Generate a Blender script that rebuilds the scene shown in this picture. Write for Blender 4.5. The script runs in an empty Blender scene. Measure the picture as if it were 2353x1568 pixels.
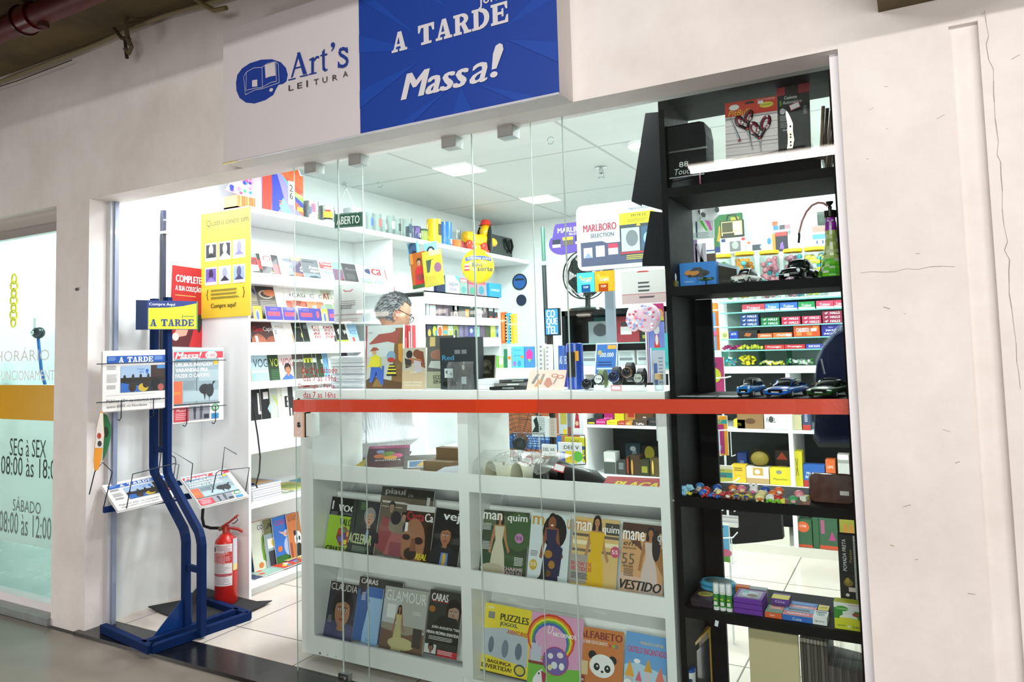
import bpy, math, random
from mathutils import Matrix, Vector, noise
random.seed(7)
SC = bpy.context.scene
COL = SC.collection
# ------------------------------------------------------------------ camera
IW, IH = 2353.0, 1568.0
FPX, CX, CY = 1685.15, 1176.5, 684.0
YAW, PIT, ROL = [math.radians(a) for a in (28.631, 3.868, -1.573)]
CAM = Vector((0.0, -2.4, 1.46))
_f = Vector((-math.sin(YAW)*math.cos(PIT), math.cos(YAW)*math.cos(PIT), math.sin(PIT)))
_r = Vector((math.cos(YAW), math.sin(YAW), 0)); _u = _r.cross(_f)
_c, _s = math.cos(ROL), math.sin(ROL)
RX, RY, RZ = _c*_r+_s*_u, -_s*_r+_c*_u, _f
cd = bpy.data.cameras.new('camera'); cam = bpy.data.objects.new('camera', cd); COL.objects.link(cam)
cd.sensor_width = 36; cd.lens = FPX/IW*36; cd.shift_y = (CY-IH/2)/IW; cd.clip_start = .05
cam.matrix_world = Matrix(((RX.x, RY.x, -RZ.x, CAM.x), (RX.y, RY.y, -RZ.y, CAM.y), (RX.z, RY.z, -RZ.z, CAM.z), (0, 0, 0, 1)))
SC.camera = cam
SC.view_settings.view_transform = 'Standard'; SC.view_settings.look = 'None'
SC.view_settings.gamma = 1; SC.view_settings.use_curve_mapping = False
SC.view_settings.exposure = 0.0
# ------------------------------------------------------------------ world and lights
wd = bpy.data.worlds.new('world'); SC.world = wd; wd.use_nodes = True
wd.node_tree.nodes['Background'].inputs[0].default_value = (1.0, .93, .86, 1)
wd.node_tree.nodes['Background'].inputs[1].default_value = .05
def area(name, loc, sx, sy, power, col, rot=(0, 0, 0)):
    l = bpy.data.lights.new(name, 'AREA'); l.shape = 'RECTANGLE'; l.size = sx; l.size_y = sy
    l.energy = power; l.color = col
    o = bpy.data.objects.new(name, l); o.location = loc; o.rotation_euler = rot; COL.objects.link(o); return o
# cool white (downwards): at the visible ceiling panels, others added as fill
SHOP = (.93, .985, 1.0)
for lx, ly in ((-2.88, 2.12), (-2.88, 3.46), (-1.5, 2.12), (-1.5, 3.46), (-2.4, .9), (-.75, .95), (-.6, 2.3)):
    area('panel_light', (lx, ly, 2.765), .26, .26, 26, SHOP)
for lx in (-2.4, -1.2): area('window_light', (lx, .32, 2.70), .5, .08, 15, SHOP, (math.radians(25), math.radians(35), 0))  # added fill hidden behind the header, brightens the bookcase; no fixture here
area('flood_light', (-3.72, .42, 2.60), .14, .3, 9, (.86, .90, 1.0), (0, math.radians(12), 0))
# corridor tube lamps, warm white, above and behind the camera
for lx, pw in ((-1.0, 36), (.6, 30), (2.2, 26)):
    area('tube_light', (lx, -3.40, 2.90), 1.15, .07, pw, (1.0, .955, .92), (math.radians(50), 0, 0))
area('corridor_light', (-6.3, -2.2, 1.0), 1.0, .6, 34, (1.0, .95, .91), (math.radians(72), 0, math.radians(-35)))  # added fill to brighten the pier, stands for no known lamp
# lit shop fronts across the corridor
area('shopfront_light', (2.2, -7.4, 1.5), 5, 2.2, 265, (1.0, .96, .93), (math.radians(90), 0, 0))

# ------------------------------------------------------------------ pixel <-> place
def ray(px, py):
    return RX*((px-CX)/FPX) - RY*((py-CY)/FPX) + RZ
def U(px, py, ax, v):
    d = ray(px, py); i = 'xyz'.index(ax); return CAM + d*((v-CAM[i])/d[i])
def UP(px, py, P, n):
    d = ray(px, py); return CAM + d*((Vector(P)-CAM).dot(n)/d.dot(n))
def XX(px, y, z):
    b = Vector((0, y, z))-CAM; k = (px-CX)/FPX
    return (b.dot(RX)-k*b.dot(RZ))/(k*RZ.x-RX.x)
def YY(px, x, z):
    b = Vector((x, 0, z))-CAM; k = (px-CX)/FPX
    return (b.dot(RX)-k*b.dot(RZ))/(k*RZ.y-RX.y)
def ZZ(py, x, y):
    b = Vector((x, y, 0))-CAM; k = -(py-CY)/FPX
    return (b.dot(RY)-k*b.dot(RZ))/(k*RZ.z-RY.z)
# ------------------------------------------------------------------ materials
def hexc(h):
    h = h.lstrip('#')
    if len(h) == 3: h = ''.join(c*2 for c in h)
    o = []
    for i in (0, 2, 4):
        c = int(h[i:i+2], 16)/255
        o.append(c/12.92 if c <= .04045 else ((c+.055)/1.055)**2.4)
    return (o[0], o[1], o[2], 1.0)
MATS = {}
FIN = {  # finish: roughness, metallic, bump strength, bump scale, coat
 'm': (.75, 0, .05, 60, 0), 'p': (.5, 0, 0, 0, .05), 'n': (.6, 0, .04, 40, 0), 'g': (.18, 0, 0, 0, .3), 'k': (.28, 1, 0, 0, 0),
 'c': (.9, 0, .25, 220, 0), 'b': (.32, 0, .03, 90, .2), 's': (.55, 0, .05, 30, 0)}
def finish(k):
    if k in MATS: return MATS[k]
    m = bpy.data.materials.new('finish_'+k); m.use_nodes = True; nt = m.node_tree; N = nt.nodes
    bs = N['Principled BSDF']; at = N.new('ShaderNodeAttribute'); at.attribute_name = 'Col'
    if k in FIN:
        ro, me, bu, sc, co = FIN[k]
        nt.links.new(at.outputs['Color'], bs.inputs['Base Color'])
        bs.inputs['Roughness'].default_value = ro; bs.inputs['Metallic'].default_value = me
        bs.inputs['Coat Weight'].default_value = co
        if k == 'n': bs.inputs['Specular IOR Level'].default_value = .12
        tn = N.new('ShaderNodeTexNoise'); tn.inputs['Scale'].default_value = sc or 40
        tc = N.new('ShaderNodeTexCoord'); nt.links.new(tc.outputs['Object'], tn.inputs['Vector'])
        mr = N.new('ShaderNodeMapRange'); mr.inputs['To Min'].default_value = max(.02, ro-.06); mr.inputs['To Max'].default_value = ro+.06
        nt.links.new(tn.outputs['Fac'], mr.inputs['Value']); nt.links.new(mr.outputs['Result'], bs.inputs['Roughness'])
        if bu:
            b = N.new('ShaderNodeBump'); b.inputs['Strength'].default_value = bu; b.inputs['Distance'].default_value = .01
            nt.links.new(tn.outputs['Fac'], b.inputs['Height']); nt.links.new(b.outputs['Normal'], bs.inputs['Normal'])
    else:
        out = N['Material Output']; N.remove(bs)
        if k[0] == 'E':
            e = N.new('ShaderNodeEmission'); e.inputs['Strength'].default_value = float(k[1:])
            nt.links.new(at.outputs['Color'], e.inputs['Color']); nt.links.new(e.outputs[0], out.inputs[0])
        else:   # G window glass, T clear film, F frosted
            tr = N.new('ShaderNodeBsdfTransparent'); gl = N.new('ShaderNodeBsdfGlossy'); mx = N.new('ShaderNodeMixShader')
            nt.links.new(at.outputs['Color'], tr.inputs['Color'])
            fr = N.new('ShaderNodeFresnel'); fr.inputs['IOR'].default_value = 1.5
            gl.inputs['Roughness'].default_value = {'G': .0, 'T': .12, 'F': .3}[k]
            mu = N.new('ShaderNodeMath'); mu.operation = 'MULTIPLY'; mu.inputs[1].default_value = .5 if k == 'T' else 1.0; nt.links.new(fr.outputs[0], mu.inputs[0]); nt.links.new(mu.outputs[0], mx.inputs[0]); nt.links.new(tr.outputs[0], mx.inputs[1]); nt.links.new(gl.outputs[0], mx.inputs[2])
            last = mx
            if k == 'T':
                tn = N.new('ShaderNodeTexNoise'); tn.inputs['Scale'].default_value = 28; tn.inputs['Detail'].default_value = 4
                b = N.new('ShaderNodeBump'); b.inputs['Strength'].default_value = .3; b.inputs['Distance'].default_value = .02
                nt.links.new(tn.outputs['Fac'], b.inputs['Height']); nt.links.new(b.outputs['Normal'], gl.inputs['Normal']); nt.links.new(b.outputs['Normal'], fr.inputs['Normal'])
            if k == 'F':
                df = N.new('ShaderNodeBsdfTranslucent'); df2 = N.new('ShaderNodeBsdfDiffuse'); m2 = N.new('ShaderNodeMixShader'); m3 = N.new('ShaderNodeMixShader')
                nt.links.new(at.outputs['Color'], df.inputs['Color']); nt.links.new(at.outputs['Color'], df2.inputs['Color'])
                m2.inputs[0].default_value = .5; nt.links.new(df.outputs[0], m2.inputs[1]); nt.links.new(df2.outputs[0], m2.inputs[2])
                m3.inputs[0].default_value = .72; nt.links.new(mx.outputs[0], m3.inputs[1]); nt.links.new(m2.outputs[0], m3.inputs[2]); last = m3
            nt.links.new(last.outputs[0], out.inputs[0])
    MATS[k] = m; return m
def surface(name, base, stain, scale, rough=.6, bump=.2, amount=.5, kind='noise', extra=None):
    """procedural wall / floor material"""
    m = bpy.data.materials.new(name); m.use_nodes = True; nt = m.node_tree; N = nt.nodes; bs = N['Principled BSDF']
    tc = N.new('ShaderNodeTexCoord'); t = N.new('ShaderNodeTexNoise'); t.inputs['Scale'].default_value = scale; t.inputs['Detail'].default_value = 8
    t.inputs['Roughness'].default_value = .65
    nt.links.new(tc.outputs['Object'], t.inputs['Vector'])
    cr = N.new('ShaderNodeValToRGB'); cr.color_ramp.elements[0].position = .5-.25*amount-.08; cr.color_ramp.elements[1].position = .5+.12
    cr.color_ramp.elements[0].color = hexc(stain); cr.color_ramp.elements[1].color = hexc(base)
    nt.links.new(t.outputs['Fac'], cr.inputs[0]); colout = cr.outputs[0]
    t2 = N.new('ShaderNodeTexNoise'); t2.inputs['Scale'].default_value = scale*9; t2.inputs['Detail'].default_value = 5
    nt.links.new(tc.outputs['Object'], t2.inputs['Vector'])
    if kind == 'tile':
        br = N.new('ShaderNodeTexBrick'); br.offset = 0; br.inputs['Scale'].default_value = 1
        br.inputs['Brick Width'].default_value = extra[0]; br.inputs['Row Height'].default_value = extra[1]; br.inputs['Mortar Size'].default_value = extra[2]
        mp = N.new('ShaderNodeMapping'); mp.inputs['Location'].default_value = (extra[3], extra[4], 0); nt.links.new(tc.outputs['Object'], mp.inputs['Vector']); nt.links.new(mp.outputs[0], br.inputs['Vector'])
        nt.links.new(colout, br.inputs['Color1']); nt.links.new(colout, br.inputs['Color2']); br.inputs['Mortar'].default_value = hexc(extra[5])
        colout = br.outputs['Color']
    nt.links.new(colout, bs.inputs['Base Color'])
    mr = N.new('ShaderNodeMapRange'); mr.inputs['To Min'].default_value = rough-.1; mr.inputs['To Max'].default_value = rough+.12
    nt.links.new(t.outputs['Fac'], mr.inputs['Value']); nt.links.new(mr.outputs['Result'], bs.inputs['Roughness'])
    b = N.new('ShaderNodeBump'); b.inputs['Strength'].default_value = bump; b.inputs['Distance'].default_value = .006
    nt.links.new(t2.outputs['Fac'], b.inputs['Height']); nt.links.new(b.outputs['Normal'], bs.inputs['Normal'])
    return m
# ------------------------------------------------------------------ mesh builder
_TXT = {}
def textmesh(s, bold, it, res=2):
    key = (s, bold, it)
    if key in _TXT: return _TXT[key]
    cu = bpy.data.curves.new('t', 'FONT'); cu.body = s; cu.size = 1; cu.resolution_u = res; cu.offset = min(bold, .008); cu.shear = it
    cu.space_character = 1.0+bold*1.5
    o = bpy.data.objects.new('t', cu); me = bpy.data.meshes.new_from_object(o)
    vs = [(v.co.x, v.co.y) for v in me.vertices]; fs = [tuple(p.vertices) for p in me.polygons]
    bpy.data.objects.remove(o); bpy.data.curves.remove(cu); bpy.data.meshes.remove(me)
    if not vs: r = ([], [])
    else:
        x0 = min(v[0] for v in vs); x1 = max(v[0] for v in vs); y0 = min(v[1] for v in vs); y1 = max(v[1] for v in vs)
        r = ([((x-x0)/(x1-x0 or 1), (y-y0)/(y1-y0 or 1)) for x, y in vs], fs)
    _TXT[key] = r; return r
def ringpts(r0, r1, a0, a1, n, cx, cy, sy=1):
    out = []
    for i in range(n):
        t0 = a0+(a1-a0)*i/n; t1 = a0+(a1-a0)*(i+1)/n
        out.append([(cx+r0*math.cos(t0), cy+r0*sy*math.sin(t0)), (cx+r1*math.cos(t0), cy+r1*sy*math.sin(t0)), (cx+r1*math.cos(t1), cy+r1*sy*math.sin(t1)), (cx+r0*math.cos(t1), cy+r0*sy*math.sin(t1))])
    return out
def bowl(cx, y0, y1, rx, th):
    o = []; cy = (y0+y1)/2; ry = (y1-y0)/2; n = 8
    for i in range(n):
        a, b = -math.pi/2+math.pi*i/n, -math.pi/2+math.pi*(i+1)/n
        o.append([(cx+(rx-th)*math.cos(a), cy+(ry-th*.62)*math.sin(a)), (cx+rx*math.cos(a), cy+ry*math.sin(a)), (cx+rx*math.cos(b), cy+ry*math.sin(b)), (cx+(rx-th)*math.cos(b), cy+(ry-th*.62)*math.sin(b))])
    return o
def Rr(a, b, c, d): return [(a, b), (c, b), (c, d), (a, d)]
SLAB = {
 'A': [[(.10, .08), (.24, .08), (.54, 1), (.40, 1)], [(.60, .08), (.90, .08), (.64, 1), (.40, 1)], Rr(.26, .26, .7, .38), Rr(0, 0, .40, .13), Rr(.5, 0, 1, .13)],
 'T': [Rr(.34, .05, .66, .95), Rr(0, .85, 1, 1), Rr(.18, 0, .82, .13), [(0, 1), (0, .62), (.1, .62), (.2, .87)], [(1, 1), (1, .62), (.9, .62), (.8, .87)]],
 'R': [Rr(.1, .05, .38, .95), Rr(0, 0, .48, .13), Rr(0, .87, .55, 1), Rr(.3, .44, .55, .57)]+bowl(.5, .44, 1, .38, .26)+[[(.42, .5), (.7, .5), (.9, .1), (.62, .1)], Rr(.6, 0, 1.04, .13)],
 'D': [Rr(.1, .05, .38, .95), Rr(0, 0, .5, .13), Rr(0, .87, .5, 1)]+bowl(.46, 0, 1, .54, .29),
 'E': [Rr(.1, .05, .38, .95), Rr(0, 0, .95, .13), Rr(0, .87, .92, 1), Rr(.3, .44, .66, .57), Rr(.6, .32, .7, .7), [(.95, 0), (.95, .37), (.86, .37), (.76, .1)], [(.92, 1), (.92, .65), (.83, .65), (.74, .9)]]}
class B:
    def __init__(s): s.v = []; s.f = []; s.c = []; s.k = []; s.m = Matrix(); s.sm = []
    def add(s, vs, fs, col, fin='m', smooth=False):
        n = len(s.v); M = s.m; s.v += [M @ Vector(v) for v in vs]; c = hexc(col) if isinstance(col, str) else col
        for f in fs:
            s.f.append([n+i for i in f]); s.c.append(c); s.k.append(fin); s.sm.append(smooth)
        return s
    def box(s, x0, x1, y0, y1, z0, z1, col, fin='m'):
        if x0 > x1: x0, x1 = x1, x0
        if y0 > y1: y0, y1 = y1, y0
        if z0 > z1: z0, z1 = z1, z0
        vs = [(x, y, z) for z in (z0, z1) for y in (y0, y1) for x in (x0, x1)]
        return s.add(vs, [(0, 2, 3, 1), (4, 5, 7, 6), (0, 1, 5, 4), (2, 6, 7, 3), (0, 4, 6, 2), (1, 3, 7, 5)], col, fin)
    def prism(s, poly, z0, z1, col, fin='m', side=None, ax='z'):
        n = len(poly)
        if ax == 'z': vs = [(x, y, z0) for x, y in poly]+[(x, y, z1) for x, y in poly]
        elif ax == 'y': vs = [(x, z0, y) for x, y in poly]+[(x, z1, y) for x, y in poly]
        else: vs = [(z0, x, y) for x, y in poly]+[(z1, x, y) for x, y in poly]
        s.add(vs, [tuple(range(n-1, -1, -1)), tuple(range(n, 2*n))], col, fin)
        s.add(vs, [(i, (i+1) % n, n+(i+1) % n, n+i) for i in range(n)], side or col, fin); return s
    def lathe(s, prof, col, fin='m', seg=20, cx=0, cy=0, a0=0, a1=2*math.pi, smooth=True, cols=None):
        n = len(prof); full = abs(a1-a0-2*math.pi) < 1e-6; S = seg if full else seg+1; vs = []
        for j in range(S):
            a = a0+(a1-a0)*j/seg; vs += [(cx+r*math.cos(a), cy+r*math.sin(a), z) for r, z in prof]
        for i in range(n-1):
            fs = [(j*n+i, ((j+1) % S)*n+i, ((j+1) % S)*n+i+1, j*n+i+1) for j in range(seg)]
            s.add(vs, fs, cols[i] if cols else col, fin, smooth) if i == 0 else s._again(fs, len(vs), cols[i] if cols else col, fin, smooth)
        return s
    def _again(s, fs, nv, col, fin, smooth):
        n = len(s.v)-nv; c = hexc(col) if isinstance(col, str) else col
        for f in fs: s.f.append([n+i for i in f]); s.c.append(c); s.k.append(fin); s.sm.append(smooth)
    def tube(s, pts, r, col, fin='k', seg=6, closed=False, rad=None):
        P = [Vector(p) for p in pts]; n = len(P); vs = []; up = None
        for i, p in enumerate(P):
            a = P[i-1] if (i or closed) else p; b = P[(i+1) % n] if (i < n-1 or closed) else p
            t = (b-a).normalized()
            if up is None: up = t.orthogonal().normalized()
            up = (up-t*up.dot(t)); up = up.normalized() if up.length > 1e-6 else t.orthogonal().normalized()
            w = t.cross(up); rr = rad[i] if rad else r
            for j in range(seg):
                an = 2*math.pi*j/seg; vs.append(tuple(p+(up*math.cos(an)+w*math.sin(an))*rr))
        fs = []
        for i in range(n if closed else n-1):
            for j in range(seg):
                a = i*seg; b = ((i+1) % n)*seg; fs.append((a+j, a+(j+1) % seg, b+(j+1) % seg, b+j))
        if not closed: fs += [tuple(range(seg-1, -1, -1)), tuple(range((n-1)*seg, n*seg))]
        return s.add(vs, fs, col, fin, seg > 5)
    def ball(s, c, r, col, fin='m', seg=12, rings=8, fn=None):
        rx, ry, rz = (r, r, r) if not hasattr(r, '__len__') else r; vs = [(c[0], c[1], c[2]-rz)]
        for i in range(1, rings):
            p = -math.pi/2+math.pi*i/rings
            for j in range(seg):
                a = 2*math.pi*j/seg; vs.append((c[0]+rx*math.cos(p)*math.cos(a), c[1]+ry*math.cos(p)*math.sin(a), c[2]+rz*math.sin(p)))
        vs.append((c[0], c[1], c[2]+rz))
        if fn: vs = [fn(v) for v in vs]
        fs = [(0, 1+(j+1) % seg, 1+j) for j in range(seg)]
        for i in range(rings-2):
            for j in range(seg):
                a = 1+i*seg; b = a+seg; fs.append((a+j, a+(j+1) % seg, b+(j+1) % seg, b+j))
        L = len(vs)-1; a = 1+(rings-2)*seg; fs += [(a+j, a+(j+1) % seg, L) for j in range(seg)]
        return s.add(vs, fs, col, fin, True)
    def loft(s, rings, col, fin='m', cap=True, smooth=True, closed=True):
        n = len(rings[0]); vs = [p for r in rings for p in r]; fs = []
        for i in range(len(rings)-1):
            for j in range(n if closed else n-1):
                fs.append((i*n+j, i*n+(j+1) % n, (i+1)*n+(j+1) % n, (i+1)*n+j))
        if cap and closed: fs += [tuple(range(n-1, -1, -1)), tuple(range((len(rings)-1)*n, len(rings)*n))]
        return s.add(vs, fs, col, fin, smooth)
    # flat print layers in the local xz plane looking to -y; z = layer
    def art(s, w, h, spec, y=0.0, x0=0, z0=0, fin='p', step=.00007):
        L = 0; m = 0
        def put(poly, col):
            nonlocal m; m += .2
            s.add([(x0+u*w, y-step*(L+m)-.0003, z0+v*h) for u, v in poly], [tuple(range(len(poly)))], col, fin)
        def ell(u, v, a, b, col, n=18):
            put([(u+a*math.cos(2*math.pi*i/n), v+b*math.sin(2*math.pi*i/n)) for i in range(n)], col)
        def txt(t, u, v, a, b, col, bold=0, it=0):
            vs, fs = textmesh(t, bold, it)
            if vs: s.add([(x0+(u+x*a)*w, y-step*(L+m)-.0003, z0+(v+q*b)*h) for x, q in vs], fs, col, fin)
        for item in spec.split(';'):
            q = item.strip()
            if not q: continue
            a = q.split(); o = a[0]; L += 1
            if o == 'r': u0, v0, u1, v1 = map(float, a[1:5]); put([(u0, v0), (u1, v0), (u1, v1), (u0, v1)], a[5])
            elif o == 'e': ell(*map(float, a[1:5]), a[5])
            elif o == 'p': c = [float(x) for x in a[1:-1]]; put(list(zip(c[::2], c[1::2])), a[-1])
            elif o in 'tbiBI':
                u_, v_, w_, h_ = map(float, a[1:5]); tx = ' '.join(a[6:]); em = w_/max(2, len(tx))*{'b': .07, 'B': .13, 'I': .15}.get(o, 0)
                for d in ((0,) if not em else (-.5, 0, .5)): txt(tx, u_+em*.5+d*em, v_, w_-em, h_, a[5], 0, .3 if o in 'iI' else 0); L += .5
            elif o == 'S':
                u, v, ww, hh = map(float, a[1:5]); t = ' '.join(a[6:]); adv = {' ': .62}; tot = sum(adv.get(ch, 1.08) for ch in t)-.08; x = 0
                for ch in t:
                    L0_ = L
                    for pl in SLAB.get(ch, []): put([(u+(x+px)*ww/tot, v+py*hh) for px, py in pl], a[5]); L += .3
                    L = L0_
                    x += adv.get(ch, 1.08)
            elif o == 'l':
                u, v, ww, n = map(float, a[1:5]); rr = random.Random(int(u*1000+v*777))
                gap = float(a[6]) if len(a) > 6 else .022
                for i in range(int(n)): put([(u, v-gap*i), (u+ww*rr.uniform(.75, 1), v-gap*i), (u+ww*.9, v-gap*i+gap*.45), (u, v-gap*i+gap*.45)], a[5])
            elif o == 'f':  # face: cu cv size skin hair
                u, v, k = map(float, a[1:4]); A = w/h; sk, ha = a[4], a[5]
                ell(u, v+.22*k*A, .62*k, .72*k*A, ha); L += 1
                if len(a) > 6: put([(u-.28*k, v-.5*k*A), (u+.28*k, v-.5*k*A), (u+1.15*k, v-1.15*k*A), (u+1.25*k, v-1.9*k*A), (u-1.25*k, v-1.9*k*A), (u-1.15*k, v-1.15*k*A)], a[6]); L += 1
                put([(u-.2*k, v-.8*k*A), (u+.2*k, v-.8*k*A), (u+.2*k, v), (u-.2*k, v)], sk); ell(u, v, .44*k, .62*k*A, sk); L += 1
                put([(u-.46*k, v+.3*k*A), (u-.3*k, v+.72*k*A), (u+.3*k, v+.72*k*A), (u+.46*k, v+.3*k*A), (u+.1*k, v+.46*k*A)], ha)
                for d in (-1, 1):
                    ell(u+d*.18*k, v+.08*k*A, .085*k, .045*k*A, 'eee', 8); L += 1; ell(u+d*.18*k, v+.08*k*A, .04*k, .045*k*A, '221a18', 8); put([(u+d*.08*k, v+.19*k*A), (u+d*.29*k, v+.17*k*A), (u+d*.29*k, v+.2*k*A), (u+d*.08*k, v+.23*k*A)], '2a201c')
                put([(u-.03*k, v+.08*k*A), (u+.07*k, v-.14*k*A), (u-.07*k, v-.14*k*A)], '8a5a44'); ell(u, v-.32*k*A, .15*k, .055*k*A, 'a03c3c', 10)
            elif o == 'w':  # standing woman: cu vtop height skin hair dress
                u, v, k = map(float, a[1:4]); sk, ha, dr = a[4:7]; A = w/h; hk = k*A**0; ux = k*h/w
                ell(u, v-.07*k, .06*ux, .085*k, ha); put([(u-.065*ux, v-.08*k), (u+.065*ux, v-.08*k), (u+.075*ux, v-.23*k), (u-.075*ux, v-.23*k)], ha); L += 1
                put([(u-.02*ux, v-.2*k), (u+.02*ux, v-.2*k), (u+.02*ux, v-.1*k), (u-.02*ux, v-.1*k)], sk)
                ell(u, v-.085*k, .036*ux, .055*k, sk); L += 1
                put([(u-.1*ux, v-.19*k), (u+.1*ux, v-.19*k), (u+.14*ux, v-.42*k), (u+.2*ux, v-.56*k), (u+.17*ux, v-.6*k), (u+.1*ux, v-.42*k), (u+.05*ux, v-.3*k), (u-.05*ux, v-.3*k), (u-.1*ux, v-.42*k), (u-.13*ux, v-.62*k), (u-.17*ux, v-.6*k), (u-.14*ux, v-.4*k)], sk); L += 1
                put([(u-.085*ux, v-.21*k), (u+.085*ux, v-.21*k), (u+.06*ux, v-.42*k), (u+.11*ux, v-.6*k), (u+.15*ux, v-1*k), (u-.15*ux, v-1*k), (u-.11*ux, v-.6*k), (u-.06*ux, v-.42*k)], dr); L += 1
                for d in (-1, 1): ell(u+d*.014*ux, v-.078*k, .006*ux, .005*k, '221a18', 6)
                ell(u, v-.112*k, .012*ux, .006*k, 'a02830', 6)
        return s
    def build(s, name, parent=None, loc=None, mat=None, M=None, angle=40):
        me = bpy.data.meshes.new(name); me.from_pydata([tuple(v) for v in s.v], [], s.f)
        if mat: me.materials.append(mat)
        else:
            ks = []
            for k in s.k:
                if k not in ks: ks.append(k)
            for k in ks: me.materials.append(finish(k))
            me.polygons.foreach_set('material_index', [ks.index(k) for k in s.k])
            ca = me.color_attributes.new('Col', 'FLOAT_COLOR', 'CORNER'); arr = []
            for f, c in zip(s.f, s.c): arr += list(c)*len(f)
            ca.data.foreach_set('color', arr)
        me.polygons.foreach_set('use_smooth', s.sm); me.update()
        if any(s.sm):
            try: me.set_sharp_from_angle(angle=math.radians(angle))
            except Exception: pass
        o = bpy.data.objects.new(name, me); COL.objects.link(o)
        if parent: o.parent = parent
        if M is not None: o.matrix_local = M
        elif loc is not None: o.location = loc
        return o
def tag(o, label, cat, group=None, kind=None):
    o['label'] = label; o['category'] = cat
    if group: o['group'] = group
    if kind: o['kind'] = kind
    return o
def struct(o): o['kind'] = 'structure'; return o
def empty(name, loc, label, cat, group=None, M=None, rz=0):
    o = bpy.data.objects.new(name, None); o.empty_display_size = .05; COL.objects.link(o)
    if M is not None: o.matrix_world = M
    else: o.location = loc; o.rotation_euler = (0, 0, rz)
    return tag(o, label, cat, group)
def frame(P, ux, uz):
    """local x = ux, local z = uz, local -y = facing direction"""
    x = Vector(ux).normalized(); z = Vector(uz); z = (z-x*z.dot(x)).normalized(); y = z.cross(x)
    return Matrix(((x.x, y.x, z.x, P[0]), (x.y, y.y, z.y, P[1]), (x.z, y.z, z.z, P[2]), (0, 0, 0, 1)))
def leaf(name, label, cat, M, w, h, th, bg, spec, group=None, side='e8e4dc', fin='p', back=None):
    """a magazine, book, card or sheet: body with printed front, local origin at bottom centre of the spine line"""
    b = B(); b.box(0, w, 0, th, 0, h, side, 'm'); b.add([(0, -.0002, 0), (w, -.0002, 0), (w, -.0002, h), (0, -.0002, h)], [(0, 1, 2, 3)], bg, fin)
    b.art(w, h, spec, fin=fin)
    o = b.build(name, M=M); return tag(o, label, cat, group)
# ================================================================== the setting
GY = .13            # plane of the shop glass
M_WALL = surface('wall_plaster', 'efeae7', 'ddd5d0', 1.6, .62, .35, .35)
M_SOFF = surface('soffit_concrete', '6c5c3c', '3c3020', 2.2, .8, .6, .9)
M_FLOOR = surface('concrete_floor', '8b8073', '6a6157', 1.3, .30, .12, .9)
M_TILE = surface('floor_tile', 'ddd3c9', 'd2c7bb', 1.2, .2, .01, .3, 'tile', (.62, .62, .004, .12, .23, '7c746c'))
M_INT = surface('interior_paint', 'eef2f1', 'e4e9e8', .8, .5, .05, .3)
M_CEIL = surface('ceiling_board', 'dfe3e1', 'd6dad8', .6, .7, .03, .3, 'tile', (1.25, 1.25, .012, .55, .35, 'b9bdbb'))
M_GRAN = surface('black_granite', '17171a', '0e0e10', 30, .18, .03, .6)
def slab(name, x0, x1, y0, y1, z0, z1, mat):
    return struct(B().box(x0, x1, y0, y1, z0, z1, 'ccc').build(name, mat=mat))
slab('floor', -9, 4, -9, -.03, -.12, 0, M_FLOOR)
slab('floor_tiled', -3.95, .1, .16, 4.6, -.12, .02, M_TILE)
slab('trim_1', -4.0, -.1, -.03, .16, -.1, .018, M_GRAN)
# facade: left neighbour opening, pier, shop opening, wall to the side
JL, JR, HZ = -3.95, -.156, 2.34
f = B()
f.box(-9, 4, 0, .17, HZ, 3.25, 'fff'); f.box(-4.262, JL, 0, .17, 0, HZ, 'fff'); f.box(-9, -6.6, 0, .17, 0, HZ, 'fff')
f.box(JR, .135, 0, .17, 0, HZ, 'fff')
f.box(.205, 4, -.012, .17, 0, HZ, 'fff'); f.box(.135, .205, .02, .17, 0, HZ, 'fff')
struct(f.build('wall_front', mat=M_WALL))
# plaster wear on the wall: cracks and a patched seam as shallow relief
M_CRK = surface('wall_crack', 'b5a79e', '9c8d84', 8, .8, .2)
g = B(); rr = random.Random(3)
def crack(pts, wd, y):
    for (a, b) in zip(pts, pts[1:]):
        d = Vector((b[0]-a[0], b[1]-a[1])); 
        if d.length < 1e-6: continue
        n = Vector((-d.y, d.x)).normalized()*wd*rr.uniform(.5, 1.1)
        g.add([(a[0]-n.x, y, a[1]-n.y), (a[0]+n.x, y, a[1]+n.y), (b[0]+n.x, y, b[1]+n.y), (b[0]-n.x, y, b[1]-n.y)], [(0, 1, 2, 3)], 'aaa')
cp = []; z = 2.36
while z > 1.3: cp.append((.225+rr.uniform(-.006, .006)+(2.4-z)*.01, z)); z -= rr.uniform(.02, .05)
crack(cp, .0011, -.0128)
crack([(-.13+i*.03, 1.652+rr.uniform(-.004, .004)) for i in range(9)], .0009, -.0006)
for k in range(26):
    x = rr.choice([rr.uniform(-.14, .1), rr.uniform(.24, .42)]); z = rr.uniform(.7, 2.3); y = -.0006 if x < .13 else -.0128
    a = rr.uniform(-.6, .6); l = rr.uniform(.004, .022); crack([(x, z), (x+l*math.cos(a), z+l*math.sin(a))], .0012, y)
struct(g.build('trim_2', mat=M_CRK))
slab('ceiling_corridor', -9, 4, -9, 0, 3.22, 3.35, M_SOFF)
slab('trim_3', -9, 4, -1.25, -1.1, 2.893, 3.22, M_SOFF)      # unseen beam, added to shade the top of the front wall
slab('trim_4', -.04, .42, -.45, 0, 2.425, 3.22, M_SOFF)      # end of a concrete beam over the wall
slab('wall_corridor', -9, 4, -9.1, -9, 0, 3.35, surface('far_wall', '9a9088', '867c74', 1, .8))
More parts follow.
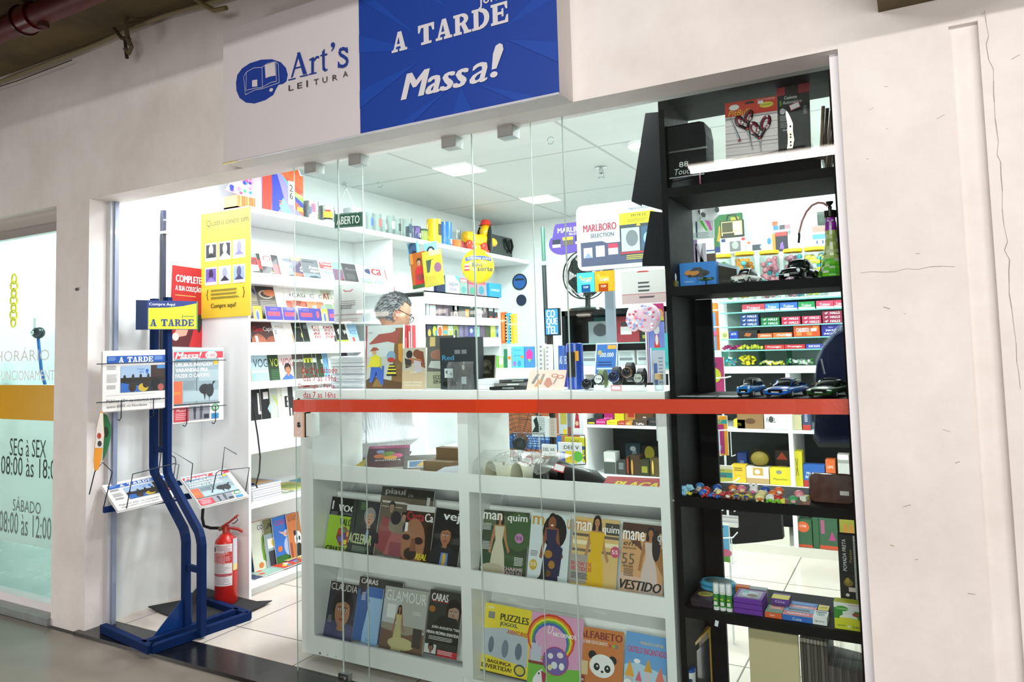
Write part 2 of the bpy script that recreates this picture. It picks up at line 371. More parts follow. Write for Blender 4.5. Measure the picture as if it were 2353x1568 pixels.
# shop interior
slab('wall_left', -4.12, -3.95, .17, 4.6, -.1, 2.95, M_INT)
slab('wall_back', -4.12, .2, 4.5, 4.62, -.1, 2.95, M_INT)
slab('wall_right', -.1, .1, .17, 4.6, -.1, 2.95, M_INT)
slab('ceiling', -4.12, .1, .17, 4.6, 2.79, 2.9, M_CEIL)
# white strip on the right jamb, aluminium strip on the left jamb
slab('trim_5', JR-.028, JR, .04, .17, .018, HZ, finish('m') if 0 else surface('jamb_white', 'f2f2f6', 'e8e8ee', 3, .4, .03))
tr = B(); tr.box(JL, JL+.035, .10, .15, .018, HZ, 'c4c6ca', 'b'); tr.box(JL+.035, JL+.05, .118, .142, .018, HZ, '8c97b0', 'g'); struct(tr.build('trim_6'))
# ceiling joints seen through the glass (bright reflective strips) and lamps
def ceiling_lamp(x, y, s, label):
    b = B(); b.box(-s/2-.012, s/2+.012, -s/2-.012, s/2+.012, -.012, 0, 'f4f4f4'); o = b.build('ceiling_light', loc=(x, y, 2.79))
    d = B(); d.box(-s/2, s/2, -s/2, s/2, -.016, -.012, 'f4fffc', 'E9'); d.build('diffuser', o); tag(o, label, 'ceiling light', 'square ceiling panels of the shop'); return o
ceiling_lamp(-2.88, 2.12, .27, 'square lit ceiling panel above the wall bookcase, nearer the glass')
ceiling_lamp(-2.88, 3.46, .27, 'square lit ceiling panel near the back wall corner')
b = B(); b.lathe([(0, 0), (.03, 0), (.034, -.006), (.012, -.012), (.012, -.035), (.006, -.04)], 'c9ccce', 'k', 12)
for s_ in (-1, 1): b.tube([(.012*s_, 0, -.03), (.016*s_, 0, -.05), (.004*s_, 0, -.062)], .002, 'c0c4c6')
b.lathe([(0, -.066), (.022, -.066), (.022, -.062), (0, -.062)], '9ba0a2', 'k', 12)
P = U(1382, 405, 'z', 2.72); o = b.build('fire_sprinkler', loc=(P.x, P.y, 2.79)); o.scale = (1.3, 1.3, 1.3); tag(o, 'chrome fire sprinkler hanging from the shop ceiling', 'sprinkler')
b = B(); b.lathe([(0, 0), (.085, 0), (.085, -.02), (.06, -.05), (0, -.055)], 'f2f2f2', 'm', 20); b.lathe([(.07, -.02), (.072, -.035), (.0, -.057)], 'c8c8c8', 'g', 20)
P = U(1472, 338, 'z', 2.76); tag(b.build('smoke_detector', loc=(P.x, P.y, 2.79)), 'round white smoke detector on the shop ceiling', 'smoke detector')
# ---------------- glass front
def pane(name, x0, x1, z0, z1, y=GY, th=.005, parent=None):
    b = B(); b.add([(x0, y, z0), (x1, y, z0), (x1, y, z1), (x0, y, z1)], [(0, 1, 2, 3)], 'f0faf6', 'G')
    for x in (x0, x1-.0016): b.box(x, x+.0016, y-th/2, y+th/2, z0, z1, 'b4c6c0', 'g')   # polished edges
    return b.build(name, parent)
gx = [XX(678, GY, 1.6), XX(776, GY, 2.33), XX(832, GY, 2.31), XX(1083, GY, 2.34), XX(1218, GY, 2.34), XX(1291, GY, 2.34), JR-.028]
ZT = HZ
for i, (a, b_) in enumerate(zip(gx, gx[1:])):
    o = pane('window_%d' % (i+1), a, b_, .022, ZT-.0, GY+(.003 if i % 2 else 0)); struct(o)
# clamps on the glass top
cl = [(713, 380, 'white'), (815, 362, 'grey'), (1031, 320, 'grey'), (1161, 295, 'grey')]
for n, (px, py, c) in enumerate(cl):
    x = XX(px, GY-.02, 2.31); b = B(); b.box(-.035, .035, -.022, .036, -.045, 0, '9a9d9a', 'b')
    b.box(-.033, .033, -.024, -.022, -.043, 0, 'a9aca8', 'b'); o = b.build('glass_clamp', loc=(x, GY, HZ))
    tag(o, ['metal glass clamp under the lintel above the FIFA style paper bag', 'metal glass clamp under the lintel beside the hanging open sign', 'metal glass clamp under the lintel below the blue half of the sign', 'metal glass clamp under the lintel, nearest the end of the sign'][n].replace('FIFA style ', 'striped '), 'clamp', 'clamps holding the glass panels')
b = B(); b.box(-.028, .028, -.014, .014, -.016, .016, 'b8bcbc', 'k'); b.tube([(-.012, -.016, 0), (.012, -.016, 0)], .006, 'dfe3e3'); 
P = U(793, 1537, 'y', GY); tag(b.build('glass_clamp', loc=(P.x, GY, .045)), 'small metal clamp at the foot of the glass door on black granite', 'clamp')
# red safety strip on the glass
zl0, zl1 = U(678, 919, 'y', GY-.012).z, U(678, 947, 'y', GY-.012).z; zr0, zr1 = U(1948, 917, 'y', GY-.012).z, U(1948, 953, 'y', GY-.012).z
xs = [gx[0], XX(1097, GY, 1.26), XX(1237, GY, 1.26), XX(1948, GY-.012, 1.26)]
def zt(x, k): t = (x-xs[0])/(xs[-1]-xs[0]); return (zl0, zl1)[k]*(1-t)+(zr0, zr1)[k]*t
for i in range(3):
    b = B(); y = GY-.014-.0012*(i % 2); n = 14; v = []
    for j in range(n+1):
        x = xs[i]-.002+(xs[i+1]-xs[i]+.004)*j/n; yy = y+.0007*math.sin(j*2.1+i)
        v += [(x, yy, zt(x, 1)), (x, yy, zt(x, 0))]
    b.add(v, [(2*j, 2*j+2, 2*j+3, 2*j+1) for j in range(n)], ['d2401c', 'da431c', 'c4442c'][i], 'b')
    tag(b.build('safety_strip'), ['orange red strip on the glass in front of the comics and the man', 'short orange red strip on the glass between the two long ones', 'orange red strip on the glass crossing the watches and black shelving'][i], 'safety strip')
# opening hours on the glass in red letters
HP = [(694, 844, 775, 858, 'De 2ª a Sábado'), (697, 862, 772, 877, 'das 7 as 19hs'), (686, 882, 769, 895, 'Domingo / Feria'), (697, 901, 771, 914, 'das 7 as 16hs')]
b = B()
for (x0, y0, x1, y1, t) in HP:
    A = U(x0, y1, 'y', GY-.006); Bq = U(x1, y0, 'y', GY-.006)
    vs, fs = textmesh(t, .03, 0); b.add([(A.x+(Bq.x-A.x)*u, GY-.006, A.z+(Bq.z-A.z)*v) for u, v in vs], fs, 'c4202a', 'm')
tag(b.build('opening_hours_lettering'), 'small red lettering with opening hours stuck on the glass door', 'lettering')
# lock on the glass door
P0 = U(676, 948, 'y', GY-.03); P1 = U(718, 1006, 'y', GY-.03)
w = P1.x-P0.x; h = P0.z-P1.z
b = B(); b.box(0, w*.62, -.02, .02, 0, h, 'e8cfc2', 'b'); b.box(w*.64, w, -.015, .03, .004, h-.004, 'd5e2df', 'b'); b.box(w*.52, w*.62, -.021, .02, 0, h, 'd8b088', 'b')
o = b.build('door_lock', loc=(P0.x, GY-.015, P1.z)); tag(o, 'boxy white and silver lock clamped on the glass door edge', 'lock')
c = B(); c.m = Matrix.Rotation(math.pi/2, 4, 'X'); c.lathe([(0, .004), (.009, .004), (.012, .002), (.013, 0), (.013, -.004)], '8a8a88', 'k', 16); c.m = Matrix(); c.box(-.0015, .0015, -.006, -.004, -.006, .006, '222')
c.build('keyhole', o, loc=(w*.3, -.02, h*.5))
for zz in (.16, .84):
    c = B(); c.m = Matrix.Rotation(math.pi/2, 4, 'X'); c.lathe([(0, .003), (.006, .002), (.007, 0)], 'e6dcd6', 'b', 12); c.build('screw', o, loc=(w*.3, -.02, h*zz))
# ---------------- corridor: red pipe, cables, brackets
b = B(); P0 = U(-60, 95, 'z', 3.08); P1 = U(330, -30, 'z', 3.08)
y = -.45; R_ = .055; x0, x1 = -6.5, 2.0; zc = 3.135
b.tube([(x0, y, zc), (x1, y, zc)], R_, '5a0e0c', 's', 24)
o = b.build('red_pipe'); tag(o, 'thick dark red sprinkler pipe running under the corridor ceiling', 'pipe')
xc = XX(70, y, zc); c = B(); c.tube([(xc-.05, y, zc), (xc+.05, y, zc)], R_+.012, '5c0f0e', 'b', 24); c.tube([(xc-.06, y, zc), (xc-.05, y, zc)], R_+.02, '3a0808', 'b', 24)
c.build('coupling', o)
c = B(); c.box(xc+.09, xc+.13, y-.02, y+.02, zc-R_-.02, zc-R_, '4a2020', 'm'); c.build('clip', o)
y2 = -.045
pts = [tuple(U(px, py, 'y', y2)) for px, py in ((-40, 212), (0, 188), (60, 165), (150, 130), (230, 98), (300, 66), (380, 35), (470, 10), (600, -30))]
b = B(); b.tube(pts, .011, '8d8064', 'm', 8); tag(b.build('conduit_pipe'), 'thin dusty conduit running along the top of the front wall', 'pipe')
pts = [tuple(U(px, py, 'y', -.06)) for px, py in ((-20, 205), (40, 186), (100, 163), (165, 138))]
b = B(); b.tube(pts, .003, '3a3328', 'm', 5); tag(b.build('loose_cable'), 'thin loose cable sagging beside the dusty conduit on the wall', 'cable')
pts = [tuple(U(px, py, 'y', -.10)) for px, py in ((300, -5), (293, 30), (289, 60), (294, 90), (302, 108), (296, 122), (288, 112))]
b = B(); b.tube(pts, .012, '6b6047', 'c', 8); b.tube([tuple(U(px, py, 'y', -.10)) for px, py in ((287, 85), (290, 120), (292, 134))], .009, '2e281c', 'm', 6)
b.tube([tuple(U(px, py, 'y', -.10)) for px, py in ((262, 66), (280, 88), (298, 90))], .010, '4f4633', 'c', 6)
tag(b.build('cable_knot'), 'old cloth covered cable end dangling knotted above the front wall', 'cable')
b = B(); b.tube([tuple(U(px, py, 'y', -.12)) for px, py in ((440, -10), (470, 12), (492, 24), (520, 18))], .012, '7d6f4e', 'c', 8)
tag(b.build('cable_loop'), 'tan cable looping down from the ceiling beside the sign', 'cable')
b = B(); b.tube([tuple(U(176, 665, 'y', -.002)), tuple(U(176, 665, 'y', -.012))], .009, '6a5f58', 'm', 10)
tag(b.build('wall_plug'), 'small dark plug hole in the white pier', 'plug')
# tube lamps above and behind the camera (seen only as reflections)
for i, lx in enumerate((-1.0, .6, 2.2)):
    b = B(); b.box(-.62, .62, -.05, .05, 0, .05, 'e6e2da'); b.box(-.6, .6, -.045, .045, .05, .32, '777', 'm') if 0 else None
    b.tube([(-.3, 0, .05), (-.3, 0, .3)], .004, '888'); b.tube([(.3, 0, .05), (.3, 0, .3)], .004, '888')
    o = b.build('tube_lamp', loc=(lx, -3.42, 2.95)); tag(o, 'fluorescent tube lamp hanging over the corridor', 'lamp', 'tube lamps over the corridor')
    t = B(); t.tube([(-.59, 0, 0), (.59, 0, 0)], .015, 'fff4ea', 'E22', 10); t.build('tube', o, loc=(0, .02, -.02))
# bright fronts and lamps of the shops across the corridor
b = B(); rr = random.Random(5)
b.box(-9, 4, -8.3, -8.2, 0, .9, '8c857c'); b.box(-9, 4, -8.3, -8.2, 2.75, 3.22, '777068')
x = -8.6
while x < 3.6:
    wd_ = rr.uniform(.5, 1.3); b.box(x, x+wd_, -8.28, -8.22, 1.0, 2.65, rr.choice(['a8b0ac', 'c9c2b4', 'b0a89a', '8f9a9a']), 'E0.15'); x += wd_+rr.uniform(.1, .5)
struct(b.build('wall_opposite'))
def opp(px, py, w_, h_, y=-7.2):   # where a reflection at this pixel comes from
    d = ray(px, py); d = Vector((d.x, d.y, d.z)); t = (GY-CAM.y)/d.y; G = CAM+d*t; t2 = (GY-y)/d.y
    return Vector((G.x+d.x*t2, y, G.z+d.z*t2))
k = 0
for (px, py, w_, h_) in ((838, 716, .34, .05), (872, 722, .36, .07), (920, 724, .16, .05), (1010, 716, .22, .06), (1056, 722, .32, .08), (1095, 718, .22, .05), (790, 742, .3, .03), (1140, 738, .3, .03), (1185, 745, .25, .02), (1340, 724, .2, .02), (730, 752, .2, .02)):
    P = opp(px, py, w_, h_); b = B(); b.box(-w_/2, w_/2, -.02, .02, -h_/2, h_/2, 'fff6e6', 'E14'); b.box(-w_/2-.02, w_/2+.02, -.05, -.02, -h_/2-.02, h_/2+.02, 'ddd')
    b.tube([(0, -.03, h_/2), (0, -.03, 3.22-P.z)], .006, '999'); o = b.build('hanging_lamp', loc=P); tag(o, 'bright lamp hanging in front of the shops across the corridor', 'lamp', 'lamps across the corridor')
# ================================================================== shop sign
SX0, SX1, SZ0, SZ1, SY = -2.735, -1.036, 2.338, 2.962, -.118
W_, H_ = SX1-SX0, SZ1-SZ0
sg = empty('shop_sign', (SX0, SY, SZ0), 'big projecting shop sign, half white with a book logo, half blue', 'sign')
b = B(); b.box(0, W_, .002, -SY, 0, H_, 'd8d3d2', 's'); b.build('sign_box', sg)
XB = U(826, 150, 'y', SY).x-SX0
def SP(px, py):  # pixel on the sign face -> fractions
    p = U(px, py, 'y', SY-.001); return (p.x-SX0)/W_, (p.z-SZ0)/H_
b = B(); b.box(0, XB, 0, .002, 0, H_, 'dcd6da', 's')
sp = []
# blue speech bubble: outline traced in the sign plane
bub = [(542, 190), (545, 172), (556, 157), (574, 145), (600, 137), (625, 136), (645, 143), (657, 156), (661, 172), (658, 187), (650, 193), (640, 195), (634, 205), (628, 218), (610, 230), (585, 238), (565, 236), (550, 225), (543, 208)]
sp.append('p '+' '.join('%.4f %.4f' % SP(*p) for p in bub)+' 1f3f9a')
def ln(pts, wd, col):
    q = [SP(*p) for p in pts]
    for (x0, y0), (x1, y1) in zip(q, q[1:]):
        dx, dy = (x1-x0)*W_, (y1-y0)*H_; L = math.hypot(dx, dy) or 1; nx, ny = -dy/L*wd/W_, dx/L*wd/H_
        sp.append('p %.4f %.4f %.4f %.4f %.4f %.4f %.4f %.4f %s' % (x0-nx, y0-ny, x0+nx, y0+ny, x1+nx, y1+ny, x1-nx, y1-ny, col))
ln([(566, 166), (565, 208), (583, 203), (603, 201), (602, 155), (583, 156), (566, 166), (560, 176), (564, 218), (585, 207), (603, 204), (622, 197), (642, 190), (640, 148), (633, 142), (615, 146), (602, 155)], .0011, 'dcd6da')
ln([(603, 201), (622, 190), (636, 187), (634, 143)], .0011, 'dcd6da')
sp.append('p '+' '.join('%.4f %.4f' % SP(*p) for p in [(609, 150), (632, 143), (634, 174), (622, 176), (611, 180)])+' dcd6da')
sp.append('p '+' '.join('%.4f %.4f' % SP(*p) for p in [(580, 185), (592, 183), (592, 199), (580, 200)])+' dcd6da')
c_ = SP(624, 207); sp.append('e %.4f %.4f .0068 .013 dcd6da' % c_)
B_ = '233f94'
def sl(x0, x1, ytop, ybot, kind):
    pass
# "Art's" as drawn serif letters
def PG(pts, col=B_): sp.append('p '+' '.join('%.4f %.4f' % SP(*p) for p in pts)+' '+col)
PG([(685, 121), (690, 120), (673, 178), (669, 179)]); PG([(683, 122), (690, 120), (706, 170), (697, 172)]); PG([(676, 156), (698, 151), (699, 154), (675, 160)]); PG([(663, 183), (680, 179), (680, 182), (663, 186)]); PG([(690, 175), (709, 171), (709, 174), (690, 178)])
PG([(716, 134), (722, 133), (722, 168), (716, 170)]); PG([(711, 137), (722, 131), (722, 135), (712, 140)]); PG([(711, 170), (728, 166), (728, 169), (711, 173)]); PG([(722, 136), (729, 129), (734, 129), (734, 135), (729, 134), (723, 142)])
PG([(741, 120), (747, 112), (747, 155), (751, 160), (754, 158), (753, 162), (747, 165), (742, 161)]); PG([(737, 127), (753, 123), (753, 127), (737, 130)])
PG([(761, 103), (764, 98), (769, 98), (771, 103), (769, 111), (763, 119), (762, 118), (766, 110), (762, 108)])
S_ = [(799, 119), (794, 113), (786, 112), (781, 118), (783, 126), (792, 131), (799, 137), (799, 146), (792, 153), (783, 153), (779, 148)]
ln(S_, .0068, B_); PG([(797, 110), (800, 109), (801, 123), (797, 121)]); PG([(778, 142), (781, 143), (782, 156), (778, 157)])
for ch, (x, y) in zip('LEITURA', ((665, 197), (685, 192), (706, 188), (723, 184), (743, 179), (766, 174), (790, 166))):
    u0, v0 = SP(x, y+13); u1, v1 = SP(x+(3 if ch == 'I' else 11), y-3); sp.append('t %.4f %.4f %.4f %.4f 3b3a40 %s' % (u0, v0, u1-u0, v1-v0, ch))
b.art(W_, H_, ';'.join(sp), y=0, step=.0001); b.build('white_panel', sg)
b = B(); b.box(XB, W_, 0, .002, 0, H_, '17409f', 's'); WB = W_-XB
# paler rays fanning over the blue
rays = []
for i in range(22):
    a = 2*math.pi*i/22+.1; cx, cy = .55, .42
    def cl_(r, a): 
        u = cx+r*math.cos(a); v = cy+r*1.2*math.sin(a); return min(1, max(0, u)), min(1, max(0, v))
    p1 = cl_(1.1, a); p2 = cl_(1.1, a+.09); p0 = cl_(.22, a+.045); rays.append('p %.3f %.3f %.3f %.3f %.3f %.3f 1c49ab' % (p0+p1+p2))
def SB(px, py): u, v = SP(px, py); return (u*W_-XB)/WB, v
r2 = list(rays); WH = 'dfdde2'
u0, v0 = SB(901, 123); u1, v1 = SB(1171, 52); vt = SB(1171, 6)[1]; r2.append('S %.4f %.4f %.4f %.4f %s A TARDE' % (u0, v0, u1-u0, .128, WH))
ua, va = SB(1101, 19); ub, vb = SB(1172, 0); r2.append('b %.4f %.4f %.4f %.4f %s Jornal' % (ua, va-.01, ub-ua, .1, WH))
u2, v2 = SB(922, 232); u3, v3 = SB(1121, 178); ht = SB(930, 172)[1]-v2
r2.append('I %.4f %.4f %.4f %.4f %s Mass' % (u2, v2, (u3-u2)*.80, ht, WH)); r2.append('I %.4f %.4f %.4f %.4f %s a' % (u2+(u3-u2)*.805, v2, (u3-u2)*.2, ht*.74, WH))
r2.append('p '+' '.join('%.4f %.4f' % SB(*p) for p in ((1131, 161), (1142, 158), (1158, 114), (1156, 103), (1149, 100), (1140, 106), (1134, 125)))+' '+WH); ue, ve = SB(1136, 172); r2.append('e %.4f %.4f .018 .018 %s' % (ue, ve, WH))
b.art(WB, H_, ';'.join(r2), x0=XB, step=.0001); b.build('blue_panel', sg)
b = B(); b.box(0, W_, -.003, .004, -.004, .003, 'cfcfd8', 'g'); b.box(0, .09, -.006, .004, -.006, .0, 'd9cf90', 'g'); b.build('edge_trim', sg)

# ================================================================== neighbour shop (beyond the pier)
NX1 = -4.262; NX0 = -6.6
slab('wall_left_shop', NX0-.5, NX0, .17, 4.0, 0, 2.9, M_INT); slab('wall_back_shop', NX0-.5, -4.12, 4.0, 4.1, 0, 2.9, M_INT)
slab('ceiling_left_shop', NX0-.5, -4.12, .17, 4.1, 2.85, 2.9, M_CEIL); slab('floor_left_shop', NX0-.5, -4.12, .13, 4.1, -.05, .03, surface('shop_floor', 'cfd8d4', 'b9c4c0', 2, .25, .02, .5))
for lx, ly in ((-5.35, 1.2), (-5.6, 2.4)): area('shop_panel_light', (lx, ly, 2.82), .3, .3, 42, (.80, 1, .97))
for i, (px, py) in enumerate(((40, 562), (90, 618))):
    P = U(px, py, 'z', 2.84); b = B(); b.lathe([(0, 0), (.16, 0), (.15, -.025), (0, -.03)], 'f2fffd', 'E7', 24); b.lathe([(.16, 0), (.17, -.005), (.16, -.02)], 'eee', 'm', 24)
    tag(b.build('ceiling_light', loc=(P.x, P.y, 2.85)), ['round ceiling light of the neighbour shop, nearer the glass', 'round ceiling light of the neighbour shop, deeper inside'][i], 'ceiling light')
fr = B(); fr.box(NX0, NX1, .06, .11, 2.27, HZ, 'b9b3ad', 'b'); fr.box(NX0, NX1, .085, .12, 2.22, 2.27, 'a59f99', 'b'); fr.box(NX0, NX1, .05, .12, .04, .085, 'efe9ea', 'b'); fr.box(NX1-.004, NX1, .05, .12, 0, HZ, 'c9c4c0', 'b')
struct(fr.build('trim_7')); slab('trim_8', NX0, NX1, -.02, .14, 0, .04, surface('grey_sill', '8f9696', '6e7474', 6, .3))
b = B(); zb0, zb1 = U(60, 965, 'y', .1).z, U(60, 885, 'y', .1).z
b.add([(NX0, .1, .085), (NX1, .1, .085), (NX1, .1, 2.22), (NX0, .1, 2.22)], [(0, 1, 2, 3)], 'eefaf6', 'G'); struct(b.build('window_7'))
zf = U(60, 1252, 'y', .1).z
b = B(); b.add([(NX0, .099, zf), (NX1, .099, zf), (NX1, .099, zb0), (NX0, .099, zb0)], [(0, 1, 2, 3)], 'dbe8e4', 'F'); tag(b.build('frosted_film'), 'pale frosted film on the neighbour shop glass below the yellow band', 'window film')
b = B(); b.box(NX0, NX1, .094, .098, zb0, zb1, 'd9a400', 'b'); tag(b.build('yellow_band'), 'wide mustard yellow band across the neighbour shop glass', 'window band')
def glasstext(items, y, col, nm, lab, fin='m', bold=0):
    b = B()
    for (x0, y0, x1, y1, t) in items:
        A = U(x0, y1, 'y', y); Q = U(x1, y0, 'y', y); vs, fs = textmesh(t, bold, 0)
        b.add([(A.x+(Q.x-A.x)*u, y, A.z+(Q.z-A.z)*v) for u, v in vs], fs, col, fin)
    return tag(b.build(nm), lab, 'lettering')
glasstext([(22, 1012, 106, 1047, 'SEG à SEX'), (2, 1058, 140, 1090, '08:00 às 18:00')], .096, '33403a', 'opening_hours_lettering', 'clear cut weekday opening hours in the frosted film, upper two lines')
glasstext([(29, 1148, 94, 1174, 'SÁBADO'), (-2, 1190, 118, 1222, '08:00 às 12:00')], .096, '6c7b76', 'opening_hours_lettering', 'clear cut Saturday hours in the frosted film, lower two lines')
glasstext([(-28, 850, 140, 875, 'DE FUNCIONAMENTO'), (-10, 796, 114, 832, 'HORÁRIO')], .096, 'f2f2f2', 'opening_hours_lettering', 'white lettering on the clear glass above the yellow band')
# stock inside: chain, shelves, goods
P = U(33, 632, 'y', .5); b = B()
for i in range(7):
    z = P.z-.03-i*.052; a = [(0.02*math.cos(t)*(1 if i % 2 == 0 else .25), .02*math.cos(t)*(.25 if i % 2 == 0 else 1), z+.036*math.sin(t)) for t in [2*math.pi*k/12 for k in range(12)]]
    b.tube(a, .0065, 'f2dc28', 'b', 6, True)
tag(b.build('plastic_chain', loc=(P.x, P.y, 0)), 'yellow plastic chain hanging inside the neighbour shop window', 'chain')
for i, (py, zc) in enumerate(((722, 0), (756, 0))):
    P = U(60, py, 'y', 1.5); b = B(); b.box(-1.9, .95, 0, .35, -.02, .02, 'e6eeec'); tag(b.build('wall_shelf', loc=(-5.1, 1.5, P.z)), ['white shelf of the neighbour shop, upper of two', 'white shelf of the neighbour shop, lower of two'][i], 'shelf')
P = U(90, 705, 'y', 1.6); b = B(); b.box(-.35, .35, 0, .3, 0, .16, 'f4f6f4', 'b'); b.box(-.35, .35, -.002, 0, .11, .13, 'f0e9b0', 'b'); tag(b.build('storage_box', loc=(P.x, 1.56, U(60, 722, 'y', 1.5).z+.02)), 'long white box on the upper shelf of the neighbour shop', 'box')
P = U(88, 765, 'y', 1.0); b = B(); b.ball((0, 0, 0), .05, '1c2226', 'b'); b.ball((0, -.045, 0), .018, 'c8d0d0', 'k'); b.box(-.02, .02, -.03, .03, .04, .12, 'dfe6e6'); b.tube([(0, 0, -.05), (.05, 0, -.3), (.12, .0, -.45), (.1, 0, -.65)], .013, '2a5a9a', 'b')
tag(b.build('camera_stand', loc=P), 'black round device with a blue strap hung in the neighbour shop', 'device')
rr = random.Random(8)
zt0 = U(60, 884, 'y', .5).z
tbl = B(); tbl.box(-1.6, .95, 0, .6, -.03, 0, 'e4ecea'); tag(tbl.build('shop_counter', loc=(-5.1, .45, zt0-.03)), 'pale counter behind the neighbour shop glass at the yellow band', 'counter')
cols = ['f3f4f2', 'e9e2d0', '2355b0', 'c8b078', 'f6f6f6', '1f3f8a', 'dfe6e4']
for i in range(7):
    b = B(); w = rr.uniform(.09, .16); h = rr.uniform(.06, .24); x = -4.98+.11*i-.05
    b.ball((0, 0, h/2), (w/2, .07, h/2), cols[i], 'b', 12, 8, fn=lambda v: (v[0]+.012*math.sin(v[2]*40+i), v[1], max(0, v[2])))
    tag(b.build('goods_bag', loc=(x, .6+.05*(i % 2), zt0-.028)), 'wrapped goods on the neighbour shop counter behind the lettering', 'bag', 'wrapped goods behind the neighbour glass')

# ================================================================== newspaper rack
e1 = Vector((.296, .955, 0)).normalized(); e2 = Vector((.955, -.296, 0)).normalized(); K3 = Vector((0, 0, 1))
P2 = U(463, 1454, 'z', .05); P1 = U(427, 1442, 'z', .05); NAVY = '0a2554'
rack = empty('newspaper_rack', (P2.x, P2.y, 0), 'navy blue steel newspaper rack standing on the black threshold', 'rack')
L0 = Vector((P2.x, P2.y, 0))
def sq(b, pts, s=.028, col=NAVY, fin='b'):
    # square steel tube through points (given in world, made local)
    b.tube([p-L0 for p in pts], s/math.sqrt(2)*1.0, col, 'n', 4)
A_, B2, C_ = U(237, 1450, 'z', .025), U(347, 1500, 'z', .025), U(572, 1420, 'z', .03)
A_.z = B2.z = C_.z = .04; D_ = A_+(C_-B2)
I1, I2 = B2+(A_-B2)*.16, C_+(D_-C_)*.22
b = B()
def bar(b, p, q, w=.034, h=.04, col=NAVY):
    p = p-L0; q = q-L0; d = (q-p); d2 = Vector((d.x, d.y, 0)).normalized(); n = Vector((-d2.y, d2.x, 0))*w/2; up = Vector((0, 0, h/2))
    vs = [p+n-up, p-n-up, p-n+up, p+n+up, q+n-up, q-n-up, q-n+up, q+n+up]
    b.add(vs, [(0, 1, 2, 3), (7, 6, 5, 4), (0, 4, 5, 1), (1, 5, 6, 2), (2, 6, 7, 3), (3, 7, 4, 0)], col, 'n')
for p, q in ((A_, B2), (B2, C_), (C_, D_), (I1, I2)): bar(b, p, q)
b.build('base_frame', rack)
def post_pts(P, tz=1.80):
    q = [P.copy(), P+K3*.44, P+K3*.47-e2*.012, P+K3*.50-e2*.035, P-e2*.47+K3*.735, P-e2*.49+K3*.755, P-e2*.5+K3*.79]
    q[0].z = .03; q.append(P-e2*.5+K3*(tz-.05)); return q
for nm, P in (('front', P2), ('back', P1)):
    b = B(); sq(b, post_pts(P), .034); b.build('post', rack)
for z, o in ((.36, 0), (.93, .5)): b = B(); bar(b, P2-e2*o+K3*(z-.05), P1-e2*o+K3*(z-.05), .02, .03); b.build('crossbar', rack)
b = B(); g0 = P1+K3*.0; tri = [g0-e1*.16, g0+e1*.03, g0+e1*.03+K3*.17, g0-e1*.0+K3*.17]
vv = [p-L0+e2*d for d in (-.003, .003) for p in tri]; b.add(vv, [(0, 1, 2, 3), (7, 6, 5, 4), (0, 4, 5, 1), (1, 5, 6, 2), (2, 6, 7, 3), (3, 7, 4, 0)], '123a7c', 'b'); b.build('gusset', rack)
O = P2-e2*.5; O.z = 0
def RK(s, z, d=0): return O+e1*s+K3*z+e2*d
# long arms carrying the lower tray
b = B(); bar(b, RK(-.33, .655, .02), RK(.50, .66, .02), .025, .03); bar(b, RK(-.06, .72, -.10), RK(.2, .72, -.10), .02, .028); b.build('tray_arm', rack)
def wire(b, pts, r=.0028): b.tube([p-L0 for p in pts], r, '14202e', 'b', 5)
for s0 in (-.37, .01):      # upper holders
    b = B(); s1 = s0+.36 if s0 < 0 else s0+.32
    zz = 1.43; zl = 1.225 if s0 < 0 else 1.16
    wire(b, [RK(s0, zz, .02), RK(s1, zz+.0, .02)]); b.build('holding_wire', rack); b = B(); wire(b, [RK(s0, zl, .022), RK(s1, zl, .022)])
    for t in (.34, .8) if s0 < 0 else (.28, .8):
        s_ = s0+(s1-s0)*t; wire(b, [RK(s_, zl+.005, .022), RK(s_, zl-.09, .022), RK(s_-.006, zl-.105, .012), RK(s_-.014, zl-.098, 0)])
    if s0 < 0: pass
    b.build('wire_holder', rack)
# lower tray loops: measured on upright planes
def loop(pxs, d):
    return [UP(px, py, O+e2*d, e2) for px, py in pxs]
trays = [
 [(205, 1137), (218, 1084), (236, 1063), (258, 1085), (238, 1166), (250, 1167)],
 [(290, 1173), (305, 1090), (400, 1066), (411, 1068), (399, 1150)],
 [(362, 1106), (371, 1034), (402, 1052), (404, 1062), (393, 1132)],
 [(387, 1125), (393, 1036), (443, 1066), (434, 1147)],
 [(509, 1092), (516, 1028), (572, 1061), (559, 1150)],
 [(482, 1160), (497, 1087), (505, 1082), (573, 1075), (561, 1148)]]
for i, t in enumerate(trays):
    b = B(); P = loop(t, .10 if i in (1, 5) else .0); wire(b, P, .003); b.build('wire_loop', rack)
# header card of the rack
b = B(); Mh = frame(RK(-.185, 1.612, .05), e1, K3); b.box(0, .335, 0, .004, 0, .165, '0f2450', 'b')
b.art(.335, .165, 'r .17 0 1 1 1b2f78;p .19 .02 .985 .02 .985 .93 .75 .82 .5 .76 .19 .74 c9d122;b .2 .8 .42 .12 e9ecf4 Compre Aqui;S .22 .12 .72 .24 17307c A TARDE;t .73 .41 .2 .1 1d2b50 Jornal;r .98 0 1 1 4f8a4c')
o = b.build('header_card', rack, M=Matrix.Translation(-L0) @ Mh)
